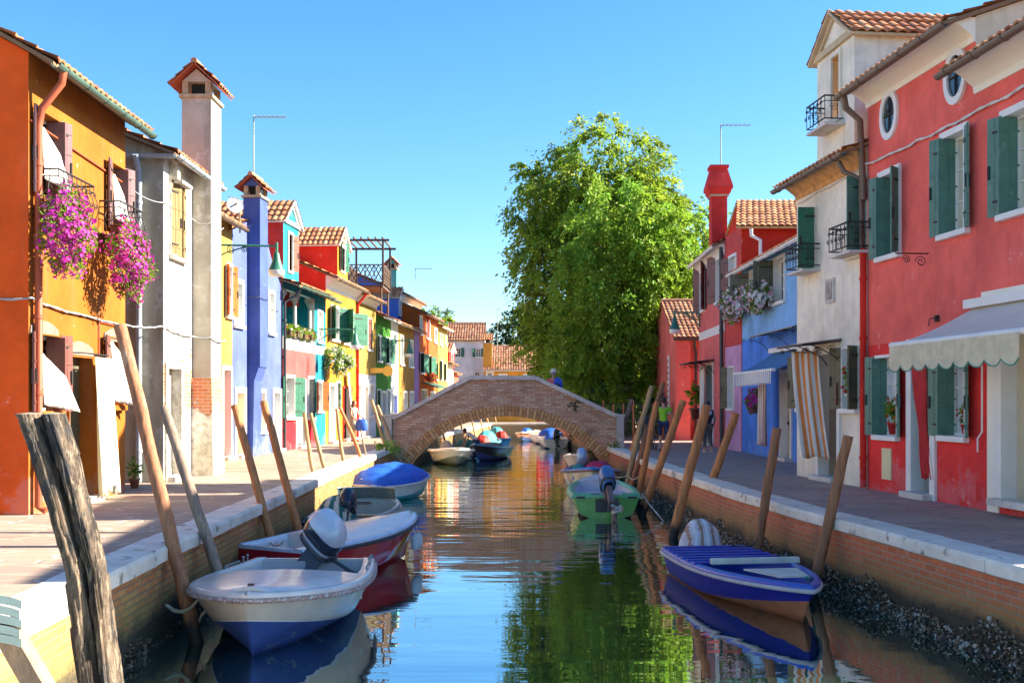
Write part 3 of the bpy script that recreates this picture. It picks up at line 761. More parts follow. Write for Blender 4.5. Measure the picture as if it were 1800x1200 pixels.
PINKF = pm('magenta_petal', (.55, .03, .40), .6, .25, 20, 0, transl=.3); PINKF2 = pm('rose_petal', (.70, .07, .38), .6, .2, 20, 0, transl=.3)
WHITEF = pm('white_petal', (.80, .78, .74), .6, .08, 20, 0, transl=.3); REDF = pm('red_petal', (.60, .03, .02), .6, .2, 20, 0, transl=.2); LPINKF = pm('pale_pink_petal', (.75, .40, .50), .6, .1, 20, 0, transl=.3)
# ---------------------------------------------------------------- setting: water, quays, paving
def pl(pts):                       # x as a function of Y along a polyline
    def f(Y):
        if Y <= pts[0][1]: return pts[0][0]
        for (x0, y0), (x1, y1) in zip(pts[:-1], pts[1:]):
            if Y <= y1: return x0 + (x1 - x0) * (Y - y0) / (y1 - y0)
        return pts[-1][0]
    return f
LQ = [(-3.35, -12), (-3.42, 0), (-3.55, 6), (-3.66, 8.9), (-3.76, 10), (-3.88, 14), (-3.98, 20), (-4.06, 26), (-4.12, 34), (-4.12, 43), (-3.2, 55), (-2.2, 68), (-1.5, 79)]
RQ = [(7.6, -12), (6.4, 2), (5.55, 7), (4.93, 10.4), (4.23, 16.1), (3.93, 19.6), (3.77, 23.2), (3.6, 28.7), (3.38, 37.5), (3.3, 50), (3.2, 66), (3.1, 79)]
lq, rq = pl(LQ), pl(RQ)
def smooth_y(a, b, st): n = int((b - a) / st); return [a + (b - a) * i / n for i in range(n + 1)]

m = MB(); m.quad((-600, -300, -2.4), (600, -300, -2.4), (600, 1500, -2.4), (-600, 1500, -2.4)); struct('canal_bed', m, pm('mud', (.03, .035, .02), .9))
m = MB()
ys = smooth_y(-12, 79, 2.0)
for a, b in zip(ys[:-1], ys[1:]):
    m.quad((-400, a, -.03), (lq(a) - .3, a, -.03), (lq(b) - .3, b, -.03), (-400, b, -.03)); m.quad((rq(a) + .3, a, -.03), (400, a, -.03), (400, b, -.03), (rq(b) + .3, b, -.03))
m.quad((-400, 79, -.03), (400, 79, -.03), (400, 1400, -.03), (-400, 1400, -.03)); m.quad((-400, -300, -.03), (-3.7, -300, -.03), (-3.7, -12, -.03), (-400, -12, -.03)); m.quad((7.9, -300, -.03), (400, -300, -.03), (400, -12, -.03), (7.9, -12, -.03))
struct('ground', m, pm('earth', (.16, .14, .09), .9, .25, .5, .5, 3, c2=(.07, .11, .03), amt=.5))

# water
mw, nt, b, out = _new('canal_water')
geo = nd(nt, 'NewGeometry').outputs['Position']
na = tex_noise(nt, geo, 1.0, 2, .45, (.38, 1.7, 1)); nb = tex_noise(nt, geo, 1.0, 2, .5, (1.6, 6, 1)); nc = tex_noise(nt, geo, 1.0, 2, .5, (.16, .45, 1))
h = mathn(nt, 'ADD', mathn(nt, 'MULTIPLY', na, .75), mathn(nt, 'MULTIPLY', nb, .10))
calm = ramp(nt, nc, .38, .62)
sx = nd(nt, 'SeparateXYZ'); nt.links.new(geo, sx.inputs[0])
far = ramp(nt, sx.outputs[1], 13, 22)
h = mathn(nt, 'MULTIPLY', h, mathn(nt, 'ADD', .34, mathn(nt, 'ADD', mathn(nt, 'MULTIPLY', calm, .75), mathn(nt, 'MULTIPLY', far, 1.05))))
bump(nt, b, h, .5, .028)
b.inputs['Base Color'].default_value = (.012, .05, .035, 1); b.inputs['Roughness'].default_value = .015; b.inputs['IOR'].default_value = 1.5
b.inputs['Specular IOR Level'].default_value = .75
gl = nd(nt, 'BsdfAnisotropic') if False else nt.nodes.new('ShaderNodeBsdfGlossy'); gl.inputs['Color'].default_value = (.82, .92, .90, 1); gl.inputs['Roughness'].default_value = .012
nt.links.new(b.inputs['Normal'].links[0].from_socket, gl.inputs['Normal']); mx = nd(nt, 'MixShader'); mx.inputs[0].default_value = .66; nt.links.new(b.outputs[0], mx.inputs[1]); nt.links.new(gl.outputs[0], mx.inputs[2]); nt.links.new(mx.outputs[0], out.inputs[0])
m = MB(); 
for a, c in zip(ys[:-1], ys[1:]): m.quad((lq(a) - .2, a, WZ), (rq(a) + .2, a, WZ), (rq(c) + .2, c, WZ), (lq(c) - .2, c, WZ))
struct('water', m, mw)

PAVE_L = paving('left_paving', (.38, .28, .20), (.29, .20, .15), (.52, .43, .32), (.8, 1.9, 1), 1.7, .04)
PAVE_R = paving('right_paving', (.46, .31, .245), (.33, .22, .18), (.22, .16, .14), (.8, 2.0, 1), 1.5, .03)
def pave(name, fq, side, xo, mat):
    m = MB()
    for a, c in zip(ys[:-1], ys[1:]):
        xa, xc = fq(a) + side * .42, fq(c) + side * .42
        if side < 0: m.quad((xo, a, 0), (xa, a, 0), (xc, c, 0), (xo, c, 0))
        else: m.quad((xa, a, 0), (xo, a, 0), (xo, c, 0), (xc, c, 0))
    return struct(name, m, mat)
pave('pavement_left', lq, -1, -16, PAVE_L); pave('pavement_right', rq, 1, 20, PAVE_R)
m = MB(); m.quad((-16, 79, 0), (20, 79, 0), (20, 83, 0), (-16, 83, 0)); struct('pavement_far', m, PAVE_L)

BR_L = brickwork('left_quay_brick', (.50, .15, .045), (.52, .29, .085), (.24, .19, .11), algae=-.52, pale=(.46, .34, .14), dirt_amt=.62)
BR_R = brickwork('right_quay_brick', (.60, .16, .06), (.50, .12, .045), (.40, .28, .18), algae=-.52, pale=(.62, .34, .24), w=.26, h=.08)
COPE = pm('coping_stone', (.72, .64, .52), .8, .2, 1.6, .5, 14, c2=(.22, .19, .13), amt=.58)
def quay(name, label, fq, side, brick, y0, y1, ch, seed):
    g = random.Random(seed); t = thing(name, label, 'quay wall', (fq((y0 + y1) / 2), (y0 + y1) / 2, 0))
    m = MB(); yy = smooth_y(y0, y1, 1.0); rows = 6; s = 0
    for a, c in zip(yy[:-1], yy[1:]):
        L = math.hypot(c - a, fq(c) - fq(a)); xa, xc = fq(a) + side * .03, fq(c) + side * .03
        q = [(xa, a, -2.3), (xc, c, -2.3), (xc, c, -.15), (xa, a, -.15)]; uv = [(s, -2.3), (s + L, -2.3), (s + L, -.15), (s, -.15)]
        if side > 0: q = [q[1], q[0], q[3], q[2]]; uv = [uv[1], uv[0], uv[3], uv[2]]
        m.quad(*q, uv=uv); s += L
    mk('brick_face', m, brick, t)
    m = MB(); y = y0
    while y < y1 - .3:
        L = min(g.uniform(1.3, 2.1), y1 - y); a, c = y + .006, y + L - .006; w = .43 + g.uniform(-.01, .01); dz = g.uniform(-.006, .008); k = 5
        top = []; 
        P = lambda q, o, z: Vector((fq(q) + side * o + g.uniform(-.005, .005), q, z + dz))
        rings = []
        for i in range(k + 1):
            q = a + (c - a) * i / k
            rings.append([P(q, .02, -ch), P(q, -.035, -ch + .02), P(q, -.04, -.03), P(q, -.015, .008), P(q, w - .02, .012), P(q, w, 0), P(q, w, -ch)])
        m.grid(rings, 0, False, True); m.add(rings[0], [tuple(range(7))]); m.add(rings[-1], [tuple(range(6, -1, -1))])
        y += L
    mk('coping', m, COPE, t); return t
quay('quay_wall', 'left quay wall of yellow and orange brick under pale stone coping', lq, -1, BR_L, -12, 79, .17, 3)
quay('quay_wall', 'right quay wall of red orange brick with oyster crust under pale stone coping', rq, 1, BR_R, -12, 79, .16, 5)
m = MB(); m.box((.8, 79.1, -1.2), (6, .2, 2.4)); m.box((.8, 79.15, -.05), (5.4, .5, .14), mi=1)
tag(mk('quay_wall', m, [BR_L, COPE], at=(.8, 79, 0)), 'far cross quay wall closing the end of the canal', 'quay wall')

# oyster and mussel crust along the waterlines
def crust(name, label, fq, side, y0, y1, n, seed, zt, mats):
    g = random.Random(seed); m = MB()
    for i in range(n):
        y = y0 + (y1 - y0) * (i + g.random()) / n; u = g.random()
        z = -1.05 + u ** 1.7 * (zt + .97 + .08 * math.sin(y * 1.9) + .07 * math.sin(y * 4.7)); x = fq(y) + side * .02 - side * g.uniform(.0, .035) * (1.2 - u); s = g.uniform(.011, .025) * (1.15 if u < .5 else .8)
        a, b2 = Vector((g.gauss(0, 1), g.gauss(0, 1), g.gauss(0, 1))).normalized(), None; b2 = a.orthogonal().normalized(); c = a.cross(b2); p = Vector((x, y, z))
        vs = [p + (a * math.cos(w) * 1.5 + b2 * math.sin(w)) * s for w in (0, 1.05, 2.1, 3.14, 4.2, 5.25)] + [p + c * s * .6, p - c * s * .6]
        k = 0 if (g.random() < .62 - .3 * u) else (1 if g.random() < .68 else 2)
        m.add(vs, [(j, (j + 1) % 6, 6) for j in range(6)] + [((j + 1) % 6, j, 7) for j in range(6)], k)
    o = mk(name, m, mats, at=(fq(y0), y0, WZ)); return tag(o, label, 'shells', kind='stuff')
SH = [pm('mussel_black', (.06, .04, .022), .6, .4, 20, .3), pm('oyster_brown', (.22, .14, .07), .75, .4, 25, .4), pm('oyster_pale', (.48, .40, .30), .7, .3, 25, .4)]
SHL = [SH[0], pm('weed_black', (.05, .035, .02), .8, .4, 20, .4), SH[1]]
crust('oyster_crust', 'crust of oyster and mussel shells at the foot of the right quay wall', rq, 1, 7.5, 34, 12000, 4, -.66, SH)
crust('mussel_crust', 'dark weed and mussel crust at the foot of the left quay wall', lq, -1, 7, 34, 5200, 9, -.84, SHL)

# ---------------------------------------------------------------- left row
OR1 = plaster('ochre_orange', (.40, .125, .015), streak=.25); RD1 = plaster('gable_red', (.85, .11, .015), streak=.15)
W = lambda *p, **k: dict(p=p, **k)
L1, fL1 = house('orange_house', 'ochre orange house with red gable and flower balconies at the left edge', (-6.8, 15.2), (-6.8, 19.0), 6.5, OR1, [
    W(68, 101, 205, 350, bf=1, sh=(172, 168), shm=MAUVE_SH, gm=INTERIOR, fw=.03, fm=OR1),
    W(194, 214, 292, 408, bf=1, sh=(168, 160), shm=MAUVE_SH, gm=INTERIOR, fw=.03, fm=OR1),
    W(66, 101, 590, 722, bf=1, sh=(172, 166), shm=BROWN_SH, gm=INTERIOR, fw=.02, fm=OR1),
    W(118, 158, 628, None, k='door', dm=pm('dark_brick_infill', (.12, .10, .06), .8, .3, 12, .4), fw=.02, fm=OR1),
    W(190, 213, 595, 712, sh=(168, 0), shm=BROWN_SH, gm=INTERIOR, fw=.02, fm=OR1)],
    depth=8, ov=.40, slope=.55, gut=GZINC, sideA=RD1, sideB=OR1, rvm=OR1, side_ov=.12)
downpipe(L1, [(-6.35, 15.32, 6.3), (-6.38, 15.32, 6.1), (-6.66, 15.32, 5.75), (-6.71, 15.32, 5.5), (-6.71, 15.32, .1), (-6.6, 15.32, .05)], REDPIPE, .055)
m = MB(); m.tube([fL1.P(.02, 5.55, .02), fL1.P(3.7, 5.4, .02)], .018, 6); mk('conduit', m, REDPIPE, L1); m = MB(); m.tube([fL1.P(2.55, 2.9, .02), fL1.P(3.7, 2.88, .02)], .015, 5); m.tube([fL1.P(2.55, 2.9, .02), fL1.P(2.55, 1.5, .02)], .012, 5); mk('conduit', m, REDPIPE, L1)
for (a, b, z) in ((1.2 - .35, 1.2 + 1.0 - .15, 2.62), (1.2, 2.3, 2.55)): pass
m = MB()
for px0, px1, yy in ((52, 100, 572), (115, 161, 608), (182, 215, 585)):
    u0, z = fL1.uz(px0, yy); u1, _ = fL1.uz(px1, yy); k = 9
    pts = [fL1.P(u0 + (u1 - u0) * i / k, z + .10 * math.sin(math.pi * i / k), .004) for i in range(k + 1)] + [fL1.P(u1 + .03, z - .12, .004), fL1.P(u0 - .03, z - .12, .004)]
    m.prism(pts, fL1.n * .02)
mk('stone_lintel', m, pm('lintel_stone', (.22, .17, .13), .85, .2, 6, .5), L1)
balcony(L1, fL1, .15, 1.45, 4.28, .36, .62, smat=IRON); balcony(L1, fL1, 2.62, 3.66, 4.28, .34, .62, smat=IRON)

def ruled(name, label, Lp, Rp, mat, bulge=Vector((0, 0, 0)), n=12, cat='curtain', group=None, waves=0):
    m = MB(); k = len(Lp); rows = []
    for i in range((k - 1) * 5 + 1):
        t = i / 5; a = min(int(t), k - 2); f = t - a; l = Vector(Lp[a]).lerp(Vector(Lp[a + 1]), f); r = Vector(Rp[a]).lerp(Vector(Rp[a + 1]), f)
        rows.append([l.lerp(r, j / n) + bulge * math.sin(math.pi * j / n) * math.sin(math.pi * min(.98, (i + 2) / ((k - 1) * 5 + 3))) + Vector((.02 * math.sin(j * 2.4 + i * .3) * waves, 0, 0)) for j in range(n + 1)])
    m.grid(rows); o = mk(name, m, mat, at=rows[0][0]); sd = o.modifiers.new('cloth', 'SOLIDIFY'); sd.thickness = .006
    return tag(o, label, cat, group)
G1 = 'white cloths blowing out of the orange house windows'
def lcloth(px0, px1, yt, yb, out, label, yb2=None):
    a = fL1.at(px0)[0]; b = fL1.at(px1)[0]; Ya = 15.2 + a; zt = CZ + (HY - yt) * Ya / F; zb = CZ + (HY - yb) * (15.2 + b) / F; P = fL1.P
    ruled('window_cloth', label, [P(a, zt, .02), P(a + .02, (zt + zb) / 2 - .05, .05), P(a + .05, zb + .1, .06)], [P(a + .06, zt - .02, .03), P(b * .55 + a * .45, (zt + zb) / 2 + .1, out * .75), P(b, zb, out)], CLOTH_W, fL1.n * .06, group=G1, waves=.5)
lcloth(68, 104, 222, 342, .20, 'white cloth hanging out of the upper window nearest the red gable')
lcloth(194, 214, 305, 402, .16, 'white cloth hanging out of the upper window above the second flower balcony')
lcloth(67, 103, 620, 724, .32, 'white cloth blown out of the ground floor window beside the red downpipe')
lcloth(191, 214, 600, 716, .40, 'white cloth blown out of the ground floor window right of the long curtain')
u0 = fL1.at(118)[0]
drape('door_curtain', 'long cream and white curtain hanging from a rod over the orange house door', 'curtain', fL1.P(fL1.at(150)[0] - .12, 2.30, .20), fL1.u, .72, 2.2, CLOTH_C, folds=4, amp=.055, swing=fL1.u * .10 + fL1.n * .05, taper=1.1)
m = MB(); m.tube([fL1.P(u0 - .05, 2.34, 0), fL1.P(u0 - .05, 2.34, .24), fL1.P(u0 + 1.05, 2.34, .24), fL1.P(u0 + 1.05, 2.34, 0)], .012, 6); tag(mk('curtain_rod', m, IRON, at=fL1.P(u0, 2.34, 0)), 'thin iron curtain rod over the orange house door', 'curtain rod')
planter('petunia_basket', 'magenta petunias spilling over the first balcony of the orange house', (-6.26, 15.25, 3.98), .34, .46, .60, 2600, [PINKF, PINKF, PINKF2], 900, .055, .036, 3, box=((-6.5, 15.75, 4.4), .2, .9, .18), droop=.25)
planter('petunia_basket', 'magenta petunias spilling over the second balcony of the orange house', (-6.26, 17.75, 3.90), .34, .52, .60, 2600, [PINKF, PINKF, PINKF2], 900, .055, .036, 4, box=((-6.5, 18.15, 4.4), .2, .8, .18), droop=.2)
flat_cable('facade_cable', 'twisted grey cable crossing the orange house at mid height', [(-7.4, 15.12, 3.05), fL1.P(0, 3.05, .06), fL1.P(.55, 3.0, .04), fL1.P(1.9, 2.96, .04), fL1.P(3.75, 2.93, .04)], .02)

PEEL = peeling('peeling_white')
L2, fL2 = house('peeling_white_house', 'narrow white house with plaster peeling down to brick and a tall chimney', (-6.87, 21.3), (-6.87, 24.2), 6.5, PEEL, [
    W(299, 322, 326, 452, sh=(12, 10), shm=OLDWOOD_SH, fm=PEEL, fw=.05, swx=-.03),
    W(293, 316, 648, None, k='door', dm=pm('grey_door', (.30, .27, .22), .8, .2, 6, .3), fm=PEEL, fw=.14)], depth=6, ov=.3, slope=.4, gut=PALEPIPE, sideA=plaster('grimy_gable', (.45, .40, .29), (.16, .13, .08), streak=.6, amt=.55), rvm=PEEL, side_ov=.25)
CHP = plaster('chimney_grey', (.50, .45, .37), (.2, .17, .13), streak=.55, amt=.56)
chimney(L2, (-6.78, 23.62), .80, .63, 0, 8.12, PEEL if False else CHP, Fac((-6.46, 0), (-6.46, 1)), topw=.32)
m = MB(); m.add([(-6.40, 23.16, 0), (-6.40, 24.06, 0), (-6.44, 24.06, 2.1), (-6.44, 23.16, 2.1)], [(0, 1, 2, 3)], 0, False, [[(0, 0), (.9, 0), (.9, 2.1), (0, 2.1)]]); m.add([(-7.0, 23.16, 0), (-6.40, 23.16, 0), (-6.44, 23.16, 2.1), (-7.0, 23.16, 2.1)], [(0, 1, 2, 3)], 0, False, [[(2, 0), (2.6, 0), (2.6, 2.1), (2, 2.1)]])
m.quad((-6.44, 23.16, 2.1), (-6.44, 24.06, 2.1), (-7, 24.06, 2.1), (-7, 23.16, 2.1)); m.quad((-6.4, 24.06, 0), (-7, 24.06, 0), (-7, 24.06, 2.1), (-6.44, 24.06, 2.1)); mk('chimney_foot', m, PEEL, L2)
downpipe(L2, [(-7.32, 21.0, 6.4), (-7.32, 21.2, 6.1), (-7.32, 21.2, .02)], PALEPIPE, .06)
gutter(L2, Fac((-8.5, 21.3), (-6.6, 21.3)), 0, 1.95, 6.42, .12, PALEPIPE)
m = MB(); m.box((-6.80, 21.75, 6.2), (.2, .16, .3)); m.box((-6.74, 22.1, 6.02), (.22, .7, .06)); mk('bracket_shelf', m, PEEL, L2)
flat_cable('facade_cable', 'grey cable sagging across the alley to the peeling white house', [fL1.P(3.78, 2.93, .04), (-6.9, 21.25, 3.07), (-6.83, 21.4, 3.05), (-6.83, 23.1, 2.98), (-6.38, 23.2, 2.98), (-6.38, 24.1, 2.95)], .03)
flat_cable('facade_cable', 'thin pale cable from the orange house eave to the white chimney', [fL1.P(3.75, 5.4, .03), (-6.84, 21.5, 5.55), (-6.84, 23.1, 5.5), (-6.42, 23.2, 5.45), (-6.42, 24.05, 5.45)], .10, .010, twist=False)
t = pot_plant('alley_weed', 'low green weed growing in the alley beside the grey drainpipe', (-6.95, 19.9, 0), .9, [REDF], 0, 41, pm('clay_pot', (.35, .13, .06), .8), 120, 'plant')

YEL = plaster('house_yellow', (.42, .20, .025)); YOC = plaster('pale_yellow', (.42, .27, .06)); OCH = plaster('house_ochre', (.35, .18, .035))
RED = plaster('house_red', (.68, .035, .022)); PINK = plaster('house_pink', (.38, .10, .09)); LBL = plaster('periwinkle', (.105, .145, .36)); LBL_SHADE = plaster('periwinkle_shaded', (.07, .11, .33), streak=.12)  # chimney shares the wall's periwinkle, darkened here to paint in its shade
TEAL = plaster('house_teal', (.015, .25, .30)); ORA = plaster('house_orange', (.48, .10, .015)); GRN = plaster('house_green', (.06, .22, .025)); PUR = plaster('house_purple', (.30, .17, .42))
LX = lambda Y: -7.85 + .087 * (Y - 29.5)
def LY(px, off=0): return (10.4165 + off) / (.087 + (CX - px) / F)
def lpt(px, off=0): Y = LY(px, off); return (LX(Y) - off, Y)
RSHUT = plaster('shutter_orange', (.62, .13, .03), streak=.05)
L3, fL3 = house('yellow_house', 'narrow yellow house squeezed between the white chimney and the blue house', (-7.95, 26.2), lpt(408), 6.5, YOC, [
    W(398, 406, 468, 555, sh=(150, 158), shm=RSHUT, gm=INTERIOR), W(391, 404, 650, None, k='door', dm=REDBROWN_SH, fw=.12)], ov=.35, gut=BROWNMETAL, depth=6)
# periwinkle house: curved parapet, outside chimney
A, B = lpt(408), lpt(494)
fL4 = Fac(A, B); q = [fL4.uz(x, y) for x, y in ((408, 405), (424, 396), (438, 388), (447, 380), (464, 396), (469, 420), (476, 450), (484, 476), (493, 500))]
h4, f4 = house('blue_house', 'periwinkle blue house with curved gable and an outside chimney of shade-darkened blue', A, B, 5.2, LBL, [
    W(413, 424, 498, 572, sh=(0, 0), gm=pm('teal_blind', (.05, .16, .18), .4, .1), fw=.12), W(472, 480, 516, 585, gm=pm('pale_blind', (.25, .33, .30), .5, .1), fw=.10),
    W(415, 428, 690, None, k='door', dm=pm('yellow_door', (.60, .42, .15), .6, .2), fw=.15), W(449, 464, 690, 758, gm=pm('brown_blind', (.30, .18, .07), .6, .3, 8), fw=.12),
    W(480, 491, 690, None, k='door', dm=PALEPIPE, fw=.13)], depth=6, noroof=True, gut=None)
m = MB(); top = [fL4.P(u, z) for u, z in q]
u0 = min(x[0] for x in q); pts = [fL4.P(0, 5.2), fL4.P(fL4.L, 5.2)] + [fL4.P(min(fL4.L, max(0, u)), max(5.2, z)) for u, z in reversed(q)]
m.prism(pts, -fL4.n * .35); mk('gable', m, LBL, h4)
m = MB(); zr = max(z for u, z in q) - .25; ur = fL4.at(447)[0]; zl = q[0][1] - .1
for (ue, ze) in ((-.1, zl), (fL4.L + .1, 5.0)):
    e = fL4.P(ue, ze, -.3); r0 = fL4.P(ur, zr, -.3); up = r0 - e; S = up.length; up.normalize(); tiles(m, e, -fL4.n, 6, up, S, 0); m.prism([e, e - fL4.n * 6, r0 - fL4.n * 6, r0], (0, 0, -.06), 0)
mk('roof', m, TILE_A, h4)
m = MB(); e = fL4.P(-.25, q[0][1] - .1, .1); r0 = fL4.P(fL4.at(437)[0], q[2][1] + .03, .1); up = r0 - e; S = up.length; up.normalize(); tiles(m, e, -fL4.n, .5, up, S, 0); mk('verge_tiles', m, TILE_A, h4)
uc0, uc1 = fL4.at(435)[0] + .0, fL4.at(435)[0] + .75; Yc = 31.6
chimney(h4, fL4.P((uc0 + uc1) / 2, 0, .12).xy, .72, .50, 2.6, 7.52, LBL_SHADE, fL4, topw=.26)
m = MB(); ax = (fL4.u, fL4.n, UP)
m.prism([fL4.P(uc0, 0, 0), fL4.P(uc0, 0, .16), fL4.P(uc0, 2.2, .2), fL4.P(uc0, 2.65, .36), fL4.P(uc0, 2.65, 0)], fL4.u * .72); mk('chimney_foot', m, LBL_SHADE, h4)
flat_cable('facade_cable', 'thin dark cable crossing the blue house under its gable', [fL4.P(.1, 4.65, .03), fL4.P(1.1, 4.62, .03), fL4.P(1.15, 4.62, .4), fL4.P(1.95, 4.6, .4), fL4.P(2.0, 4.5, .03), fL4.P(4.2, 4.45, .03)], .03, .010, DARKPIPE, False)

# pink house with loggia
A, B = lpt(496), lpt(554); f5 = Fac(A, B)
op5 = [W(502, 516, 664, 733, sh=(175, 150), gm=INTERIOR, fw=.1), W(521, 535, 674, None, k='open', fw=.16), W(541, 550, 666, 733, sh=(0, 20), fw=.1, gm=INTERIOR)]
h5, f5 = house('pink_house', 'salmon pink house with red base and a columned loggia full of flowers', A, B, 5.45, PINK, op5 + [dict(r=(.12, f5.L - .08, 3.72, 5.25), k='skip')],
    depth=7, ov=.6, slope=.3, gut=GZINC, bands=[(0, 1.0, plaster('base_red', (.66, .02, .03), streak=.1)), (3.3, 3.72, WHITE), (3.72, 5.45, TEAL)], sideA=PINK)
m = MB(); P = f5.P; Lf = f5.L
m.quad(P(.1, 3.7, -1.3), P(Lf, 3.7, -1.3), P(Lf, 5.4, -1.3), P(.1, 5.4, -1.3)); m.quad(P(.12, 3.7, -.2), P(.12, 3.7, -1.3), P(.12, 5.4, -1.3), P(.12, 5.4, -.2)); m.quad(P(Lf - .08, 3.7, -.2), P(Lf - .08, 5.4, -.2), P(Lf - .08, 5.4, -1.3), P(Lf - .08, 3.7, -1.3))
m.quad(P(.12, 3.71, -.2), P(Lf, 3.71, -.2), P(Lf, 3.71, -1.3), P(.12, 3.71, -1.3)); lo = mk('loggia', m, TEAL, h5)
m = MB(); m.box(P(.75, 4.4, -1.26), (.6, .05, 1.4), (f5.u, f5.n, UP)); m.box(P(1.55, 4.4, -1.26), (.35, .06, 1.4), (f5.u, f5.n, UP), 1); mk('loggia_door', m, [DGREEN_SH, ORA], lo)
for px in (500, 523, 549):
    u = f5.at(px)[0]; m = MB()
    m.lathe([(.10, 0), (.10, .05), (.075, .08), (.07, .2), (.065, 1.0), (.06, 1.12), (.09, 1.18), (.12, 1.26), (.13, 1.30)], P(u, 3.76, -.1), 12); m.box(P(u, 3.75 + 1.38, -.1), (.34, .26, .12), (f5.u, f5.n, UP)); m.box(P(u, 3.75 + 1.46, -.1), (.5, .2, .1), (f5.u, f5.n, UP))
    mk('column', m, pm('column_stone', (.60, .53, .45), .8, .2, 6, .3), lo)
uu = f5.at(515)[0]
for i, (px, n, bl) in enumerate(((506, 130, [REDF, WHITEF]), (519, 120, [WHITEF]), (531, 120, [REDF, LPINKF]), (543, 120, [WHITEF, REDF]))):
    c = P(f5.at(px)[0], 3.92, .08)
    planter('flower_box', ['red and white flowers in the first box of the loggia parapet by the blue house', 'white flowers in the second box from the blue house on the loggia parapet', 'red and pale pink flowers in the third loggia box from the blue house', 'white and red flowers in the last box of the loggia parapet beside the teal strip'][i],
            c, .17, .42, .2, 420, bl, 36, .09, .05, 20 + i, box=(c - UP * .1, .2, .8, .16), group='flower boxes on the loggia parapet')
u0, u1 = f5.at(499)[0], f5.at(526)[0]
o = dict(r=(f5.at(507)[0], f5.at(514)[0], 5.9, 7.1), sh=(0, 150), shm=REDBROWN_SH, gm=GREEN_SH)
dormer(h5, f5, u0, u1, 5.4, 7.5, 8.2, 3.0, TEAL, plaster('dormer_red', (.66, .05, .04)), [o])
downpipe(h5, [P(.15, 5.2, .55), P(.2, 5.0, .4), P(.05, 4.8, .07), P(.05, .05, .07)], DARKPIPE, .05)
h5b, f5b = house('teal_house', 'very narrow teal house strip with orange shutters beside the loggia', lpt(554.5), lpt(572), 5.4, TEAL, [
    W(558, 565, 548, 600, sh=(0, 0), gm=CLOTH_W), W(557, 565, 672, 722, sh=(160, 150), shm=ORA, gm=INTERIOR)], gut=GZINC, ov=.5, slope=.3, bands=[(3.3, 3.6, WHITE)])
SRED = plaster('side_red', (.70, .04, .02), streak=.12)
RD = lpt(572.5)
h6, f6 = house('yellow_orange_house', 'yellow house with bright red side wall, green shutters and yellow dormer', RD, lpt(627), 6.3, YEL, [
    W(582, 594, 541, 597, sh=(150, 140), fw=.1, gm=INTERIOR), W(603, 620, 549, 604, sh=(140, 150), fw=.1, gm=INTERIOR),
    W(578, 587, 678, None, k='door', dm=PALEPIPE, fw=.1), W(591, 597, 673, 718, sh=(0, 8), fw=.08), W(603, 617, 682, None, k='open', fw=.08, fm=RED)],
    depth=8, ov=.45, slope=.42, gut=BROWNMETAL, sideA=SRED, cornice=(WHITE, .5), bands=[(0, 3.15, plaster('ground_yellow', (.48, .22, .02)))])
o = dict(r=(f6.at(600)[0], f6.at(606)[0], 6.75, 7.9), sh=(160, 165), gm=INTERIOR)
dormer(h6, f6, f6.at(594)[0], f6.at(612)[0], 6.2, 7.75, 8.45, 3.6, YEL, SRED, [o])
m = MB(); u = f6.at(604)[0]; m.quad(f6.P(u, 0, .004), f6.P(f6.L - .02, 0, .004), f6.P(f6.L - .02, 3.0, .004), f6.P(u, 3.0, .004)); mk('red_panel', m, plaster('panel_red', (.75, .10, .05)), h6) if False else None
downpipe(h6, [f6.P(f6.L - .1, 6.1, .45), f6.P(f6.L - .1, 5.9, .3), f6.P(f6.L - .1, 5.6, .07), f6.P(f6.L - .1, .1, .07)], RED, .055)
SHOP = plaster('shop_pale', (.66, .68, .72))
h7, f7 = house('pale_yellow_house', 'pale yellow house over a whitewashed shop front with an ochre sign', lpt(627.3), lpt(661), 6.15, YOC, [
    W(629, 635, 555, 608, sh=(8, 8), shm=BROWN_SH, swx=0, fw=.08), W(646, 652, 562, 614, sh=(8, 8), shm=BROWN_SH, swx=0, fw=.08),
    W(628.5, 634, 677, 730, gm=PALEPIPE, fw=.1), W(640, 646, 680, None, k='door', dm=pm('tan_door', (.45, .36, .28), .6), fw=.1), W(650, 656, 677, 730, gm=PALEPIPE, fw=.1)],
    depth=8, ov=.45, gut=BROWNMETAL, cornice=(WHITE, .35), bands=[(0, 2.75, SHOP)])
P7 = f7.P(f7.at(648)[0], 2.95, .03)
t = thing('hanging_sign', 'blank ochre signboard with a round ochre disc on the shop wall', 'sign', P7); m = MB(); m.box(P7 + f7.n * .35, (.62, .03, .22), (f7.n, f7.u, UP)); mk('board', m, pm('sign_ochre', (.62, .36, .06), .5, .05), t)
m = MB(); c = P7 + f7.n * .82 - UP * .02; m.prism([c + f7.n * .23 * math.cos(i * math.pi / 12) + UP * .23 * math.sin(i * math.pi / 12) for i in range(24)], f7.u * .05); mk('disc', m, MATS['sign_ochre'], t)
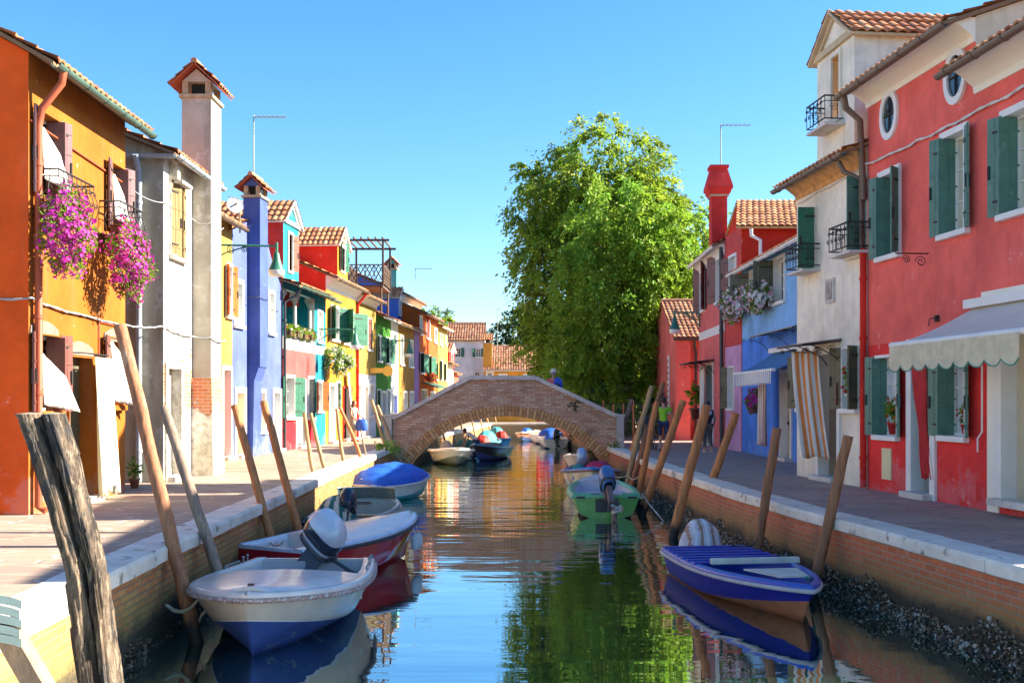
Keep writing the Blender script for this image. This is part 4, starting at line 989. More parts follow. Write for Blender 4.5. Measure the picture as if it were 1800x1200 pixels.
# belvedere on the roof
t = thing('roof_terrace', 'dark timber roof terrace with latticed rail above the yellow houses', 'terrace', (-7.0, 53, 6.9)); m = MB(); zf = 7.15; x0, x1, y0, y1 = -7.85, -6.15, 51.5, 54.5
m.box(((x0 + x1) / 2, (y0 + y1) / 2, zf - .06), (x1 - x0, y1 - y0, .1)); DW = pm('dark_timber', (.10, .06, .04), .8, .3, 8, .4)
for x in (x0 + .1, x1 - .1):
    for y in (y0 + .1, y1 - .1): m.tube([(x, y, 5.6), (x, y, zf)], .06, 6)
mk('deck', m, DW, t); 
for x in (x0, x1):
    for y in (y0, y1): m = MB(); m.box((x, y, zf + 1.05), (.09, .09, 2.1)); mk('post', m, DW, t)
m = MB()
for a, b in (((x0, y0), (x1, y0)), ((x1, y0), (x1, y1)), ((x0, y0), (x0, y1))):
    a, b = Vector((*a, 0)), Vector((*b, 0)); k = 4
    for z in (.12, .95): m.box((a + b) / 2 + UP * (zf + z), ((b - a).length, .05, .05), ((b - a).normalized(), (b - a).normalized().cross(UP), UP))
    for i in range(k):
        p, q = a.lerp(b, i / k), a.lerp(b, (i + 1) / k)
        for (s, e) in ((.14, .93), (.93, .14)): m.tube([p + UP * (zf + s), q + UP * (zf + e)], .03, 4)
        m.tube([q + UP * (zf + .1), q + UP * (zf + .95)], .022, 4); m.tube([p.lerp(q, .5) + UP * (zf + .93), q + UP * (zf + .53), p.lerp(q, .5) + UP * (zf + .14), p + UP * (zf + .53), p.lerp(q, .5) + UP * (zf + .93)], .024, 4)
mk('rail', m, DW, t); m = MB()
for y in (y0, y1): m.box(((x0 + x1) / 2, y, zf + 2.12), (x1 - x0 + .6, .08, .1))
for i in range(6): m.box((x0 + (x1 - x0) * i / 5, (y0 + y1) / 2, zf + 2.2), (.06, y1 - y0 + .6, .07))
mk('pergola', m, DW, t)

def simple(name, label, p0, p1, H, wm, ops, off=0, **k): return house(name, label, lpt(p0, off), lpt(p1, off), H, wm, ops, **k)
simple('green_house', 'bright green house with dark green shutters left of the white strip', 661.3, 687, 5.55, GRN, [W(664, 669, 592, 634, sh=(160, 150)), W(678, 684, 596, 638, sh=(150, 160)), W(663.5, 668, 687, 740, sh=(150, 0)), W(671, 677, 690, None, k='door', dm=DGREEN_SH), W(680, 685, 687, None, k='door', dm=DGREEN_SH)], gut=WHITE, ov=.4, bands=[(0, 2.2, GRN)])
simple('white_ochre_house', 'narrow whitewashed house between the green and the ochre house', 687.2, 700, 5.5, plaster('pale_wash', (.72, .74, .72)), [W(690.5, 696, 588, 635, gm=TEAL_SH), W(691, 697, 695, None, k='door', dm=pm('blue_door', (.05, .10, .60), .5))], gut=BROWNMETAL, ov=.4)
simple('ochre_house', 'ochre house with tall blue windows near the bridge foot', 700.2, 728, 5.5, OCH, [W(703.5, 708, 592, 640, gm=TEAL_SH), W(719, 725, 600, 644, gm=PALEPIPE), W(709, 715, 690, None, k='door', dm=CLOTH_C), W(720, 726, 690, 725, gm=PALEPIPE)], gut=BROWNMETAL, ov=.4)
ht, ft = simple('purple_tower_house', 'tall purple fronted house with blue side wall and white cornice', 706, 738, 7.6, PUR, [W(716, 722, 545, 578, sh=(160, 150), shm=DARKPIPE), W(731, 736, 550, 582, sh=(160, 0), shm=DARKPIPE)], off=1.0, gut=BROWNMETAL, ov=.35, sideA=plaster('tower_blue', (.10, .20, .62)), cornice=(WHITE, .5), roof=TILE_B, depth=6)
chimney(ht, ft.P(3.4, 0, -1.2).xy, .55, .6, 7.6, 9.35, plaster('chimney_teal', (.10, .42, .42)), ft, topw=.2)
dormer(ht, ft, -.9, .3, 6.3, 7.4, 7.9, 2.5, plaster('dormer_blue', (.16, .26, .68)), MATS['tower_blue'], [dict(r=(-.5, -.1, 6.4, 7.2))])
simple('purple_house', 'narrow purple house strip between the ochre and the orange house', 728.3, 737, 5.5, PUR, [], gut=BROWNMETAL)
ho, fo = simple('bright_orange_house', 'bright orange house with green shutters, red drainpipe and shop canopy', 737.2, 770, 6.6, ORA, [W(738, 741.5, 557, 587, fw=.1), W(749.5, 755, 565, 595, fw=.1), W(763, 767.5, 580, 602, fw=.12), W(739, 744, 622, 655, sh=(150, 155)), W(752, 757, 627, 667, sh=(150, 155)), W(763, 768, 640, 666, sh=(150, 0)), W(741, 750, 686, None, k='open'), W(756, 763, 690, None, k='door', dm=DGREEN_SH)], gut=BROWNMETAL, ov=.35)
m = MB(); m.tube([fo.P(2.4, 6.5, .08), fo.P(2.4, 3, .08)], .05, 6); mk('downpipe', m, RED, ho)
m = MB(); a, b = .5, 5.2; m.prism([fo.P(a, 2.7, 0), fo.P(b, 2.7, 0), fo.P(b, 2.35, .9), fo.P(a, 2.35, .9)], (0, 0, .03)); mk('shop_canopy', m, pm('green_canvas', (.03, .10, .07), .8), ho)
c = fo.P(2.6, 2.95, .25); planter('flower_box', 'red flowers over the shop canopy of the bright orange house', c, .3, 2.0, .25, 500, [REDF], 260, .1, .07, 44)
simple('far_yellow_house', 'yellow house with narrow windows at the end of the left row', 770.2, 787, 6.3, YOC, [W(773.5, 777, 588, 607, fw=.06), W(781.5, 784, 590, 605, fw=.06), W(774, 777, 635, 667, sh=(160, 0)), W(781.5, 784, 640, 668, sh=(160, 0))], gut=WHITE, ov=.3)
hc, fc = simple('cream_house', 'low cream house with red dormer at the far end of the left row', 787.2, 797, 4.1, plaster('cream', (.72, .62, .45)), [W(789, 791.5, 660, 690), W(793.5, 796, 660, 690)], gut=BROWNMETAL, ov=.3)
dormer(hc, fc, .8, 3.2, 3.9, 5.0, 5.5, 2.4, RED, SRED, [dict(r=(1.7, 2.3, 4.1, 4.8))])
simple('low_red_house', 'low red house with pale windows in front of the far white house', 797.2, 806, 3.5, plaster('far_red', (.66, .12, .07)), [W(799, 801, 675, 700, gm=CLOTH_W), W(803, 805, 678, 700, gm=CLOTH_W)], gut=None, ov=.25)

# far end of the canal
def cam_house(name, label, x0, x1, Y, H, wm, ops, **k): return house(name, label, ((x0 - CX) * Y / F, Y), ((x1 - CX) * Y / F, Y), H, wm, ops, **k)
cam_house('far_white_house', 'two storey white house with green shutters facing down the canal', 786, 851, 86, 6.5, plaster('far_white', (.76, .76, .76), (.5, .5, .48), streak=.3), [W(800, 810, 612, 627, sh=(155, 155), fw=0), W(836, 845, 613, 627, sh=(155, 155), fw=0), W(835, 843, 654, 667, fw=0, gm=INTERIOR)], depth=5.5, ov=.25, slope=.5, roof=TILE_B, gut=None)
hf, ff = cam_house('far_ochre_house', 'single storey ochre house with wide tiled roof beyond the bridge', 851.3, 943, 84, 4.1, plaster('far_ochre', (.74, .35, .04)), [W(857, 865, 655, 666, sh=(0, 0), gm=GREEN_SH, fw=.13), W(879, 889, 659, 667, gm=GREEN_SH, fw=.13), W(923, 933, 659, 667, gm=GREEN_SH, fw=.13)] + [W(x, x + 9, 672, 688, gm=GREEN_SH, fw=.13) for x in ()], depth=9, ov=.3, slope=.42, roof=TILE_B, gut=WHITE, cornice=(YOC, .2))
chimney(hf, (ff.P(.25, 0, -.4).x, 84.4), .7, .6, 3.9, 6.1, plaster('far_ochre2', (.72, .33, .05)), ff, topw=.15)
cam_house('far_red_house', 'small red house with a white framed window right of the far ochre house', 943.3, 966, 84.5, 3.95, plaster('far_red2', (.62, .07, .06)), [W(950, 960, 660, 676, gm=GREEN_SH, fw=.12)], depth=6, ov=.1, slope=.25, gut=None)
cam_house('garden_wall_house', 'long low brick building seen at the far right bank behind the trees', 968, 1190, 92, 3.0, plaster('far_brick', (.42, .18, .10)), [], depth=6, ov=.2, gut=None)

# ---------------------------------------------------------------- right row
SALM = plaster('salmon_red', (.92, .155, .12), (.55, .05, .04), streak=.18); RRED = plaster('ground_red', (.84, .05, .045), streak=.08)
OFFW = plaster('old_white', (.87, .80, .65), (.50, .38, .24), streak=.4)
RX = lambda Y: 6.54 - .105 * (Y - 19.87)
COVE = pm('cove_white', (.87, .81, .66), .8, .05, 1.5, .1)
R1, g1 = house('red_house', 'large red house with white cove cornice, oval windows and green shutters', (RX(19.87), 19.87), (RX(16.15), 16.15), 7.35, SALM, [
    W(1550, 1580, 306, 448, bf=1, sh=(165, 130), shm=TEAL_SH, gm=INTERIOR, fw=.10), W(1661, 1698, 236, 407, bf=1, sh=(165, 160), shm=TEAL_SH, gm=CLOTH_C, fw=.10),
    W(1543, 1579, 628, 765, bf=1, sh=(165, 160), shm=TEAL_SH, gm=CLOTH_W, fw=.05), W(1605, 1638, 612, None, k='open', dm=pm('hall_white', (.70, .66, .60), .8, .05), fw=.17), W(1659, 1699, 636, 766, bf=1, sh=(165, 155), shm=TEAL_SH, gm=CLOTH_W, fw=.05)],
    depth=8, ov=.5, slope=.35, gut=BROWNMETAL, bands=[(0, 2.62, RRED)], cornice=(COVE, .36), sideB=plaster('side_beige', (.70, .62, .45)))
for px, py in ((1565, 203), (1682, 120)):
    u, _ = g1.at(px); z = 6.62; m = MB(); ro, ri = (.34, .44), (.235, .32); n = 28
    E = lambda r, i, o: g1.P(u + r[0] * math.cos(2 * math.pi * i / n), z + r[1] * math.sin(2 * math.pi * i / n), o)
    for r0, o0, r1, o1 in ((ro, 0, ro, .05), (ro, .05, ri, .05), (ri, .05, ri, .01)):
        m.add([E(r0, i, o0) for i in range(n)] + [E(r1, i, o1) for i in range(n)], [(i, (i + 1) % n, n + (i + 1) % n, n + i) for i in range(n)], 0, True)
    m.add([E(ri, i, .012) for i in range(n)], [tuple(range(n))], 1); 
    m.tube([g1.P(u, z - .3, .03), g1.P(u, z + .3, .03)], .015, 5, 2); m.tube([g1.P(u - .2, z, .03), g1.P(u + .2, z, .03)], .015, 5, 2)
    mk('oval_window', m, [WHITE, GLASS, IRON], R1)
    if px == 1565: pass
m = MB(); m.box(g1.P(g1.at(1560)[0], g1.uz(1560, 815)[1], .012), (.36, .03, .55), (g1.u, g1.n, UP)); mk('gas_cabinet', m, pm('cabinet_cream', (.68, .62, .35), .4, .06, 5, .05), R1, bevel=.006)
downpipe(R1, [g1.P(.1, 7.15, .5), g1.P(.08, 6.95, .45), g1.P(.0, 6.75, .15), g1.P(.0, 5.3, .08)], BROWNMETAL, .06); downpipe(R1, [g1.P(-.02, 4.4, .08), g1.P(-.02, .02, .08)], RED, .06)
R1b, g1b = house('red_shop_house', 'red house with lower eave above the white shop front at the right edge', (RX(16.15), 16.15), (RX(11.0), 11.0), 6.62, SALM, [
    W(1768, 1838, 190, 366, bf=1, sh=(165, 160), shm=TEAL_SH, gm=CLOTH_C, fw=.10), dict(r=(.75, 3.6, .12, 2.75), k='open', dm=pm('shop_cream', (.80, .68, .48), .8, .05), fw=.2)],
    depth=7, ov=.5, slope=.35, gut=BROWNMETAL, bands=[(0, 2.62, RRED)], cornice=(COVE, .42))
m = MB(); m.box(g1b.P(.50, 1.6, .005), (.30, .04, 3.2), (g1b.u, g1b.n, UP)); m.box(g1b.P(2.2, 3.12, .02), (3.9, .08, .16), (g1b.u, g1b.n, UP)); mk('shop_pilaster', m, COVE, R1b)
# awning with scalloped valance
def awning(name, label, fac, u0, u1, zt, zb, out, vh, cloth, vmats, nsc, stripes=False):
    t = thing(name, label, 'awning', fac.P(u0, zt, 0)); P = fac.P; m = MB(); k = 10; rows = []
    for j in range(k + 1):
        q = j / k; rows.append([P(u0 + (u1 - u0) * i / 24, zt + (zb - zt) * q - .05 * math.sin(math.pi * q) - .012 * math.sin(i * math.pi * .5) ** 2 * math.sin(math.pi * q), out * q) for i in range(25)])
    m.grid(rows); mk('canvas', m, cloth, t)
    m = MB(); m.tube([P(u0 - .03, zb, out), P(u1 + .03, zb, out)], .045, 10); m.box(P((u0 + u1) / 2, zt + .05, .08), (u1 - u0 + .1, .14, .13), (fac.u, fac.n, UP)); mk('front_bar', m, WHITE, t)
    m = MB(); n = nsc * 8; top = []; bot = []
    for i in range(n + 1):
        u = u0 + (u1 - u0) * i / n; o = out + .045 + .012 * math.sin(i * .8); d = vh * (.80 + .20 * abs(math.sin(math.pi * i / 8)))
        top.append(P(u, zb - .02, o)); bot.append(P(u, zb - d, o + .01))
    for i in range(n):
        mi = (i // (n // (nsc * 2))) % 2 if stripes else 0
        m.add([top[i], top[i + 1], bot[i + 1], bot[i]], [(0, 1, 2, 3)], mi, False)
    v = mk('valance', m, vmats, t)
    if not stripes: e = MB(); e.tube(bot, .010, 5); mk('trim', e, pm('green_trim', (.10, .30, .20), .8), v)
    for uu in (u0 + .12, u1 - .12): m = MB(); m.tube([P(uu, zt - .1, .1), P(uu + (.35 if uu < (u0 + u1) / 2 else -.35), (zt + zb) / 2 - .12, out * .5), P(uu, zb - .02, out)], .02, 6); mk('arm', m, WHITE, t)
    return t
awning('awning', 'cream canvas awning with scalloped green edged valance on the red shop', g1b, -.05, 3.35, 3.0, 2.43, 1.28, .40, pm('awning_cream', (.84, .78, .68), .9, .06, 4, .2, 40, transl=.3), [pm('valance_beige', (.70, .60, .40), .9, .15, 6, .3, 40, transl=.15)], 9)
m = MB(); p = g1b.P(.28, 2.4, .06); m.tube([p, p - UP * 1.25, p - UP * 1.35 - g1b.u * .12, p - UP * 1.55 - g1b.u * .12], .014, 6); tag(mk('awning_crank', m, WHITE, at=p), 'thin white awning crank hanging on the red wall', 'crank')
drape('door_curtain', 'red curtain tied aside in the doorway of the large red house', 'curtain', g1.P(g1.at(1603)[0] + .02, 2.45, .02), g1.u, .50, 2.1, pm('red_curtain', (.60, .03, .03), .8, .15, 6, .2, transl=.15), folds=4, amp=.03, swing=g1.u * .36, taper=.8, pinch=(.60, .40))
flat_cable('facade_cable', 'white cable bundle running up across the two red houses', [g1.P(.02, 5.95, .06)] + [g1.P(u, 5.93 - .01 * u, .05) for u in (1.0, 2.0, 3.0)] + [g1b.P(u, 5.92, .05) for u in (.2, 1.3, 2.4, 3.6)], .03, .018, pm('white_cable', (.66, .62, .55), .6), True)
m = MB(); p = g1.P(g1.at(1632)[0], 4.0, .01); q = -g1.u * .0 + g1.n
m.tube([p, p + g1.n * .55], .012, 5); [m.tube([p + g1.n * (c + r * (1 - j / 15) * math.cos(j * .8)) - UP * (.03 + r - r * (1 - j / 15) * math.sin(j * .8)) for j in range(14)], .008, 4) for c, r in ((.12, .1), (.36, .07))]; mk('lamp_bracket', m, IRON, R1)
m = MB(); p = g1.P(g1.at(1650)[0], 2.92, .03); m.box(p, (.07, .06, .1)); m.tube([p, p + g1.n * .12 + UP * .0, p + g1.n * .14 - UP * .12], .01, 5); mk('wall_hook', m, IRON, R1)
pot_plant('potted_flower', 'red pot with orange flowers on the left window sill of the red house', g1.P(g1.at(1563)[0], g1.uz(1563, 765)[1] + .02, -.08), 1.0, [ORA], 20, 51, REDF)
pot_plant('potted_flower', 'small red potted flower on the right window sill of the red house', g1.P(g1.at(1690)[0], g1.uz(1690, 766)[1] + .02, -.08), .8, [REDF], 20, 52, REDF)

BRC = pm('brick_cornice', (.62, .33, .12), .85, .3, 6, .5)
R2, g2 = house('white_house', 'old white house with iron balconies and a gabled roof turret', (RX(23.4), 23.4), (RX(19.9), 19.9), 6.3, OFFW, [
    W(1413, 1433, 372, 474, gm=pm('green_leaf', (.05, .17, .10), .6, .15), fw=.03, fm=OFFW, sh=(0, 88), shm=GREEN_SH), W(1494, 1517, 320, 446, gm=pm('green_leaf', 0), fw=.03, fm=OFFW, sh=(0, 100), shm=TEAL_SH),
    W(1406, 1424, 628, 717, sh=(160, 0), shm=OLIVE_SH, gm=INTERIOR, fw=.04), W(1441, 1474, 622, None, k='open', dm=pm('hall_beige', (.50, .40, .30), .8), fw=.12), W(1483, 1508, 612, 718, sh=(165, 130), shm=OLIVE_SH, gm=DGREEN_SH, fw=.04)],
    depth=7, ov=.45, slope=.4, gut=BROWNMETAL, cornice=(BRC, .34), sideA=OFFW)
o = dict(r=(g2.at(1462)[0], g2.at(1476)[0], CZ + (HY - 207) * 21.3 / F, CZ + (HY - 98) * 21.3 / F), gm=pm('green_leaf', 0), fm=OFFW)
dormer(R2, g2, g2.at(1435)[0], g2.at(1500)[0], 6.2, 8.65, 9.28, 3.6, OFFW, OFFW, [o], trim=plaster('trim_tan', (.62, .48, .30)))
u = g2.at(1410)[0]; balcony(R2, g2, g2.at(1414)[0], g2.at(1441)[0], CZ + (HY - 474) * 22.4 / F, .38, .50, False)
balcony(R2, g2, g2.at(1491)[0], g2.at(1528)[0] - .03, CZ + (HY - 444) * 20.3 / F, .38, .50, False); balcony(R2, g2, g2.at(1450)[0], g2.at(1483)[0], CZ + (HY - 222) * 21.3 / F, .38, .50, False)
iron_canopy(R2, g2, g2.at(1432)[0], g2.at(1480)[0], CZ + (HY - 602) * 21.5 / F, .8)
uu, zz = g2.uz(1461, 511); m = MB(); m.box(g2.P(uu, zz, .02), (.42, .05, .48), (g2.u, g2.n, UP)); m.box(g2.P(uu, zz, .035), (.30, .05, .36), (g2.u, g2.n, UP), 1)
for i in range(14): m.ball(g2.P(uu + rnd.uniform(-.11, .11), zz + rnd.uniform(-.14, .14), .06), .03, n=6, mi=1)
mk('relief_plaque', m, [STONE, pm('relief', (.40, .35, .30), .9)], R2)
ua = g2.at(1430)[0]
drape('door_curtain', 'orange and white striped curtain billowing from the white house door', 'curtain', g2.P(g2.at(1437)[0], 2.62, .55), g2.u * .62 - g2.n * .78, .56, 2.15, CLOTH_W, folds=2, amp=.05, swing=g2.u * .30 - g2.n * .12, mats=[CLOTH_W, pm('orange_stripe', (.85, .33, .10), .9, .1, 6, .1, transl=.25)], stripes=9)
downpipe(R2, [g2.P(g2.L - .25, 6.05, .45), g2.P(g2.L - .2, 5.85, .35), g2.P(g2.L - .05, 5.7, .1), g2.P(g2.L - .05, 4.3, .08)], BROWNMETAL, .05)
flat_cable('facade_cable', 'thin cable strung under the eave of the old white house', [g2.P(.05, 5.85, .04), g2.P(1.2, 5.9, .04), g2.P(2.4, 5.9, .04), g2.P(3.5, 5.95, .05)], .03, .010, pm('white_cable', 0))
pot_plant('potted_plant', 'green plant in a pale pot on the left sill of the white house', g2.P(g2.at(1421)[0], g2.uz(1421, 717)[1] + .02, -.02), 1.1, [REDF], 0, 53, CLOTH_C)
pot_plant('potted_plant', 'red flowering plant in a white pot on the right sill of the white house', g2.P(g2.at(1497)[0], g2.uz(1497, 718)[1] + .02, -.02), 1.3, [REDF], 18, 54, CLOTH_W)
m = MB(); m.box(g2.P(g2.at(1478)[0], 1.75, .06), (.06, .1, .42), (g2.u, g2.n, UP)); mk('letter_box', m, BROWN_SH, R2)

SKYB = plaster('sky_blue', (.24, .50, .82)); CBL = plaster('cobalt_light', (.09, .26, .76), streak=.1)
R3, g3 = house('bright_blue_house', 'bright blue house with flower boxes and a blue awning', (7.28, 34.2), (7.46, 23.5), 5.72, SKYB, [
    W(1319, 1335, 478, 524, sh=(120, 0), shm=OLIVE_SH, gm=INTERIOR), W(1362, 1380, 455, 530, sh=(95, 0), shm=OLIVE_SH, gm=INTERIOR),
    W(1329, 1343, 684, 716, gm=INTERIOR, fw=.03), W(1374, 1391, 655, None, k='door', dm=pm('tan_door', 0), fw=.1)], depth=6, ov=.4, slope=.42, gut=WHITE, bands=[(0, 3.5, CBL)])
awning('awning', 'blue awning with blue and white striped valance on the blue house', g3, 3.9, 8.1, 2.95, 2.36, 1.1, .36, pm('awning_blue', (.07, .20, .38), .9, .06, 4, .2, 40), [CLOTH_W, pm('stripe_blue', (.04, .10, .30), .9)], 22, True)
iron_canopy(R3, g3, 3.2, 7.6, 3.5, .5, pm('canopy_glass', (.2, .25, .3), .3))
drape('door_curtain', 'pale striped curtain beside the blue house door', 'curtain', g3.P(g3.at(1366)[0] - .2, 2.35, .45), g3.u, .75, 1.95, CLOTH_W, folds=4, amp=.06, mats=[CLOTH_W, pm('pink_stripe', (.55, .30, .30), .9, transl=.2)], stripes=15)
c1 = g3.P(g3.at(1318)[0] - .9, CZ + (HY - 527) * 32.4 / F, .3); c2 = g3.P(g3.at(1350)[0], CZ + (HY - 515) * 29.8 / F, .28)
planter('flower_box', 'white and pink flowers on the left window ledge of the blue house', c1, .34, 1.35, .50, 1500, [WHITEF, WHITEF, LPINKF], 460, .10, .075, 31, box=(c1 - UP * .25, .24, 1.6, .18))
planter('flower_box', 'white flowers on the right window ledge of the blue house', c2, .34, 1.0, .45, 1200, [WHITEF, LPINKF, WHITEF], 320, .10, .075, 32, box=(c2 - UP * .25, .24, 1.4, .18))
c3 = g3.P(g3.at(1334)[0], 1.62, .15); planter('flower_box', 'magenta flowers at the small window under the blue awning', c3, .22, .38, .36, 500, [PINKF], 160, .08, .055, 33, box=(c3 - UP * .3, .2, .7, .15))
R4, g4 = house('narrow_red_house', 'narrow red and pink house left of the blue house', (7.18, 36.4), (7.27, 34.25), 7.12, plaster('brick_red', (.62, .075, .06)), [
    W(1283, 1294, 452, 506, sh=(160, 0), shm=BROWN_SH, gm=INTERIOR), W(1281, 1291, 646, 717, sh=(165, 0), shm=OLIVE_SH, gm=INTERIOR, fw=.05)], depth=7, noroof=True, gut=None, bands=[(0, 3.4, plaster('lilac_pink', (.70, .36, .55)))], sideB=SRED)
m = MB(); e = Vector((7.05, 34.0, 7.1)); r0 = Vector((7.75, 37.2, 8.5)); up = (r0 - e); S = up.length; up.normalize(); tiles(m, e, Vector((1, 0, 0)), 6.5, up, S, 0); m.prism([e, e + Vector((6.5, 0, 0)), r0 + Vector((6.5, 0, 0)), r0], (0, 0, -.07), 1)
e2 = Vector((7.75, 40.4, 7.1)); up = (r0 - e2); S = up.length; up.normalize(); tiles(m, e2, Vector((1, 0, 0)), 6.5, up, S, 0); m.prism([e2, e2 + Vector((6.5, 0, 0)), r0 + Vector((6.5, 0, 0)), r0], (0, 0, -.07), 1)
m.prism([(7.8, 34.2, 7.1), (7.8, 37.2, 8.45), (7.8, 40.2, 7.1)], (.2, 0, 0), 2); mk('roof', m, [TILE_A, BRC, SRED], R4)
m = MB(); m.tube([(7.5, 33.9, 7.0), (7.5, 33.9, 6.8), (7.8, 33.95, 6.65), (7.8, 33.95, 6.0)], .06, 8); mk('downpipe', m, WHITE, R4)
DPK = plaster('dusty_red', (.80, .17, .15), streak=.15)
R5, g5 = house('tall_red_house', 'tall dusty red house with brown shutters and a big flared red chimney', (7.3, 42.2), (7.18, 36.45), 6.95, DPK, [
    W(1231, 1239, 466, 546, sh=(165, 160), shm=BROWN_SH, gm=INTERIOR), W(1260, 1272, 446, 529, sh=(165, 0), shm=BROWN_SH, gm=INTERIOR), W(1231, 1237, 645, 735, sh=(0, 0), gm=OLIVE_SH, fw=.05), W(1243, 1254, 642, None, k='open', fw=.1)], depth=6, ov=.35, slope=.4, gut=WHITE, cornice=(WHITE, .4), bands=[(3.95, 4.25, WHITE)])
chimney(R5, (7.55, 39.6), .62, .56, 6.8, 9.05, plaster('chimney_red', (.62, .04, .035)), g5, style='flare')
iron_canopy(R5, g5, g5.at(1236)[0], g5.at(1256)[0], 3.05, .9)
drape('door_curtain', 'plain white curtain in the doorway of the tall dusty red house', 'curtain', g5.P(g5.at(1241)[0], 2.85, .2), g5.u, .95, 2.6, CLOTH_W, folds=3, amp=.05, taper=1.15)
pot_plant('potted_plant', 'dark climbing plant beside the curtain of the tall red house', g5.P(g5.at(1234)[0], .9, .25), 2.2, [REDF], 12, 56, BROWN_SH)
downpipe(R5, [g5.P(g5.L - .05, 6.8, .12), g5.P(g5.L - .05, .05, .1)], DARKPIPE, .07)
R6, g6 = house('low_salmon_house', 'low salmon red cottage with brown tiled roof beside the big tree', (6.73, 44.7), (13, 44.7), 4.3, plaster('salmon_cottage', (.82, .18, .14)), [], depth=7.1, ov=.35, slope=.47, roof=TILE_B, gut=DARKPIPE, bands=[(0, .9, plaster('cottage_base', (.45, .06, .05)))])
m = MB(); m.box((7.03, 44.55, 2.05), (.6, .3, 4.1)); mk('buttress', m, MATS['salmon_cottage'], R6); m = MB(); m.tube([(7.5, 44.4, 4.15), (7.5, 44.4, 3.9), (7.6, 44.6, 3.6), (7.6, 44.6, .05)], .06, 8); mk('downpipe', m, DARKPIPE, R6)
# vertical sign on its gable
m = MB(); m.box((6.69, 46.2, 2.3), (.05, .34, 2.5)); 
for i in range(9): m.box((6.66, 46.2, 3.3 - i * .25), (.012, .20 if i % 3 else .14, .10), mi=1)
tag(mk('vertical_sign', m, [WHITE, IRON], at=(6.69, 46.2, 2.3)), 'tall narrow white sign with dark marks on the salmon cottage gable', 'sign')

# facade lamps
wall_lamp('wall_lamp', 'green bell lamp on a long arm in front of the blue house chimney', (-7.55, 26.6, 5.45), (1, .15, 0), 1.72, 1.2)
wall_lamp('wall_lamp', 'green bell lamp hanging before the yellow house with green shutters', f5b.P(.3, 4.2, 0), (.98, .05, 0), 1.35, 1.15)
wall_lamp('wall_lamp', 'green bell lamp on a scrolled iron arm above the ochre house', (-5.9, 49.0, 4.35), (1, 0, 0), 1.25, 1.2)
wall_lamp('wall_lamp', 'green bell lamp reaching over the tiled roof of the salmon cottage', (7.2, 41.5, 5.0), (-1, 0, 0), .95, 1.3)
chim_ant('tv_antenna', 'television antenna rising behind the blue house chimney', (-7.6, 31.8, 7.6), 2.4, .95)
chim_ant('tv_antenna', 'television antenna on the flared red chimney', (7.65, 39.6, 10.0), 1.75, 1.1)
chim_ant('tv_antenna', 'television antenna above the roof of the orange house', (-8.2, 17.2, 7.6), .8, .75)
chim_ant('tv_antenna', 'television antenna beside the teal chimney of the purple house', (-5.55, 62, 8.3), .95, 1.0)
chim_ant('tv_antenna', 'thin antenna beside the far ochre house chimney', (-1.15, 86.5, 5.0), 4.0, .2)
# satellite dish
t = thing('satellite_dish', 'grey satellite dish between the white chimney and the blue house', 'satellite dish', (-7.6, 29.9, 6.5)); m = MB(); c = Vector((-7.55, 29.6, 7.0)); m.tube([Vector((-7.6, 30.2, 6.3)), Vector((-7.55, 29.9, 7.1)), c], .03, 6); mk('mast', m, ZINC, t)
m = MB(); ax = Vector((.5, -.8, .25)).normalized(); a = ax.orthogonal().normalized(); b2 = ax.cross(a); m.grid([[c + (a * math.cos(w) + b2 * math.sin(w)) * r - ax * (.12 - r * r * .6) for w in [2 * math.pi * i / 20 for i in range(20)]] for r in (.01, .08, .16, .23)], 0, True, True); m.tube([c - ax * .1 - b2 * .3, c + ax * .3], .012, 5); mk('dish', m, PALEPIPE, t)
# ---------------------------------------------------------------- bridge
YB, BD = 38.0, 2.6
prof = [(-4.2, .93), (-1.5, 2.36), (.82, 2.36), (3.66, 1.02)]
def ptop(x):
    for (a, za), (b, zb) in zip(prof[:-1], prof[1:]):
        if x <= b: return za + (zb - za) * max(0, (x - a)) / (b - a)
    return prof[-1][1]
AC, AR = (-.2, -3.29), 4.36
def arch(x, r): d = r * r - (x - AC[0]) ** 2; return AC[1] + math.sqrt(d) if d > 0 else -99
BRB = brickwork('bridge_brick', (.58, .25, .13), (.78, .52, .34), (.36, .28, .20), w=.28, h=.085, ms=.013, dirt=(.24, .14, .09), dirt_amt=.52, pale=(.60, .50, .38))
VOU = brickwork('voussoir_brick', (.58, .24, .07), (.74, .42, .17), (.25, .16, .09), w=.40, h=.125, ms=.018, dirt=(.24, .14, .07), dirt_amt=.62, pale=(.62, .50, .30))
t = thing('bridge', 'old humped brick footbridge with stone coping crossing the canal', 'bridge', (-.2, YB, 0)); m = MB()
xs = [-4.2 + 7.86 * i / 120 for i in range(121)]; TH = .26
def spandrel(y, flip, zb=lambda x: max(arch(x, AR + .02), -1.6)):
    for a, b in zip(xs[:-1], xs[1:]):
        k = 6
        for j in range(k):
            q = [(a, zb(a) + (ptop(a) - zb(a)) * j / k), (b, zb(b) + (ptop(b) - zb(b)) * j / k), (b, zb(b) + (ptop(b) - zb(b)) * (j + 1) / k), (a, zb(a) + (ptop(a) - zb(a)) * (j + 1) / k)]
            w = lambda x, z: .018 * noise.noise(Vector((x * 1.3, z * 1.3, 3)))
            v = [(x, y + w(x, z), z) for x, z in q]; m.quad(*(v if not flip else v[::-1]), uv=q if not flip else q[::-1])
spandrel(YB, False); spandrel(YB + BD, True)
for a, b in zip(xs[:-1], xs[1:]):
    for y in (YB + TH, YB + BD - TH): m.quad((a, y, ptop(a) - .95), (b, y, ptop(b) - .95), (b, y, ptop(b)), (a, y, ptop(a)), uv=[(a, 0), (b, 0), (b, .9), (a, .9)])
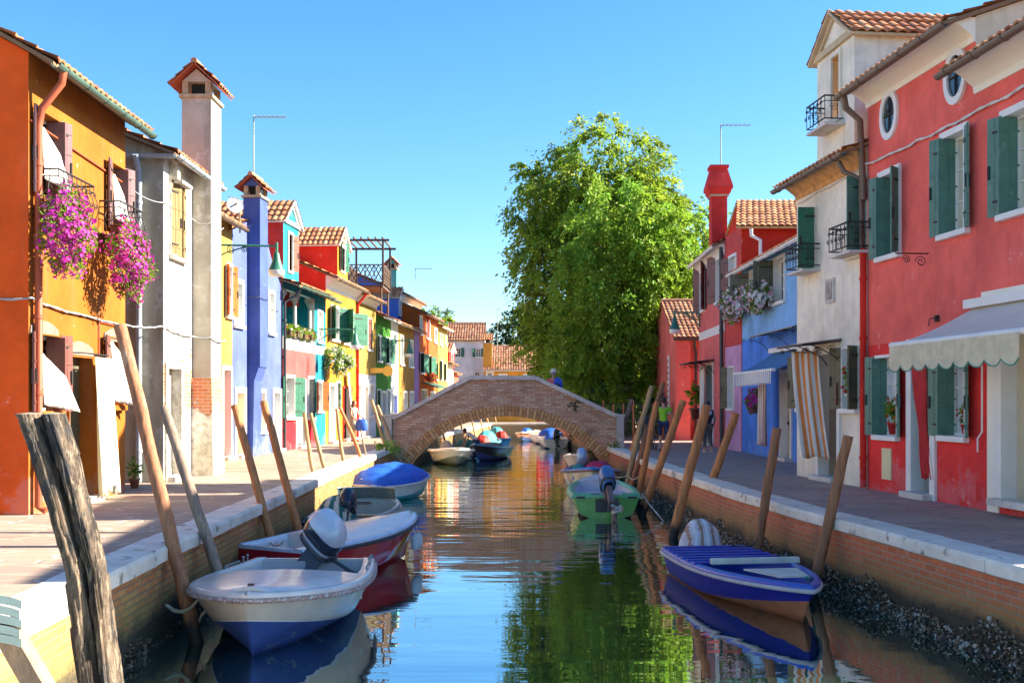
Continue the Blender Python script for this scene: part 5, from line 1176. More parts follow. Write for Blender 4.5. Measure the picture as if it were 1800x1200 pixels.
m.quad((xs[0], YB, -1.6), (xs[0], YB, ptop(-4.2)), (xs[0], YB + BD, ptop(-4.2)), (xs[0], YB + BD, -1.6), uv=[(0, 0), (0, 2), (2, 2), (2, 0)]); m.quad((xs[-1], YB, -1.6), (xs[-1], YB + BD, -1.6), (xs[-1], YB + BD, 1), (xs[-1], YB, 1), uv=[(0, 0), (2, 0), (2, 2), (0, 2)])
mk('spandrel_wall', m, BRB, t)
m = MB(); n = 96; a0, a1 = math.acos(-3.95 / AR) if False else R(147), R(33)
pt = lambda r, a, y: (AC[0] + r * math.cos(a), y, AC[1] + r * math.sin(a))
for i in range(n):
    a, b = a0 + (a1 - a0) * i / n, a0 + (a1 - a0) * (i + 1) / n; sa, sb = -a * 4.5, -b * 4.5
    for y, f in ((YB - .035, 1), (YB + BD + .035, 0)):
        m.quad(pt(AR, a, y), pt(AR, b, y), pt(AR + .36, b, y), pt(AR + .36, a, y), uv=[(.02, sa), (.02, sb), (.32, sb), (.32, sa)])
        m.quad(pt(AR + .36, a, y), pt(AR + .36, b, y), pt(AR + .36, b, YB + (.03 if f else BD - .03)), pt(AR + .36, a, YB + (.03 if f else BD - .03)))
    m.quad(pt(AR, a, YB - .035), pt(AR, a, YB + BD + .035), pt(AR, b, YB + BD + .035), pt(AR, b, YB - .035), uv=[(0, sa), (BD, sa), (BD, sb), (0, sb)])
mk('arch_ring', m, VOU, t)
for y in (YB + .10, YB + BD - .10):
    m = MB()
    for (a, za), (b, zb) in zip(prof[:-1], prof[1:]):
        k = 5 if a != -1.5 else 4
        for i in range(k):
            p, q = Vector((a + (b - a) * i / k, y, za + (zb - za) * i / k)), Vector((a + (b - a) * (i + 1) / k, y, za + (zb - za) * (i + 1) / k)); d = (q - p); 
            m.box((p + q) / 2 + UP * .07, (d.length - .008, .42, .14), (d.normalized(), Vector((0, 1, 0)), d.normalized().cross(Vector((0, 1, 0))) * -1), jit=.004)
    mk('coping', m, pm('bridge_coping', (.58, .51, .44), .8, .25, 4, .5, 18, c2=(.28, .24, .2), amt=.6), t)
for x, y in ((-4.34, YB + .1), (3.80, YB + .1), (-4.34, YB + BD - .1), (3.80, YB + BD - .1)):
    m = MB(); m.box((x, y, .53), (.26, .40, 1.06)); m.box((x, y, 1.10), (.32, .46, .09)); m.box((x, y, .06), (.30, .44, .12))
    mk('stone_pier', m, pm('pier_stone', (.48, .44, .38), .8, .2, 5, .4), t, bevel=.015)
m = MB()
for i in range(40):
    a, b = -4.2 + 7.86 * i / 40, -4.2 + 7.86 * (i + 1) / 40; z = ptop((a + b) / 2) - .95; m.box(((a + b) / 2, YB + BD / 2, z - .1), (b - a, BD - .5, .2))
mk('deck', m, STONE, t)

# ---------------------------------------------------------------- mooring poles
PW = wood('pole_brown', (.34, .135, .055), (.48, .33, .21), worn=.55, bmp=.9, grain=22); PG = wood('pole_grey', (.30, .205, .14), (.14, .10, .07), worn=.5, bmp=.9, grain=22); PO = wood('pole_orange', (.50, .19, .06), (.34, .22, .12), worn=.58, bmp=.8, grain=22); PT = wood('pole_tan', (.42, .28, .13), (.20, .14, .08), worn=.46, bmp=.9, grain=22)
def pole(label, bx, by, tx, ty, r, mat, dy=.4, n=12, wob=.0, group='mooring poles along the canal', bz=WZ, Y=None, hexa=False):
    b = gnd(bx, by, bz) if Y is None else atY(bx, by, Y); tp = atY(tx, ty, b.y + dy); d = tp - b; m = MB(); k = 14
    g = random.Random(int(bx * 7 + tx)); pts = [b - d.normalized() * .7]; rs = [r * 1.08]
    sd = d.cross(Vector((0, 1, 0))).normalized()
    for i in range(k + 1):
        q = i / k; pts.append(b + d * q + sd * (wob * math.sin(q * 3.1 + g.random() * .1) + g.uniform(-.1, .1) * r)); rs.append(r * (1.05 - .12 * q) * g.uniform(.97, 1.03))
    m.tube(pts, rs, 6 if hexa else n, smooth=not hexa)
    return tag(mk('mooring_pole', m, mat, at=b), label, 'mooring pole', group)
pole('tallest brown mooring pole leaning left over the coping by the white boat', 345, 1128, 211, 572, .078, PW, .6, 8)
pole('second leaning mooring pole from the left, its foot behind the white boat bow', 410, 1088, 287, 715, .070, PG, .5, 8)
pole('orange brown square mooring pole leaning behind the silver outboard motor', 492, 1002, 412, 712, .068, PO, .4, 8)
pole('orange brown mooring pole rising beside the pavement in front of the blue house', 540, 988, 463, 705, .068, PO, .4, 8)
pole('crooked grey mooring pole on the left bank, left of a close pair', 570, 908, 535, 725, .05, PT, .3, wob=.06)
pole('crooked grey mooring pole on the left bank, right of a close pair', 596, 898, 546, 726, .05, PT, .3, wob=.05)
pole('thin bent tan mooring pole behind the striped boat cover, left of its pair', 622, 878, 592, 718, .05, PT, .3, wob=.08)
pole('curved yellowish mooring pole touching the blue covered boat', 650, 868, 597, 716, .052, PO, .3, wob=-.10)
pole('left one of two straight tan poles leaning beside the bridge foot', 694, 838, 653, 702, .065, PT, .3)
pole('right one of two straight tan poles leaning across the bridge foot', 716, 842, 663, 712, .062, PT, .3)
pole('thin dark spotted pole on the left bank near the woman with the blue bag', 662, 862, 634, 756, .03, PG, .2, wob=.04)
pole('reddish mooring pole at the bow of the blue rowing boat', 1428, 1042, 1491, 766, .075, PW, -.2, 8)
pole('square cut mooring pole behind the stern planks of the blue rowing boat', 1326, 1000, 1366, 752, .075, PW, -.2, 8)
pole('thick orange mooring pole left of the striped motor cover', 1182, 945, 1242, 712, .092, PO, -.3)
pole('round orange mooring pole leaning beside the lilac wall', 1224, 925, 1294, 726, .086, PO, -.2)
pole('long brown pole in front of the man in the green shirt', 1128, 905, 1201, 703, .088, PO, -.2)
pole('smooth orange pole topping at the man with the green shirt', 1120, 885, 1155, 706, .080, PO, -.2)
pole('greyish pole with weed leaning behind the green boat', 1098, 870, 1146, 678, .078, PT, -.2, wob=.03)
pole('tall reddish pole crossing the salmon cottage corner', 1104, 872, 1166, 673, .075, PW, .6)
pole('thin brown pole between the taller poles near the pushchair', 1090, 850, 1128, 735, .06, PO, -.2)
pole('grey weathered pole leaning over the right bridge pier', 1070, 832, 1111, 702, .085, PG, -.3)
pole('short dark thin rod standing among the right bank poles', 1108, 868, 1136, 745, .028, PG, -.2)
# more poles beyond the bridge, seen through the arch and over the quay
for i, (bx, by, tx, ty, w) in enumerate(((772, 806, 762, 742, 'first'), (786, 800, 775, 735, 'second'), (803, 792, 792, 728, 'third'), (818, 786, 806, 725, 'fourth'), (838, 782, 826, 720, 'fifth'), (852, 776, 842, 722, 'sixth'), (864, 770, 853, 720, 'seventh'), (876, 765, 868, 722, 'eighth'))):
    pole(f'{w} pale pole from the left seen through the bridge arch', bx, by, tx, ty, .055, PT, .2, 7, group='poles beyond the bridge')

# big split post in the foreground
b = Vector((-2.62, 7.0, 0)); path = [(182, 1330), (178, 1200), (167, 1100), (152, 1000), (135, 940), (120, 880), (98, 800), (73, 727)]
P3 = [atY(x, y, 7.0) for x, y in path]; rs = [.128, .126, .120, .117, .119, .124, .130, .132]
t = thing('weathered_post', 'thick split weathered post with cracked grey bark in the left foreground', 'mooring post', P3[1])
def half_log(side):
    m = MB(); k = 150; n = 48; rows = []; L = len(P3) - 1
    for i in range(k + 1):
        q = i / k * L; a = min(int(q), L - 1); f = q - a; f2 = f * f * (3 - 2 * f); c = P3[a].lerp(P3[a + 1], f); r = rs[a] + (rs[a + 1] - rs[a]) * f; row = []
        split = max(0, (i / k - .45)) * .022 + .002; off = Vector((side * (r * .47 + split * .5), side * .02, 0)); wx = .56 if side < 0 else .50
        for j in range(n):
            w = 2 * math.pi * j / n; dx, dy = math.cos(w), math.sin(w); p = Vector((dx * r * wx, dy * r * .95, 0))
            s = c + p; nz = noise.noise(Vector((dx * 5 + side, dy * 5, s.z * 1.1))) * .5 + noise.noise(Vector((dx * 14, dy * 14, s.z * 3))) * .5
            crack = -abs(noise.noise(Vector((dx * 9 + side * 3, dy * 9, s.z * .7)))) ** .5
            dd = nz * .022 + crack * .030 + (.012 if noise.noise(Vector((dx * 4, dy * 4 + side * 7, s.z * 2.2))) > .12 else 0)
            row.append(c + off + Vector((dx * (r * wx + dd), dy * (r * .95 + dd), .015 * noise.noise(Vector((w, i * .1, 2))))))
        rows.append(row)
    m.grid(rows, 0, True, True); top = rows[-1]; c = sum(top, Vector()) / n; o = len(m.v)
    m.add(top + [c + UP * .01], [(j, (j + 1) % n, n) for j in range(n)], 1, False); return m
mt, nt, bs, out = _new('cracked_wood'); co = nd(nt, 'TexCoord').outputs['Object']
n1 = tex_noise(nt, co, 9, 8, .7, (1, 1, .12)); n2 = tex_noise(nt, co, 26, 6, .7, (1, 1, .2)); n3 = tex_noise(nt, co, 5, 7, .75, (1, 1, .4))
cc = mix(nt, ramp(nt, n1, .42, .58), (.022, .015, .010), (.20, .135, .085)); cc = mix(nt, mathn(nt, 'MULTIPLY', ramp(nt, n2, .52, .64), .75), cc, (.42, .32, .22)); cc = mix(nt, mathn(nt, 'MULTIPLY', ramp(nt, n3, .54, .6), .85), cc, (.04, .04, .045))
nt.links.new(cc, bs.inputs['Base Color']); bs.inputs['Roughness'].default_value = .7; bump(nt, bs, mathn(nt, 'ADD', n1, mathn(nt, 'MULTIPLY', n2, .9)), 1.0, .06)
topw = wood('post_top', (.30, .24, .17), (.14, .11, .08), .9, 30)
for s in (-1, 1): mk('trunk_half', half_log(s), [mt, topw], t)
# capped post at the left edge
b = atY(75, 1215, 6.4); tp = atY(5, 1092, 6.3)
t = thing('capped_post', 'square grey post under stacked pale green slats in the bottom left corner', 'mooring post', b); m = MB(); m.tube([b - (tp - b), tp], .085, 4, smooth=False); mk('post', m, PG, t)
m = MB(); SG = pm('pale_sage_paint', (.40, .50, .42), .6, .12, 6, .3)
for i in range(5):
    rows = []; z0 = 1118 - i * 17
    for (yy, th) in ((5.95, 0), (6.7, 0)):
        pass
    for a in range(9):
        x = -75 + 113 * a / 8 - (4 if i % 2 else 0); y = z0 - 9 * math.sin(math.pi * min(1, (a + 3) / 10)) + (10 if a == 8 else 0) * .5
        rows.append([atY(x, y, 6.0), atY(x, y, 6.45), atY(x, y + 15, 6.45), atY(x, y + 15, 6.0)])
    m.grid(rows, 0, False, True); m.add(rows[-1], [(0, 1, 2, 3)])
mk('cap_slats', m, SG, t)

# ---------------------------------------------------------------- boats (own space: +Y bow, z=0 waterline)
class Hull:
    def __init__(s, L, B, D, sheer=.18, draft=.15, tw=.8, bw=0.0, mx=.45, pw=2.2, rake=.25, cw=.78, zc=.10, fine=.9, bowlift=.15):
        s.__dict__.update(locals())
    def w(s, t):
        if t < s.mx: f = s.tw + (1 - s.tw) * math.sin(math.pi / 2 * t / s.mx)
        else: f = s.bw + (1 - s.bw) * max(0.0, 1 - ((t - s.mx) / (1 - s.mx)) ** s.pw) ** s.fine
        return s.B / 2 * f
    def zg(s, t): return s.D + s.sheer * t ** 2
    def ring(s, t):
        w, zg = s.w(t), s.zg(t); q = max(0, (t - .55) / .45); zk = -s.draft + (s.draft + s.bowlift * zg) * q ** 2.2
        q2 = max(0, (t - .3) / .7); zc = s.zc + (zg * .62 - s.zc) * q2 ** 1.5; zc = max(zc, zk + .01); wc = w * (s.cw - .12 * q)
        y = -s.L / 2 + s.L * t
        def P(x, z): return Vector((x, y - s.rake * q ** 1.5 * max(0, (zg - z)) / max(.1, zg + s.draft), z))
        pts = [(0, zk), (wc * .5, zk + (zc - zk) * .42), (wc * .97, zc - .015), (wc, zc), (wc + (w - wc) * .55, zc + (zg - zc) * .5), (w, zg)]
        return [P(x, z) for x, z in pts]
def xform(mb, M, i0=0):
    for i in range(i0, len(mb.v)): mb.v[i] = tuple(M @ Vector(mb.v[i]))
def outboard(t, loc, cowl, body, tilt=0, s=1.0, cover=None, yaw=0, stripe=None):
    """motor on the transom; a part of the boat with its own sub-parts"""
    M = Matrix.Translation(loc) @ Matrix.Rotation(yaw, 4, 'Z') @ Matrix.Rotation(-tilt, 4, 'X') @ Matrix.Scale(s, 4)
    m = MB()
    for a in (-.07, .07): m.box((a, .02, -.05), (.03, .1, .32))
    m.box((0, -.09, -.30), (.10, .15, .55)); m.box((0, -.12, -.62), (.05, .22, .3)); m.box((0, -.16, -.56), (.20, .30, .015)); m.tube([(0, .02, -.78), (0, -.30, -.78)], [.05, .035], 10); m.prism([(0.012, -.02, -.78), (.012, -.18, -.78), (.012, -.14, -.95)], (-.024, 0, 0)); xform(m, M)
    o = mk('outboard_motor', m, body, t)
    m = MB(); rows = []
    for z, sx, sy, dy in ((0, .085, .14, 0), (.03, .13, .19, .0), (.12, .155, .22, -.01), (.24, .155, .225, -.02), (.34, .14, .20, -.03), (.41, .10, .15, -.04), (.44, .04, .07, -.05), (.445, .002, .004, -.05)):
        rows.append([(sx * math.copysign(abs(math.cos(w)) ** .7, math.cos(w)), -.10 + dy + sy * math.copysign(abs(math.sin(w)) ** .7, math.sin(w)), z) for w in [2 * math.pi * i / 24 for i in range(24)]])
    m.grid(rows, 0, True, True)
    if stripe: 
        k = len(m.f)
        for i in range(len(m.f)):
            c = sum((Vector(m.v[j]) for j in m.f[i]), Vector()) / len(m.f[i])
            if abs(c.x) > .02 and .10 < c.z < .23: m.m[i] = 1
    xform(m, M); cw = mk('cowling', m, [cowl, stripe or cowl], o)
    m = MB()
    for zz, ex, rr in ((.04, 1.03, .016), (.075, 1.05, .008)):
        m.tube([(ex * .135 * math.copysign(abs(math.cos(w)) ** .7, math.cos(w)), -.10 + ex * .197 * math.copysign(abs(math.sin(w)) ** .7, math.sin(w)), zz) for w in [2 * math.pi * i / 24 for i in range(25)]], rr, 6)
    m.box((0, .10, .09), (.12, .06, .05)); m.box((.15, -.1, .16), (.012, .20, .03)); xform(m, M); mk('cowl_trim', m, DARKPIPE, cw) if False else mk('cowl_trim', m, DARKPIPE, o)
    m = MB()
    for i in range(3):
        a = 2.1 * i; c = Vector((math.cos(a) * .08, -.33, -.78 + math.sin(a) * .08)); k = len(m.v); m.ball((0, 0, 0), .07, .8, .18, 1.1, 8); xform(m, Matrix.Translation(c) @ Matrix.Rotation(-a, 4, 'Y') @ Matrix.Rotation(.5, 4, 'X'), k)
    m.tube([(0, -.28, -.78), (0, -.37, -.78)], .03, 8); xform(m, M); mk('propeller', m, pm('prop_metal', (.45, .42, .33), .4, .1, metal=.6), o)
    m = MB(); m.tube([(0, .05, .05), (.02, .2, .12), (.03, .42, .20)], .02, 8); m.tube([(.03, .42, .20), (.035, .58, .26)], .028, 8); xform(m, M); mk('tiller', m, DARKPIPE, o)
    return o
def boat(name, label, h, side, bottom, rim, inner, deck=None, rail=None, group=None, deck_t=.55, cap=.10, boot=None, zb=.02, wood_seats=None, seats=(.3, .55), rubr=.028, floor=-.02, cat='boat', stripe=None):
    t = thing(name, label, cat, group=group, local=True); n = 44; m = MB()
    TT = [.5 * i / n + .5 * math.sin(math.pi / 2 * i / n) for i in range(n + 1)]; TT = [1 - (1 - v) ** 1.35 if v < 1 else 1 for v in TT]; R_ = [h.ring(v) for v in TT]; k = len(R_[0])
    for sgn in (1, -1):
        rows = [[Vector((p.x * sgn, p.y, p.z)) for p in r] for r in R_]
        for i in range(n):
            for j in range(k - 1):
                q = [rows[i][j], rows[i + 1][j], rows[i + 1][j + 1], rows[i][j + 1]]
                if sgn < 0: q = q[::-1]
                mi = 1 if j < 2 else (2 if (j == 2 or (stripe and j == 3 and False)) else 0)
                m.add(q, [(0, 1, 2, 3)], mi, j not in (2,))
        if h.bw > 0: pass
    a = R_[0]; tr = [Vector((p.x, p.y, p.z)) for p in a] + [Vector((-p.x, p.y, p.z)) for p in reversed(a[1:])]; m.add(tr, [tuple(range(len(tr)))], 0)
    if h.bw > 0: a = R_[-1]; tr = [Vector((p.x, p.y, p.z)) for p in a] + [Vector((-p.x, p.y, p.z)) for p in reversed(a[1:])]; m.add(tr, [tuple(range(len(tr) - 1, -1, -1))], 0)
    hu = mk('hull', m, [side, bottom, boot or side], t)
    import bmesh; bm = bmesh.new(); bm.from_mesh(hu.data); bmesh.ops.remove_doubles(bm, verts=bm.verts, dist=1e-4); bmesh.ops.recalc_face_normals(bm, faces=bm.faces); bm.to_mesh(hu.data); bm.free()
    # gunwale cap
    m = MB(); rows = []
    def inset(i, d): p = R_[i][-1]; return max(.0, p.x - d)
    path = [(i, 1) for i in range(n + 1)] + [(i, -1) for i in range(n, -1, -1)]
    for i, sg in path:
        p = R_[i][-1]; ix = inset(i, cap); yi = min(p.y, h.L / 2 - cap * 1.2)
        rows.append([Vector((sg * (p.x + .012), p.y, p.z - .045)), Vector((sg * (p.x + .02), p.y, p.z)), Vector((sg * (p.x - .01), p.y, p.z + .025)), Vector((sg * ix, yi, p.z + .032)), Vector((sg * ix, yi, p.z - .06))])
    m.grid(rows, 0, True); p = R_[0][-1]; m.box((0, p.y + .03, p.z - .005), (p.x * 2, .07, .05)); mk('gunwale', m, rim, t)
    m = MB(); m.tube([Vector((sg * (R_[i][-1].x + .02), R_[i][-1].y, R_[i][-1].z - .05)) for i, sg in path], rubr, 6); mk('rub_rail', m, rail or rim, t)
    # interior
    m = MB(); rows = []; ni = n if not deck else n
    for i in range(1, n - 9):
        p = R_[i][-1]; x = inset(i, cap * .9); zf = max(floor, R_[i][3].z + .03, (p.z * .72 if TT[i] > .75 else floor)); fq = (zf - R_[i][3].z) / (p.z - R_[i][3].z); fx = max(.001, min(x, (R_[i][3].x + (p.x - R_[i][3].x) * max(0, fq)) - .04)) * (.9 if TT[i] < .8 else .7)
        rows.append([Vector((-x, p.y, p.z)), Vector((-fx, p.y, zf)), Vector((0, p.y, zf - .01)), Vector((fx, p.y, zf)), Vector((x, p.y, p.z))])
    m.grid(rows, 0, False); m.add(rows[0], [(0, 1, 2, 3, 4)]); mk('inner_lining', m, inner, t)
    if deck:
        m = MB(); rows = []; i0 = min(range(n), key=lambda v: abs(TT[v] - deck_t))
        for i in range(i0, n):
            p = R_[i][-1]; x = inset(i, cap * .6); yy = min(p.y, h.L / 2 - cap)
            rows.append([Vector((x * q, yy, p.z + .03 + .05 * (1 - q * q))) for q in (-1, -.66, -.33, 0, .33, .66, 1)])
        m.grid(rows, 0, True); r0 = rows[0]; m.add(list(r0) + [p - UP * .3 for p in reversed(r0)], [tuple(range(14))]); mk('foredeck', m, deck, t)
    for q in seats:
        i = min(range(n), key=lambda v: abs(TT[v] - q)); p = R_[i][-1]; m = MB(); m.box((0, p.y, p.z - .12), (inset(i, cap * .8) * 2 * .97, .22, .03)); mk('thwart', m, wood_seats or inner, t, bevel=.006)
    return t
def gloss(key, c, r=.25, **k):
    if key in MATS: return MATS[key]
    k.setdefault('c2', tuple(.72 * x + .03 for x in c)); k.setdefault('amt', .60)
    return pm(key, c, r, k.pop('var', .12), 3, .06, 12, coat=k.pop('coat', .1), **k)
GW = gloss('gel_white', (.72, .63, .55)); GCR = gloss('gel_cream', (.62, .49, .34), c2=(.48, .38, .28), amt=.62); NAVY = gloss('antifoul_navy', (.03, .06, .20), .5, c2=(.20, .24, .22), amt=.6, var=.3); GRIM = gloss('worn_bottom', (.45, .42, .30), .6, var=.3)
# white boat, foreground left: heading towards the camera
h = Hull(3.45, 1.90, .54, sheer=.14, draft=.16, tw=.82, bw=0.0, mx=.50, pw=2.5, rake=.34, cw=.80, zc=.15, fine=.72, bowlift=.0)
w1 = boat('motor_boat', 'white motorboat with blue bottom and silver outboard, moored nearest the camera', h, GCR, NAVY, GW, pm('inner_pale', (.58, .53, .50), .5, .08), deck=GW, rail=pm('worn_rub', (.38, .22, .17), .7, .3, 20, .3, c2=(.6, .55, .5), amt=.5), boot=GW, deck_t=.42, cap=.14, seats=(.2,), floor=.05)
m = MB(); m.box((.02, 1.42, .70), (.10, .08, .05)); m.box((.02, 1.42, .73), (.06, .05, .05)); mk('bow_cleat', m, BROWN_SH, w1)
for sg in (-1, 1):
    for y in (-1.4, -1.2): m = MB(); m.tube([(sg * .80, y, .54), (sg * .80, y, .64)], .012, 6); m.ball((sg * .80, y, .64), .02, n=6); mk('cleat', m, ZINC, w1)
    m = MB(); m.tube([(sg * .82, -1.1, .53), (sg * .82, -1.1, .61), (sg * .86, -.6, .62), (sg * .86, -.6, .54)], .012, 6); mk('grab_rail', m, ZINC, w1)

SILV = gloss('silver_cowl', (.56, .56, .60), .3, metal=.15); BLKS = gloss('black_stripe', (.02, .03, .05), .15)
outboard(w1, Vector((-.12, -1.55, .60)), SILV, pm('motor_grey', (.12, .13, .15), .4), tilt=R(42), s=1.28, stripe=BLKS, yaw=R(62))
place(w1, (-2.63, 12.5, WZ), R(180 - 1))
# rope to the pole
def rope(label, pts, r=.011, mat=None, sag=.12): return flat_cable('mooring_rope', label, pts, sag, r, mat or ROPE, True)
rope('tan rope tying the white boat bow to the tallest mooring pole', [(-2.95, 11.5, -.42), (-3.35, 11.6, -.5), (-3.78, 11.8, -.62)], .016)
rope('loose tan rope hanging from the white boat rim', [(-3.2, 11.75, -.45), (-3.42, 11.9, -.75), (-3.5, 11.75, -.98)], .014, sag=.02)
# red boat
h = Hull(3.6, 1.5, .54, sheer=.18, draft=.14, tw=.84, mx=.42, pw=1.9, rake=.35, zc=.06, fine=.8, bowlift=.05)
w2 = boat('motor_boat', 'glossy dark red boat with white deck, bow pointing away to the right', h, gloss('boat_red', (.50, .015, .03), .14), gloss('bottom_red', (.60, .03, .04), .3), gloss('gel_bluewhite', (.62, .66, .72)), GW, deck=GW, rail=DARKPIPE, boot=MATS['bottom_red'], deck_t=.3, cap=.16, seats=(.15,))
m = MB(); 
for y in (1.25, 1.02): x = h.ring((y + 1.8) / 3.6)[-1].x + .07; m.lathe([(.005, -.13), (.06, -.10), (.075, 0), (.06, .1), (.02, .14)], (x, y, .34), 12); m.tube([(x, y, .46), (x - .06, y, .68)], .006, 4)
mk('fender', m, CLOTH_W, w2); place(w2, (-2.56, 16.85, WZ), R(-30))
# boat with striped cover and windscreen
h = Hull(4.0, 1.55, .42, sheer=.15, draft=.12, tw=.85, mx=.45, pw=2.2, rake=.3)
GSTR = pm('tarp_green', (.02, .14, .11), .8, .15, 6, .2); TSTR = pm('tarp_cream', (.62, .55, .42), .8, .1, 6, .2)
w3 = boat('motor_boat', 'small brown boat with green striped motor cover and tinted windscreen', h, gloss('boat_brown', (.10, .07, .05), .3), NAVY, gloss('rim_grey', (.24, .26, .25)), pm('inner_tan', (.35, .28, .2), .6), deck=gloss('deck_teal', (.25, .38, .38)), deck_t=.62, cap=.08, seats=(.4,))
def tarp(name, parent, c, sx, sy, sz, mats, stripes=6, seed=1, n=40, drop=.0, along='x'):
    m = MB(); g = random.Random(seed); rows = []
    for i in range(15):
        f = i / 14; ph = f * math.pi / 2; row = []
        for j in range(n):
            w = 2 * math.pi * j / n; rr = math.sin(ph) ** .8 * (1 + .06 * math.sin(w * 7 + f * 3) * f); z = math.cos(ph) + .05 * noise.noise(Vector((math.cos(w) * 2, math.sin(w) * 2, f * 3 + seed))) - drop * f * abs(math.sin(w * 4)) * .1
            row.append(Vector(c) + Vector((sx * rr * math.cos(w), sy * rr * math.sin(w), sz * z)))
        rows.append(row)
    m.grid(rows, 0, True, True)
    for i, f in enumerate(m.f):
        q = sum((Vector(m.v[j]) for j in f), Vector()) / len(f) - Vector(c); v = q.x / sx if along == 'x' else q.y / sy; m.m[i] = int((v + 1) * stripes / 2) % len(mats)
    return mk(name, m, mats, parent)
tarp('motor_cover', w3, (-.1, -1.75, .12), .42, .62, .72, [GSTR, TSTR], 9, 3)
m = MB(); rows = [[Vector((.62 * math.sin(a), .55 + .25 * math.cos(a) - z * .5, .55 + z)) for a in [R(-80 + 160 * i / 14) for i in range(15)]] for z in (0, .13, .25)]; m.grid(rows); mk('windscreen', m, [gloss('smoked_screen', (.10, .16, .17), .08)], w3)
m = MB(); m.tube([rows[2][i] for i in range(15)], .014, 6); m.tube([rows[0][i] for i in range(15)], .012, 6); mk('screen_frame', m, ZINC, w3); m = MB(); m.lathe([(.17, 0), (.19, .012), (.17, .024)], (0, .2, .5), 16); mk('steering_wheel', m, DARKPIPE, w3); outboard(w3, Vector((.15, -1.9, .5)), BLKS, DARKPIPE, tilt=R(35))
place(w3, (-3.1, 22.2, WZ), R(-4))
# blue covered boat
h = Hull(2.9, 1.30, .46, sheer=.14, draft=.14, tw=.8, mx=.45, pw=1.9, rake=.4, zc=.12)
w4 = boat('motor_boat', 'small boat under a domed bright blue tarpaulin with white rim and turquoise bottom', h, gloss('boat_cream2', (.66, .62, .52)), gloss('boat_turq', (.06, .42, .42), .3), GW, GW, boot=MATS['boat_turq'], cap=.08, seats=())
BTARP = pm('tarp_blue', (.015, .11, .55), .55, .18, 3, .5, 9)
m = MB(); n = 28; rows = []
for i in range(n + 1):
    q = .03 + .93 * i / n; p = h.ring(q)[-1]; hh = .52 * math.sin(math.pi * min(1, (i / n) ** .85)) ** .8 * (.96 + .04 * math.cos(i * 1.3)) + .03
    rows.append([Vector((p.x * 1.04 * math.cos(math.pi * j / 16), p.y, p.z - .04 + (hh + .0) * math.sin(math.pi * j / 16) ** .75 + .02 * math.sin(i * 2.1 + j * .9))) for j in range(17)])
m.grid(rows); mk('tarpaulin', m, BTARP, w4); place(w4, (-3.15, 28.9, WZ), R(-36))
# boats under and beyond the bridge
GRYH = gloss('boat_bone', (.62, .58, .48)); 
h5_ = Hull(3.8, 1.75, .55, sheer=.15, draft=.12, tw=.85, mx=.5, pw=3.0, rake=.4, fine=.55); w5 = boat('motor_boat', 'bone white boat with angular bow moored just under the bridge arch', h5_, GRYH, gloss('boat_greygreen', (.20, .22, .18)), GW, GW, deck=GW, deck_t=.5, seats=()); tarp('motor_cover', w5, (-.05, -1.75, .30), .30, .36, .62, [pm('tarp_taupe', (.40, .33, .26), .8)], 2, 5); place(w5, (-2.55, 45.4, WZ), R(180 + 12))
h6_ = Hull(4.4, 1.5, .5, sheer=.3, draft=.1, tw=.75, mx=.42, pw=1.8, rake=.6); w6 = boat('rowing_boat', 'dark wooden boat with mottled cover beside the bone white boat', h6_, gloss('boat_dark', (.05, .04, .035)), NAVY, gloss('rim_blue', (.12, .28, .42)), BROWN_SH, cap=.08, seats=()); tarp('camouflage_cover', w6, (0, -.2, .35), .62, 1.4, .42, [pm('tarp_camo', (.22, .18, .10), .8, .4, 6, .4, c2=(.10, .12, .06), amt=.5)], 2, 6); place(w6, (-1.05, 48.6, WZ), R(180 - 15))
w7 = boat('rowing_boat', 'pale blue boat with the man in a white shirt aboard', Hull(4.2, 1.4, .45, draft=.1), gloss('boat_blue2', (.12, .30, .42)), NAVY, gloss('rim_blue', 0), BROWN_SH, cap=.07, seats=(.3, .6)); tarp('green_cover', w7, (0, 1.2, .35), .5, .7, .5, [GSTR], 2, 8); place(w7, (-2.35, 49.6, WZ), R(-8))
w8 = boat('rowing_boat', 'blue boat with teal and red covers moored beyond the man', Hull(4.2, 1.4, .5, draft=.1), gloss('boat_blue3', (.03, .16, .38)), NAVY, gloss('rim_blue', 0), BROWN_SH, cap=.07, seats=(.3, .6)); tarp('teal_cover', w8, (0, .3, .4), .5, 1.0, .7, [pm('tarp_teal', (.05, .35, .40), .7)], 2, 9); tarp('red_cover', w8, (.1, -1.2, .4), .4, .5, .5, [REDF], 2, 9); place(w8, (-1.35, 56, WZ), R(-12))
w9 = boat('rowing_boat', 'red and white boat at the far end of the canal', Hull(4.2, 1.5, .45, draft=.1), gloss('boat_orange', (.65, .20, .10)), NAVY, GW, GW, cap=.08, seats=(.3, .6)); tarp('blue_cover', w9, (0, 0, .4), .4, .8, .45, [BTARP], 2, 10); place(w9, (1.0, 72, WZ), R(170))
w10 = boat('motor_boat', 'white boat with blue cover and black outboard, stern towards the bridge, right bank', Hull(4.4, 1.7, .5, draft=.12), GW, NAVY, GW, GW, deck=GW, cap=.1, seats=(.2,)); tarp('blue_cover', w10, (0, 1.1, .42), .75, 1.0, .62, [BTARP], 2, 11); outboard(w10, Vector((0, -2.3, .5)), BLKS, DARKPIPE, tilt=R(40), s=1.2); place(w10, (2.3, 62, WZ), R(4))
w11 = boat('motor_boat', 'pale boat half hidden behind the right foot of the arch', Hull(3.8, 1.5, .5, draft=.12), GW, NAVY, GW, GW, cap=.1, seats=(.3,)); place(w11, (2.75, 41.5, WZ), R(176))
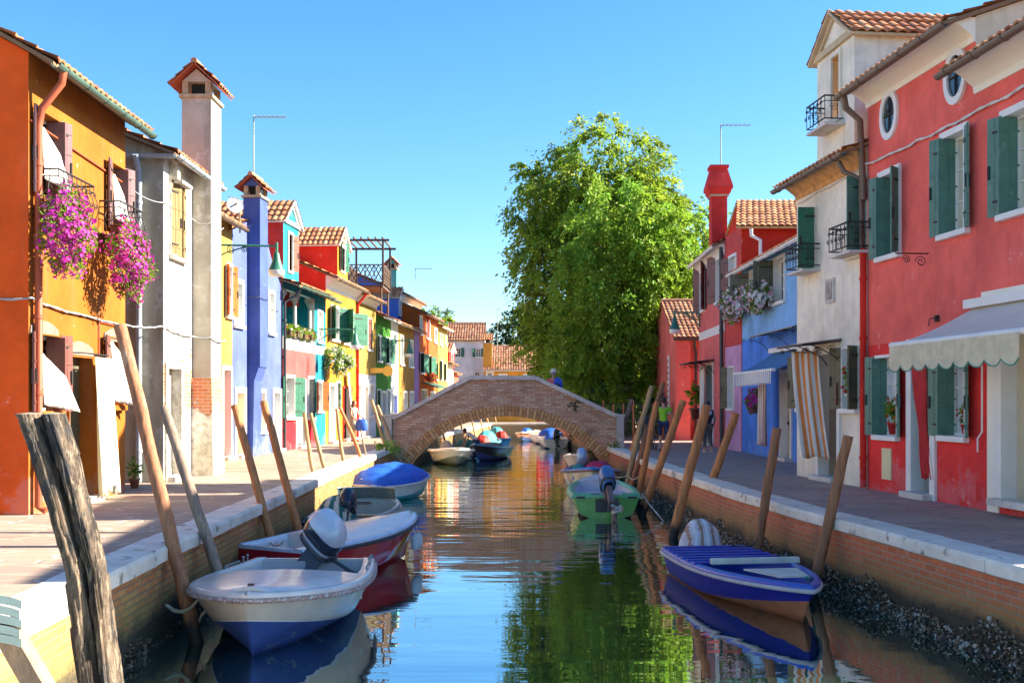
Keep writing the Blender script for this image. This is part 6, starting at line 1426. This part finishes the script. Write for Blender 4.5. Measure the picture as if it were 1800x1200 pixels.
w12 = boat('motor_boat', 'white motorboat moored far along the right bank beyond the bridge', Hull(4.6, 1.7, .55, draft=.12), GW, NAVY, GW, GW, deck=GW, cap=.1, seats=(.3,)); outboard(w12, Vector((0, -2.4, .5)), BLKS, DARKPIPE, tilt=R(20), s=1.2); place(w12, (1.9, 68, WZ), R(10))
w13 = copy_tree(w8); w13['label'] = 'blue boat with covers lying at the far left bank'; place(w13, (-.9, 64, WZ), R(8))
# cream boat with blue rim
h = Hull(4.2, 1.72, .52, sheer=.24, draft=.14, tw=.82, mx=.48, pw=2.2, rake=.4, zc=.14, fine=.75, bowlift=.0)
RB = gloss('rim_azure', (.06, .20, .52), .35)
wA = boat('motor_boat', 'cream boat with azure rim and blue bottom, bow towards the camera, right bank', h, gloss('boat_cream', (.70, .60, .40)), gloss('boat_bottomblue', (.03, .08, .34), .3), RB, gloss('inner_blue', (.20, .30, .5), .5), rail=pm('rail_brown', (.18, .10, .06), .5), cap=.13, seats=(.25, .5), deck=RB, deck_t=.8)
tarp('red_cover', wA, (-.28, -1.3, .38), .48, .6, .42, [pm('tarp_crimson', (.42, .01, .07), .7, .2, 5, .3)], 2, 12); outboard(wA, Vector((.25, -1.9, .62)), gloss('cowl_steel', (.35, .45, .60), .2, metal=.3), pm('motor_grey', 0), tilt=R(48), s=1.15); tarp('teal_bundle', wA, (.35, -1.2, .35), .25, .3, .35, [pm('tarp_sea', (.04, .25, .22), .8)], 2, 13)
place(wA, (2.33, 31.9, WZ), R(180 - 3))
# green boat, stern to camera
h = Hull(4.0, 1.62, .50, sheer=.16, draft=.12, tw=.92, mx=.35, pw=2.0, rake=.4, zc=.08, fine=.7)
GB = gloss('boat_green', (.10, .32, .045), .25, c2=(.14, .38, .07), amt=.55); GT = gloss('rim_mint', (.12, .46, .26), .3)
wB = boat('motor_boat', 'green fibreglass boat with pale interior and blue outboard, stern towards the camera', h, GB, pm('bottom_maroon', (.10, .03, .025), .6), GT, gloss('inner_lilac', (.52, .52, .60), .4), cap=.14, seats=(.45,), floor=.22, deck=gloss('inner_lilac', 0), deck_t=.72)
m = MB()
for sg in (-1, 1): m.box((sg * .55, -1.93, .50), (.40, .16, .10)); m.box((sg * .58, -1.90, .46), (.2, .26, .05), mi=1)
m.box((0, -1.99, .28), (.5, .05, .3), mi=1); mk('transom_pad', m, [GT, DARKPIPE], wB, bevel=.01)
outboard(wB, Vector((.02, -2.05, .62)), gloss('cowl_blue', (.06, .16, .38), .25), pm('motor_brown', (.16, .12, .11), .5), tilt=R(48), s=1.15, yaw=R(8))
place(wB, (2.16, 26.3, WZ), R(-1)); rope('white rope from the green boat stern down to the water', [(2.95, 24.6, -.5), (3.3, 23.6, -1.0)], .01, CLOTH_W, .02)
# blue rowing boat
h = Hull(4.15, 1.42, .37, sheer=.10, draft=.12, tw=.90, mx=.38, pw=2.1, rake=.35, zc=.02, fine=.85, cw=.86, bowlift=.0)
CB = gloss('boat_cobalt', (.010, .014, .20), .6, coat=0, spec=.25, c2=(.03, .05, .26), amt=.66); CR = gloss('rim_cobalt', (.03, .09, .42), .35)
wC = boat('rowing_boat', 'cobalt blue rowing boat with rust red waterline moored at the right wall', h, CB, pm('rust_red', (.42, .13, .04), .6, .3, 8, .2), CR, CR, boot=MATS['rust_red'], rail=pm('rail_pale', (.55, .45, .40), .6), cap=.07, seats=())
for i in range(7):
    y = -1.95 + i * .28; p = h.ring((y + h.L / 2) / h.L)[-1]; m = MB(); m.box((0, y, p.z + .03), ((p.x + .0) * 2, .13, .03)); mk('plank', m, pm('plank_blue', (.012, .02, .32), .45, .15, 5, .1), wC, bevel=.006)
m = MB(); m.box((-.02, .15, .50), (1.22, .10, .08)); mk('pale_beam', m, pm('beam_cream', (.62, .58, .46), .6), wC, bevel=.015)
m = MB(); m.prism([(-.35, .75, .47), (.35, .75, .47), (.18, 1.55, .50), (-.18, 1.55, .50)], (0, 0, .02)); mk('bow_seat', m, MATS['beam_cream'], wC)
tarp('motor_cover', wC, (-.05, -2.35, .16), .34, .38, .62, [pm('tarp_grey', (.55, .50, .48), .8, .1), pm('tarp_rustline', (.38, .20, .13), .8, .1), MATS['tarp_grey'], pm('tarp_white', (.70, .66, .62), .8)], 16, 15)
place(wC, (3.2, 14.55, WZ), R(180 + 7.5)); rope('green rope from the blue rowing boat bow to its mooring pole', [(3.42, 12.6, -.45), (3.9, 13.9, -.62), (4.05, 14.6, -.72)], .012, pm('green_rope', (.03, .35, .22), .8), .04)

rope('pale rope from the red boat stern to the orange brown square pole', [(-3.3, 15.6, -.42), (-3.6, 16.1, -.5), (-3.68, 16.75, -.6)], .012, None, .06)
rope('dark rope from the striped cover boat to a crooked grey pole', [(-3.5, 21.2, -.5), (-3.72, 21.9, -.55), (-3.62, 23.3, -.6)], .012, pm('dark_rope', (.10, .08, .06), .9), .08)
rope('white rope between the blue covered boat and the curved yellowish pole', [(-3.5, 28.2, -.45), (-3.9, 27.9, -.4), (-4.0, 29.0, -.3)], .012, CLOTH_W, .05)
rope('tan rope from the cream boat bow to the nearest right bank pole', [(2.6, 30.1, -.35), (3.2, 29.9, -.45), (3.4, 28.9, -.4)], .013, None, .10)
rope('brown rope from the blue rowing boat stern to the square cut pole', [(3.3, 16.4, -.55), (3.6, 16.5, -.6), (3.78, 16.7, -.55)], .012, pm('dark_rope', 0), .04)
# ---------------------------------------------------------------- people
def skinned(verts, edges, radii, sub=2):
    me = bpy.data.meshes.new('tmp'); me.from_pydata([tuple(v) for v in verts], edges, []); o = bpy.data.objects.new('tmp', me); COL.objects.link(o)
    md = o.modifiers.new('skin', 'SKIN'); md.use_smooth_shade = True
    if not me.skin_vertices: 
        return None
    for i, r in enumerate(radii):
        s = me.skin_vertices[0].data[i]; s.radius = (r, r) if not isinstance(r, tuple) else r; s.use_root = (i == 0)
    o.modifiers.new('sub', 'SUBSURF').levels = sub; o.modifiers['sub'].render_levels = sub
    dg = bpy.context.evaluated_depsgraph_get(); dg.update(); ev = o.evaluated_get(dg); m2 = bpy.data.meshes.new_from_object(ev)
    bpy.data.objects.remove(o, do_unlink=True); bpy.data.meshes.remove(me)
    m = MB(); m.add([v.co.copy() for v in m2.vertices], [tuple(p.vertices) for p in m2.polygons], 0, True); bpy.data.meshes.remove(m2); return m
V = Vector
def person(label, loc, rz, H, pose, cl, female=False):
    """own space: facing +Y, feet at z=0; pose overrides joints (for a 1.75 m figure)"""
    k = H / 1.75; J = dict(pel=V((0, 0, .95)), wst=V((0, 0, 1.10)), chs=V((0, .0, 1.30)), nk=V((0, -.005, 1.47)), hd=V((0, .02, 1.62)),
        hl=V((-.10, 0, .90)), hr=V((.10, 0, .90)), kl=V((-.11, .03, .50)), kr=V((.11, .03, .50)), al=V((-.11, -.02, .09)), ar=V((.11, -.02, .09)), tl=V((-.12, .15, .03)), tr=V((.12, .15, .03)),
        sl=V((-.19, 0, 1.40)), sr=V((.19, 0, 1.40)), el=V((-.25, -.02, 1.13)), er=V((.25, -.02, 1.13)), wl=V((-.26, .08, .88)), wr=V((.26, .08, .88)))
    for n_, v in pose.items():
        if n_ in J: J[n_] = V(v)
    J = {a: b * k for a, b in J.items()}; sw = .9 if female else 1.0
    for a in ('sl', 'sr'): J[a].x *= sw
    names = ['pel', 'wst', 'chs', 'nk', 'hd', 'hl', 'hr', 'kl', 'kr', 'al', 'ar', 'tl', 'tr', 'sl', 'sr', 'el', 'er', 'wl', 'wr']; ix = {a: i for i, a in enumerate(names)}
    E = [('pel', 'wst'), ('wst', 'chs'), ('chs', 'nk'), ('nk', 'hd'), ('pel', 'hl'), ('pel', 'hr'), ('hl', 'kl'), ('hr', 'kr'), ('kl', 'al'), ('kr', 'ar'), ('al', 'tl'), ('ar', 'tr'), ('chs', 'sl'), ('chs', 'sr'), ('sl', 'el'), ('sr', 'er'), ('el', 'wl'), ('er', 'wr')]
    rad = dict(pel=(.135, .105), wst=(.115, .09), chs=(.145, .10), nk=.052, hd=.05, hl=.085, hr=.085, kl=.055, kr=.055, al=.034, ar=.034, tl=.032, tr=.032, sl=.055, sr=.055, el=.038, er=.038, wl=.025, wr=.025)
    def rr(a, e=0): r = rad[a]; return ((r[0] + e) * k, (r[1] + e) * k) if isinstance(r, tuple) else ((r + e) * k,) * 2
    t = thing('person', label, 'person', local=True)
    m = skinned([J[a] for a in names], [(ix[a], ix[b]) for a, b in E], [rr(a) for a in names])
    if m is None: m = MB()
    hd = J['hd']; m.lathe([(.002, -.13 * k), (.045 * k, -.125 * k), (.062 * k, -.09 * k), (.074 * k, -.03 * k), (.079 * k, .03 * k), (.070 * k, .08 * k), (.04 * k, .115 * k), (.002, .125 * k)], hd, 16, 0, 1, 1.18)
    m.ball(hd + V((0, .095, -.02)) * k, .016 * k, 1, 1.3, 1.5, 8)
    for sg in (-1, 1):
        m.ball(hd + V((sg * .078, .0, -.01)) * k, .022 * k, .4, 1, 1.5, 8); m.ball(hd + V((sg * .03, .082, .008)) * k, .011 * k, 1, .6, .7, 8, 1)
        w, e = (J['wl'], J['el']) if sg < 0 else (J['wr'], J['er']); d = (w - e).normalized(); s = d.orthogonal().normalized() if abs(d.y) > .95 else d.cross(V((1, 0, 0))).normalized(); pc = w + d * .05 * k
        nrm = d.cross(s); ks = len(m.v); m.box(pc, (.03 * k, .075 * k, .09 * k), (nrm, s, d)); 
        for q, L in enumerate((.062, .075, .07, .055)):
            b0 = pc + d * .04 * k + s * (.03 - .02 * q) * k; m.tube([b0, b0 + (d + nrm * .25 * -sg) * L * .5 * k, b0 + (d * .85 + nrm * .6 * -sg) * L * k], [.010 * k, .009 * k, .007 * k], 6)
        b0 = pc + s * .035 * k - d * .02 * k; m.tube([b0, b0 + (s * .6 + d * .5) * .045 * k, b0 + (s * .5 + d) * .06 * k], [.012 * k, .010 * k, .008 * k], 6)
    m.box(hd + V((0, .085, -.062)) * k, (.035 * k, .01 * k, .008 * k), mi=2)
    mk('body', m, [cl['skin'], IRON, pm('lips', (.45, .15, .12), .6)], t)
    hm = MB(); hs = cl.get('hairlen', 0)
    hm.lathe([(.055 * k, -.07 * k - hs * .3), (.076 * k, -.04 * k), (.089 * k, .03 * k), (.080 * k, .09 * k), (.045 * k, .130 * k), (.002, .140 * k)], hd + V((0, -.018, 0)) * k, 16, 0, 1, 1.14)
    if hs: hm.tube([hd + V((0, -.07, .02)) * k, hd + V((0, -.11, -.1)) * k, hd + V((0, -.09, -.1)) * k - UP * hs], [.06 * k, .065 * k, .03 * k], 10)
    mk('hair', hm, cl['hair'], t)
    def garment(name, mat, nodes, edges, e, ext={}):
        P = {a: (J[a] if a in J else ext[a][0] * k) for a in nodes}; I = {a: i for i, a in enumerate(nodes)}
        mm = skinned([P[a] for a in nodes], [(I[a], I[b]) for a, b in edges], [((rr(a, e)) if a in rad else ((ext[a][1]) * k,) * 2) for a in nodes])
        if mm: mk(name, mm, mat, t)
    mid = lambda a, b, q=.5: (J[a].lerp(J[b], q)) / k
    slq = cl.get('sleeve', .55)
    hem = V((J['pel'] / k)) - UP * cl.get('hem', .0)
    garment('shirt' if not cl.get('dress') else 'dress', cl['top'], ['chs', 'wst', 'hem', 'sl', 'sr', 'ml', 'mr', 'nkb'], [('chs', 'wst'), ('wst', 'hem'), ('chs', 'sl'), ('chs', 'sr'), ('sl', 'ml'), ('sr', 'mr'), ('chs', 'nkb')], .016,
            dict(hem=(hem, .15), ml=(mid('sl', 'el', slq), .056), mr=(mid('sr', 'er', slq), .056), nkb=(mid('chs', 'nk', .7), .075)))
    if cl.get('dress'):
        dm = MB(); p = J['pel']; dm.lathe([(.13 * k, .15 * k), (.15 * k, 0), (.18 * k, -.2 * k), (.21 * k, -.42 * k), (.19 * k, -.42 * k)], p, 20, 0, 1, .75); mk('skirt', dm, cl['top'], t)
    else:
        L = cl.get('leg', .95)
        garment('trousers', cl['legs'], ['pel', 'hl', 'hr', 'k1', 'k2', 'a1', 'a2'], [('pel', 'hl'), ('pel', 'hr'), ('hl', 'k1'), ('hr', 'k2'), ('k1', 'a1'), ('k2', 'a2')], .012,
                dict(k1=(mid('hl', 'kl', min(1, L * 2) * .98), .075), k2=(mid('hr', 'kr', min(1, L * 2) * .98), .075), a1=(mid('kl', 'al', max(.03, (L - .5) * 2)), .052 if L > .6 else .078), a2=(mid('kr', 'ar', max(.03, (L - .5) * 2)), .052 if L > .6 else .078)))
    for a, b in (('al', 'tl'), ('ar', 'tr')):
        sm = MB(); p, q = J[a], J[b]; d = (q - p); d.z *= .3; sm.tube([p - d * .25 - UP * .045 * k, p - UP * .05 * k, p.lerp(q, .5) - UP * .03 * k, q + UP * .0, q + d * .25 + UP * .0], [.03 * k, .045 * k, .042 * k, .04 * k, .02 * k], 10, squash=.8); mk('shoe', sm, cl['shoes'], t)
    if cl.get('hat'):
        hm = MB(); hm.lathe([(.17 * k, .045 * k), (.165 * k, .055 * k), (.095 * k, .07 * k), (.09 * k, .15 * k), (.07 * k, .175 * k), (.001, .165 * k)], hd + V((0, -.01, 0)) * k, 20, 0, 1, 1.1); mk('hat', hm, cl['hat'], t)
    place(t, loc, rz); return t, J
SKIN = pm('skin', (.52, .27, .17), .55, .08, 5, .05); HDK = pm('hair_dark', (.025, .016, .012), .6, .3, 30, .4)
LIME = pm('lime_shirt', (.28, .62, .03), .85, .08, 6, .25, 25); NAVC = pm('navy_cloth', (.03, .045, .11), .85, .12, 8, .2); GREYC = pm('grey_cloth', (.26, .27, .24), .85, .12, 8, .2); OLV = pm('olive_trousers', (.09, .085, .075), .85, .12, 8, .2)
walk = dict(kl=(-.10, .16, .52), al=(-.10, .12, .09), tl=(-.10, .28, .05), kr=(.11, .0, .50), ar=(.12, -.22, .15), tr=(.12, -.08, .03), wl=(-.30, -.02, .90), el=(-.27, -.08, 1.14), wr=(.30, .14, .92), er=(.27, .02, 1.14))
person('man in a lime green shirt and navy shorts walking away along the right bank', (4.82, 34.4, 0), R(-8), 1.74, walk, dict(skin=SKIN, hair=HDK, top=LIME, legs=NAVC, leg=.50, shoes=DARKPIPE, hem=.10))
bag_pose = dict(kl=(-.09, .10, .52), al=(-.09, .02, .09), tl=(-.09, .17, .04), kr=(.10, .10, .52), ar=(.10, -.14, .12), tr=(.11, .0, .03), el=(-.22, -.08, 1.14), er=(.24, -.08, 1.14), wl=(-.20, .08, .95), wr=(.24, .10, .98))
person('woman in dark clothes with a backpack walking past the white curtain', (6.08, 33.6, 0), R(5), 1.60, bag_pose, dict(skin=SKIN, hair=HDK, top=pm('dark_top', (.05, .045, .05), .85), legs=OLV, leg=.92, shoes=CLOTH_C, sleeve=.3, hairlen=.05), True)
t = thing('backpack', 'black and white backpack worn by the woman in dark clothes', 'backpack', (6.06, 33.44, 1.18)); m = MB(); m.ball((6.06, 33.42, 1.15), .17, .95, .6, 1.25, 14); mk('bag', m, pm('bag_black', (.03, .03, .035), .7), t); m = MB(); m.ball((6.06, 33.36, 1.24), .12, .95, .5, .8, 12); mk('pocket', m, pm('bag_white', (.6, .62, .66), .7), t)
pw = dict(el=(-.24, .06, 1.14), wl=(-.24, .26, 1.02), er=(.24, .08, 1.12), wr=(.22, .28, .98), kl=(-.08, .02, .50), kr=(.09, .05, .50))
person('woman in a grey dress standing at the striped doorway of the yellow house', (-6.32, 43.2, 0), R(-125), 1.62, pw, dict(skin=SKIN, hair=HDK, top=GREYC, legs=GREYC, shoes=REDF, dress=True, sleeve=.2, hairlen=.08), True)
t = thing('blue_bag', 'bright blue shopping bag carried by the woman in the grey dress', 'bag', (-5.98, 43.0, .6)); m = MB(); rows = []
for z, sx, sy in ((0, .20, .12), (.1, .24, .15), (.3, .24, .14), (.45, .20, .08), (.47, .15, .04)): rows.append([(-5.98 + sx * math.cos(w) * (1 + .05 * math.sin(3 * w)), 43.0 + sy * math.sin(w), .42 + z) for w in [2 * math.pi * i / 18 for i in range(18)]])
m.grid(rows, 0, True, True); m.add(rows[0], [tuple(range(17, -1, -1))]); m.add(rows[-1], [tuple(range(18))]); mk('sack', m, pm('bag_blue', (.02, .10, .55), .6, .15, 6, .4), t); m = MB(); m.tube([(-6.1, 43, .86), (-6.06, 43, 1.0), (-5.94, 43, 1.0), (-5.88, 43, .86)], .012, 6); mk('handle', m, MATS['bag_blue'], t)
drape('door_curtain', 'orange striped curtain pulled aside at the yellow house doorway', 'curtain', f6.P(f6.at(604)[0], 2.75, .15), f6.u, .55, 2.2, ORA, folds=3, amp=.04, swing=f6.u * .85, taper=.6, mats=[CLOTH_W, pm('stripe_rust', (.65, .22, .10), .9, transl=.2)], stripes=8)
drape('door_curtain', 'white ribbon curtain in the pink house doorway', 'curtain', f5.P(f5.at(521)[0], 2.55, -.02), f5.u, .75, 2.4, CLOTH_W, folds=5, amp=.03)
person('man in a white hat and coral shirt walking over the bridge, seen from behind', (1.50, YB + 1.3, 1.02), R(-30), 1.72, walk, dict(skin=SKIN, hair=pm('hair_grey', (.35, .32, .3), .7), top=pm('coral_shirt', (.75, .12, .13), .85, .08), legs=NAVC, leg=.9, shoes=DARKPIPE, hat=pm('straw_hat', (.72, .64, .50), .8), hem=.08))
t = thing('backpack', 'blue backpack worn by the man crossing the bridge', 'backpack', (1.66, YB + 1.1, 2.2)); m = MB(); m.ball((1.66, YB + 1.1, 2.2), .20, .9, .65, 1.35, 14); mk('bag', m, pm('pack_blue', (.04, .10, .50), .7, .1, 6, .2), t); m = MB(); m.ball((1.63, YB + .98, 2.12), .13, .8, .5, 1.0, 12); mk('pocket', m, NAVC, t)
bend = dict(pel=(0, -.12, .78), wst=(0, -.03, .90), chs=(0, .20, 1.06), nk=(0, .36, 1.14), hd=(0, .45, 1.22), hl=(-.1, -.12, .74), hr=(.1, -.12, .74), kl=(-.13, .12, .46), kr=(.13, .12, .46), al=(-.12, -.06, .09), ar=(.12, -.06, .09), tl=(-.12, .1, .03), tr=(.12, .1, .03), sl=(-.18, .25, 1.10), sr=(.18, .25, 1.10), el=(-.2, .36, .86), er=(.2, .36, .86), wl=(-.14, .46, .66), wr=(.14, .46, .66))
person('man in a white shirt bending over in the pale blue boat beyond the bridge', (-1.75, 49.6, WZ + .02), R(75), 1.76, bend, dict(skin=SKIN, hair=HDK, top=CLOTH_W, legs=NAVC, leg=.6, shoes=DARKPIPE))
# pushchair
t = thing('pushchair', 'black pushchair standing beside the man in the lime green shirt', 'pushchair', (4.45, 35.6, 0)); c = V((4.45, 35.6, 0)); m = MB()
for x in (-.22, .22):
    m.tube([c + V((x, -.35, .12)), c + V((x, .1, .55)), c + V((x, .45, 1.02))], .015, 6); m.tube([c + V((x, .35, .12)), c + V((x, -.05, .55)), c + V((x, -.15, .75))], .015, 6)
m.tube([c + V((-.22, .45, 1.02)), c + V((.22, .45, 1.02))], .02, 6); mk('frame', m, ZINC, t)
m = MB(); m.prism([c + V((-.2, -.2, .45)), c + V((-.2, .15, .42)), c + V((-.2, .35, .9)), c + V((-.2, .28, .92)), c + V((-.2, .08, .5)), c + V((-.2, -.2, .52))], (.4, 0, 0)); k0 = len(m.v); m.ball(c + V((0, .1, .92)), .26, .9, 1, .75, 14); m.box(c + V((0, .1, .25)), (.36, .36, .12)); mk('seat', m, pm('pram_black', (.03, .03, .04), .8), t)
for x in (-.24, .24):
    for y in (-.36, .36):
        m = MB(); p = c + V((x, y, .11)); m.tube([p + V((0, math.cos(w) * .1, math.sin(w) * .1)) for w in [2 * math.pi * i / 16 for i in range(17)]], .022, 6, cap=False); m.tube([p - V((.02, 0, 0)), p + V((.02, 0, 0))], .03, 8)
        for i in range(4): m.tube([p, p + V((0, math.cos(i * 1.57) * .1, math.sin(i * 1.57) * .1))], .006, 4)
        mk('wheel', m, DARKPIPE, t)

# ---------------------------------------------------------------- trees and greenery
tree('tall_tree', 'tall olive green tree forming the upper left of the great crown', (3.6, 60, 0), [(1.6, 0, 13.9, 3.4, 3, 3.4), (-1.5, 0, 12.4, 2.5, 2.4, 2.9), (-1.5, 0, 8.4, 2.1, 2.4, 3.4), (-.9, 0, 4.9, 2.2, 2.2, 2.8), (1.0, 0, 9.5, 3.8, 3, 4.5), (3.9, 0, 10.6, 2.6, 2.6, 2.8), (1.2, .5, 4, 3.2, 2, 2.6), (4.6, 0, 7.4, 2.6, 2.4, 3), (.2, -.5, 11.5, 3.2, 2.4, 3.4), (3.6, -.3, 12.6, 2.0, 2, 2.0)], 1150, 100, 1.0, .25, [LEAF[1], LEAF[2], LEAF[0], foliage_mat('leaf_olive_b', (.16, .22, .03))], .38, 9.0, 11, 'big trees on the right bank', droop=.55)
tree('leafy_tree', 'fresh green tree with drooping sprays in front of the olive tree', (5.4, 51, 0), [(-.4, 0, 9.8, 2.4, 2.2, 2.2), (-1.0, 0, 6.8, 2.5, 2.2, 2.6), (1.3, 0, 8.6, 2.4, 2.2, 2.4), (-.7, 0, 3.9, 2.2, 1.9, 2.2), (1.2, 0, 6.2, 1.9, 2, 1.9), (-2.4, 0, 3.4, 1.7, 1.6, 1.9), (.1, -.2, 2.4, 1.5, 1.3, 1.2), (2.6, .3, 7.2, 1.6, 1.6, 2.2)], 680, 110, .85, .22, [LEAF[0], LEAF[0], LEAF_L[1], LEAF[1]], .28, 6.2, 12, 'big trees on the right bank', droop=.6)
tree('garden_tree', 'bright tree showing between the red chimney and the tiled roof', (11.2, 53, 0), [(0, 0, 8.8, 2.0, 2, 2.0), (1.1, 0, 9.3, 1.2, 1.2, 1.3), (-2.6, 0, 9.2, 2.0, 2, 2.4)], 110, 80, .9, .26, [LEAF[0], LEAF_L[0]], .22, 7, 13)
tree('far_tree', 'rounded green tree rising behind the orange houses on the left', (-8.6, 100, 0), [(.5, 0, 7.8, 3.2, 2.5, 2.4), (-2.5, 0, 8.6, 2.4, 2.2, 2.2), (3, 0, 7, 1.6, 2, 1.6)], 150, 80, 1.2, .36, [LEAF[1], LEAF[2], LEAF_D[2]], .3, 6, 14, 'trees in the background')
tree('far_tree', 'dark leaved tree with loose branches left of the great crown', (.8, 98, 0), [(0, 0, 7.8, 2.4, 2.2, 1.9), (1.9, 0, 8.6, 2.2, 2.2, 2.4)], 130, 80, 1.2, .36, LEAF_D, .3, 6, 15, 'trees in the background')
for i, (x, y, z, r, s) in enumerate(((-3.2, 104, 5.2, 2.6, 16), (.2, 105, 4.8, 2.8, 17), (3.4, 98, 5.2, 3.2, 18), (7.5, 96, 4.6, 3.6, 19), (12, 92, 4.8, 4, 20))):
    tree('far_bush_tree', ['pale lime tree behind the far white house', 'pale lime tree behind the far ochre roof', 'pale lime tree just left of the great crown', 'light tree behind the trunk of the great crown', 'light tree behind the salmon cottage'][i], (x, y, 0), [(0, 0, z, r, r * .8, 2.4), (r * .5, 0, z - 2, r, r * .7, 2.2)], 110, 70, 1.2, .38, LEAF_L, .25, 4, s, 'trees in the background')
def bush(name, label, c, blobs, n, per, spread, leaf, mats, seed, cat='bush', group=None):
    t = thing(name, label, cat, c, group); B = [(*(Vector(q[:3]) + Vector(c)), *q[3:]) for q in blobs]; P, D, C, I = blob_points(B, n, per, spread, seed, droop=.2); leaf_mesh('foliage', P, D, leaf, .45, mats, t, c, .6, seed)
    m = MB(); g = random.Random(seed)
    for i in range(6): q = Vector(C[g.randrange(len(C))]); m.tube([Vector(c), Vector(c).lerp(q, .6), q], [.03, .02, .01], 5)
    mk('stem', m, BARK, t); return t
bush('garden_bush', 'dark bush behind the fence under the great crown', (3.9, 47, 0), [(0, 0, 1.2, 1.3, .9, 1.2), (1.8, .5, 1.0, 1.1, .9, 1.0)], 60, 70, .5, .17, LEAF_D, 61)
bush('garden_bush', 'bright bush at the garden wall beside the salmon cottage', (5.9, 48.6, 0), [(0, 0, 1.0, .9, .7, 1.0)], 40, 70, .45, .16, LEAF[:3], 62)
bush('quay_weeds', 'green weeds sprouting from the coping at the left bridge foot', (-4.12, 35.2, -.05), [(0, 0, .12, .22, .9, .22), (.1, 1.4, .0, .2, .6, .25)], 30, 50, .2, .08, LEAF_L, 63, 'weeds')
bush('quay_weeds', 'small tuft of weeds on the right coping near the bridge', (3.55, 37.2, 0), [(0, 0, .08, .2, .3, .12)], 10, 40, .15, .07, LEAF, 64, 'weeds')
bush('hanging_plant', 'white flowering plant in a basket on the red side wall by the teal house', f6.P(.1, 3.2, .45), [(0, 0, 0, .45, .45, .5)], 34, 110, .3, .13, [LEAF[0], LEAF[1], WHITEF], 65, 'hanging plant')
for i, (x, z, s) in enumerate(((-2.75, .55, .22), (2.2, 1.45, .2), (2.7, -.15, .14))):
    bush('wall_weed', ['fern tuft growing low on the left of the bridge wall', 'dark tuft growing under the right slope of the bridge coping', 'small tuft above the right end of the arch'][i], (x, YB - .05, z), [(0, 0, 0, s, .08, s * .7)], 8, 40, .12, .06, LEAF_D, 66 + i, 'weeds') if i else None
# garden fence
t = thing('garden_fence', 'green wire garden fence with brown posts beyond the bridge', 'fence', (4.6, 44, 0)); m = MB()
for i in range(9): x = 3.3 + i * .42; m.tube([(x, 44 + i * .1, 0), (x, 44 + i * .1, 1.55 + .1 * math.sin(i * 2))], .035, 6)
mk('post', m, PW, t); m = MB()
for k in range(12): m.tube([(3.3, 44, .15 + k * .12), (6.66, 44.8, .15 + k * .12)], .006, 4)
for k in range(48): x = 3.3 + k * .07; m.tube([(x, 44 + (x - 3.3) * .238, .1), (x, 44 + (x - 3.3) * .238, 1.5)], .006, 4)
mk('wire_mesh', m, pm('fence_green', (.02, .12, .08), .6), t)

# ---------------------------------------------------------------- light, sky, camera
EL, AZ = 30.0, 7.0                      # sun: right of the view and a little ahead
sd = Vector((math.cos(R(EL)) * math.cos(R(AZ)), math.cos(R(EL)) * math.sin(R(AZ)), math.sin(R(EL))))
sun = bpy.data.lights.new('sun', 'SUN'); sun.energy = 4.5; sun.angle = R(.5); sun.color = (1, .90, .74)
so = bpy.data.objects.new('sun', sun); COL.objects.link(so); so.rotation_euler = (-sd).to_track_quat('-Z', 'Y').to_euler(); so.location = sd * 60
w = bpy.data.worlds.new('World'); scene.world = w; w.use_nodes = True; nt = w.node_tree; nt.nodes.clear()
out = nt.nodes.new('ShaderNodeOutputWorld'); bg = nt.nodes.new('ShaderNodeBackground'); sky = nt.nodes.new('ShaderNodeTexSky'); sky.sky_type = 'NISHITA'; sky.sun_disc = False
sky.sun_elevation = R(EL); sky.sun_rotation = R(90 - AZ); sky.air_density = 1.0; sky.dust_density = .4; sky.ozone_density = 4.0; sky.altitude = 0
hs = nt.nodes.new('ShaderNodeHueSaturation'); hs.inputs['Saturation'].default_value = 1.25; nt.links.new(sky.outputs[0], hs.inputs['Color']); nt.links.new(hs.outputs[0], bg.inputs[0]); nt.links.new(bg.outputs[0], out.inputs[0])
bg.inputs[1].default_value = .067
cam = bpy.data.cameras.new('camera'); co = bpy.data.objects.new('camera', cam); COL.objects.link(co); scene.camera = co
co.location = (0, 0, CZ); co.rotation_euler = (R(90), 0, 0); cam.sensor_width = 36; cam.lens = 38; cam.shift_y = (HY - 600) / 1800; cam.clip_start = .1; cam.clip_end = 3000
vs = scene.view_settings; vs.view_transform = 'Standard'; vs.look = 'None'; vs.gamma = 1; vs.exposure = 2.18; vs.use_curve_mapping = False
scene.render.engine = 'CYCLES'; scene.cycles.max_bounces = 6; scene.cycles.diffuse_bounces = 4; scene.cycles.glossy_bounces = 4; scene.cycles.transmission_bounces = 2
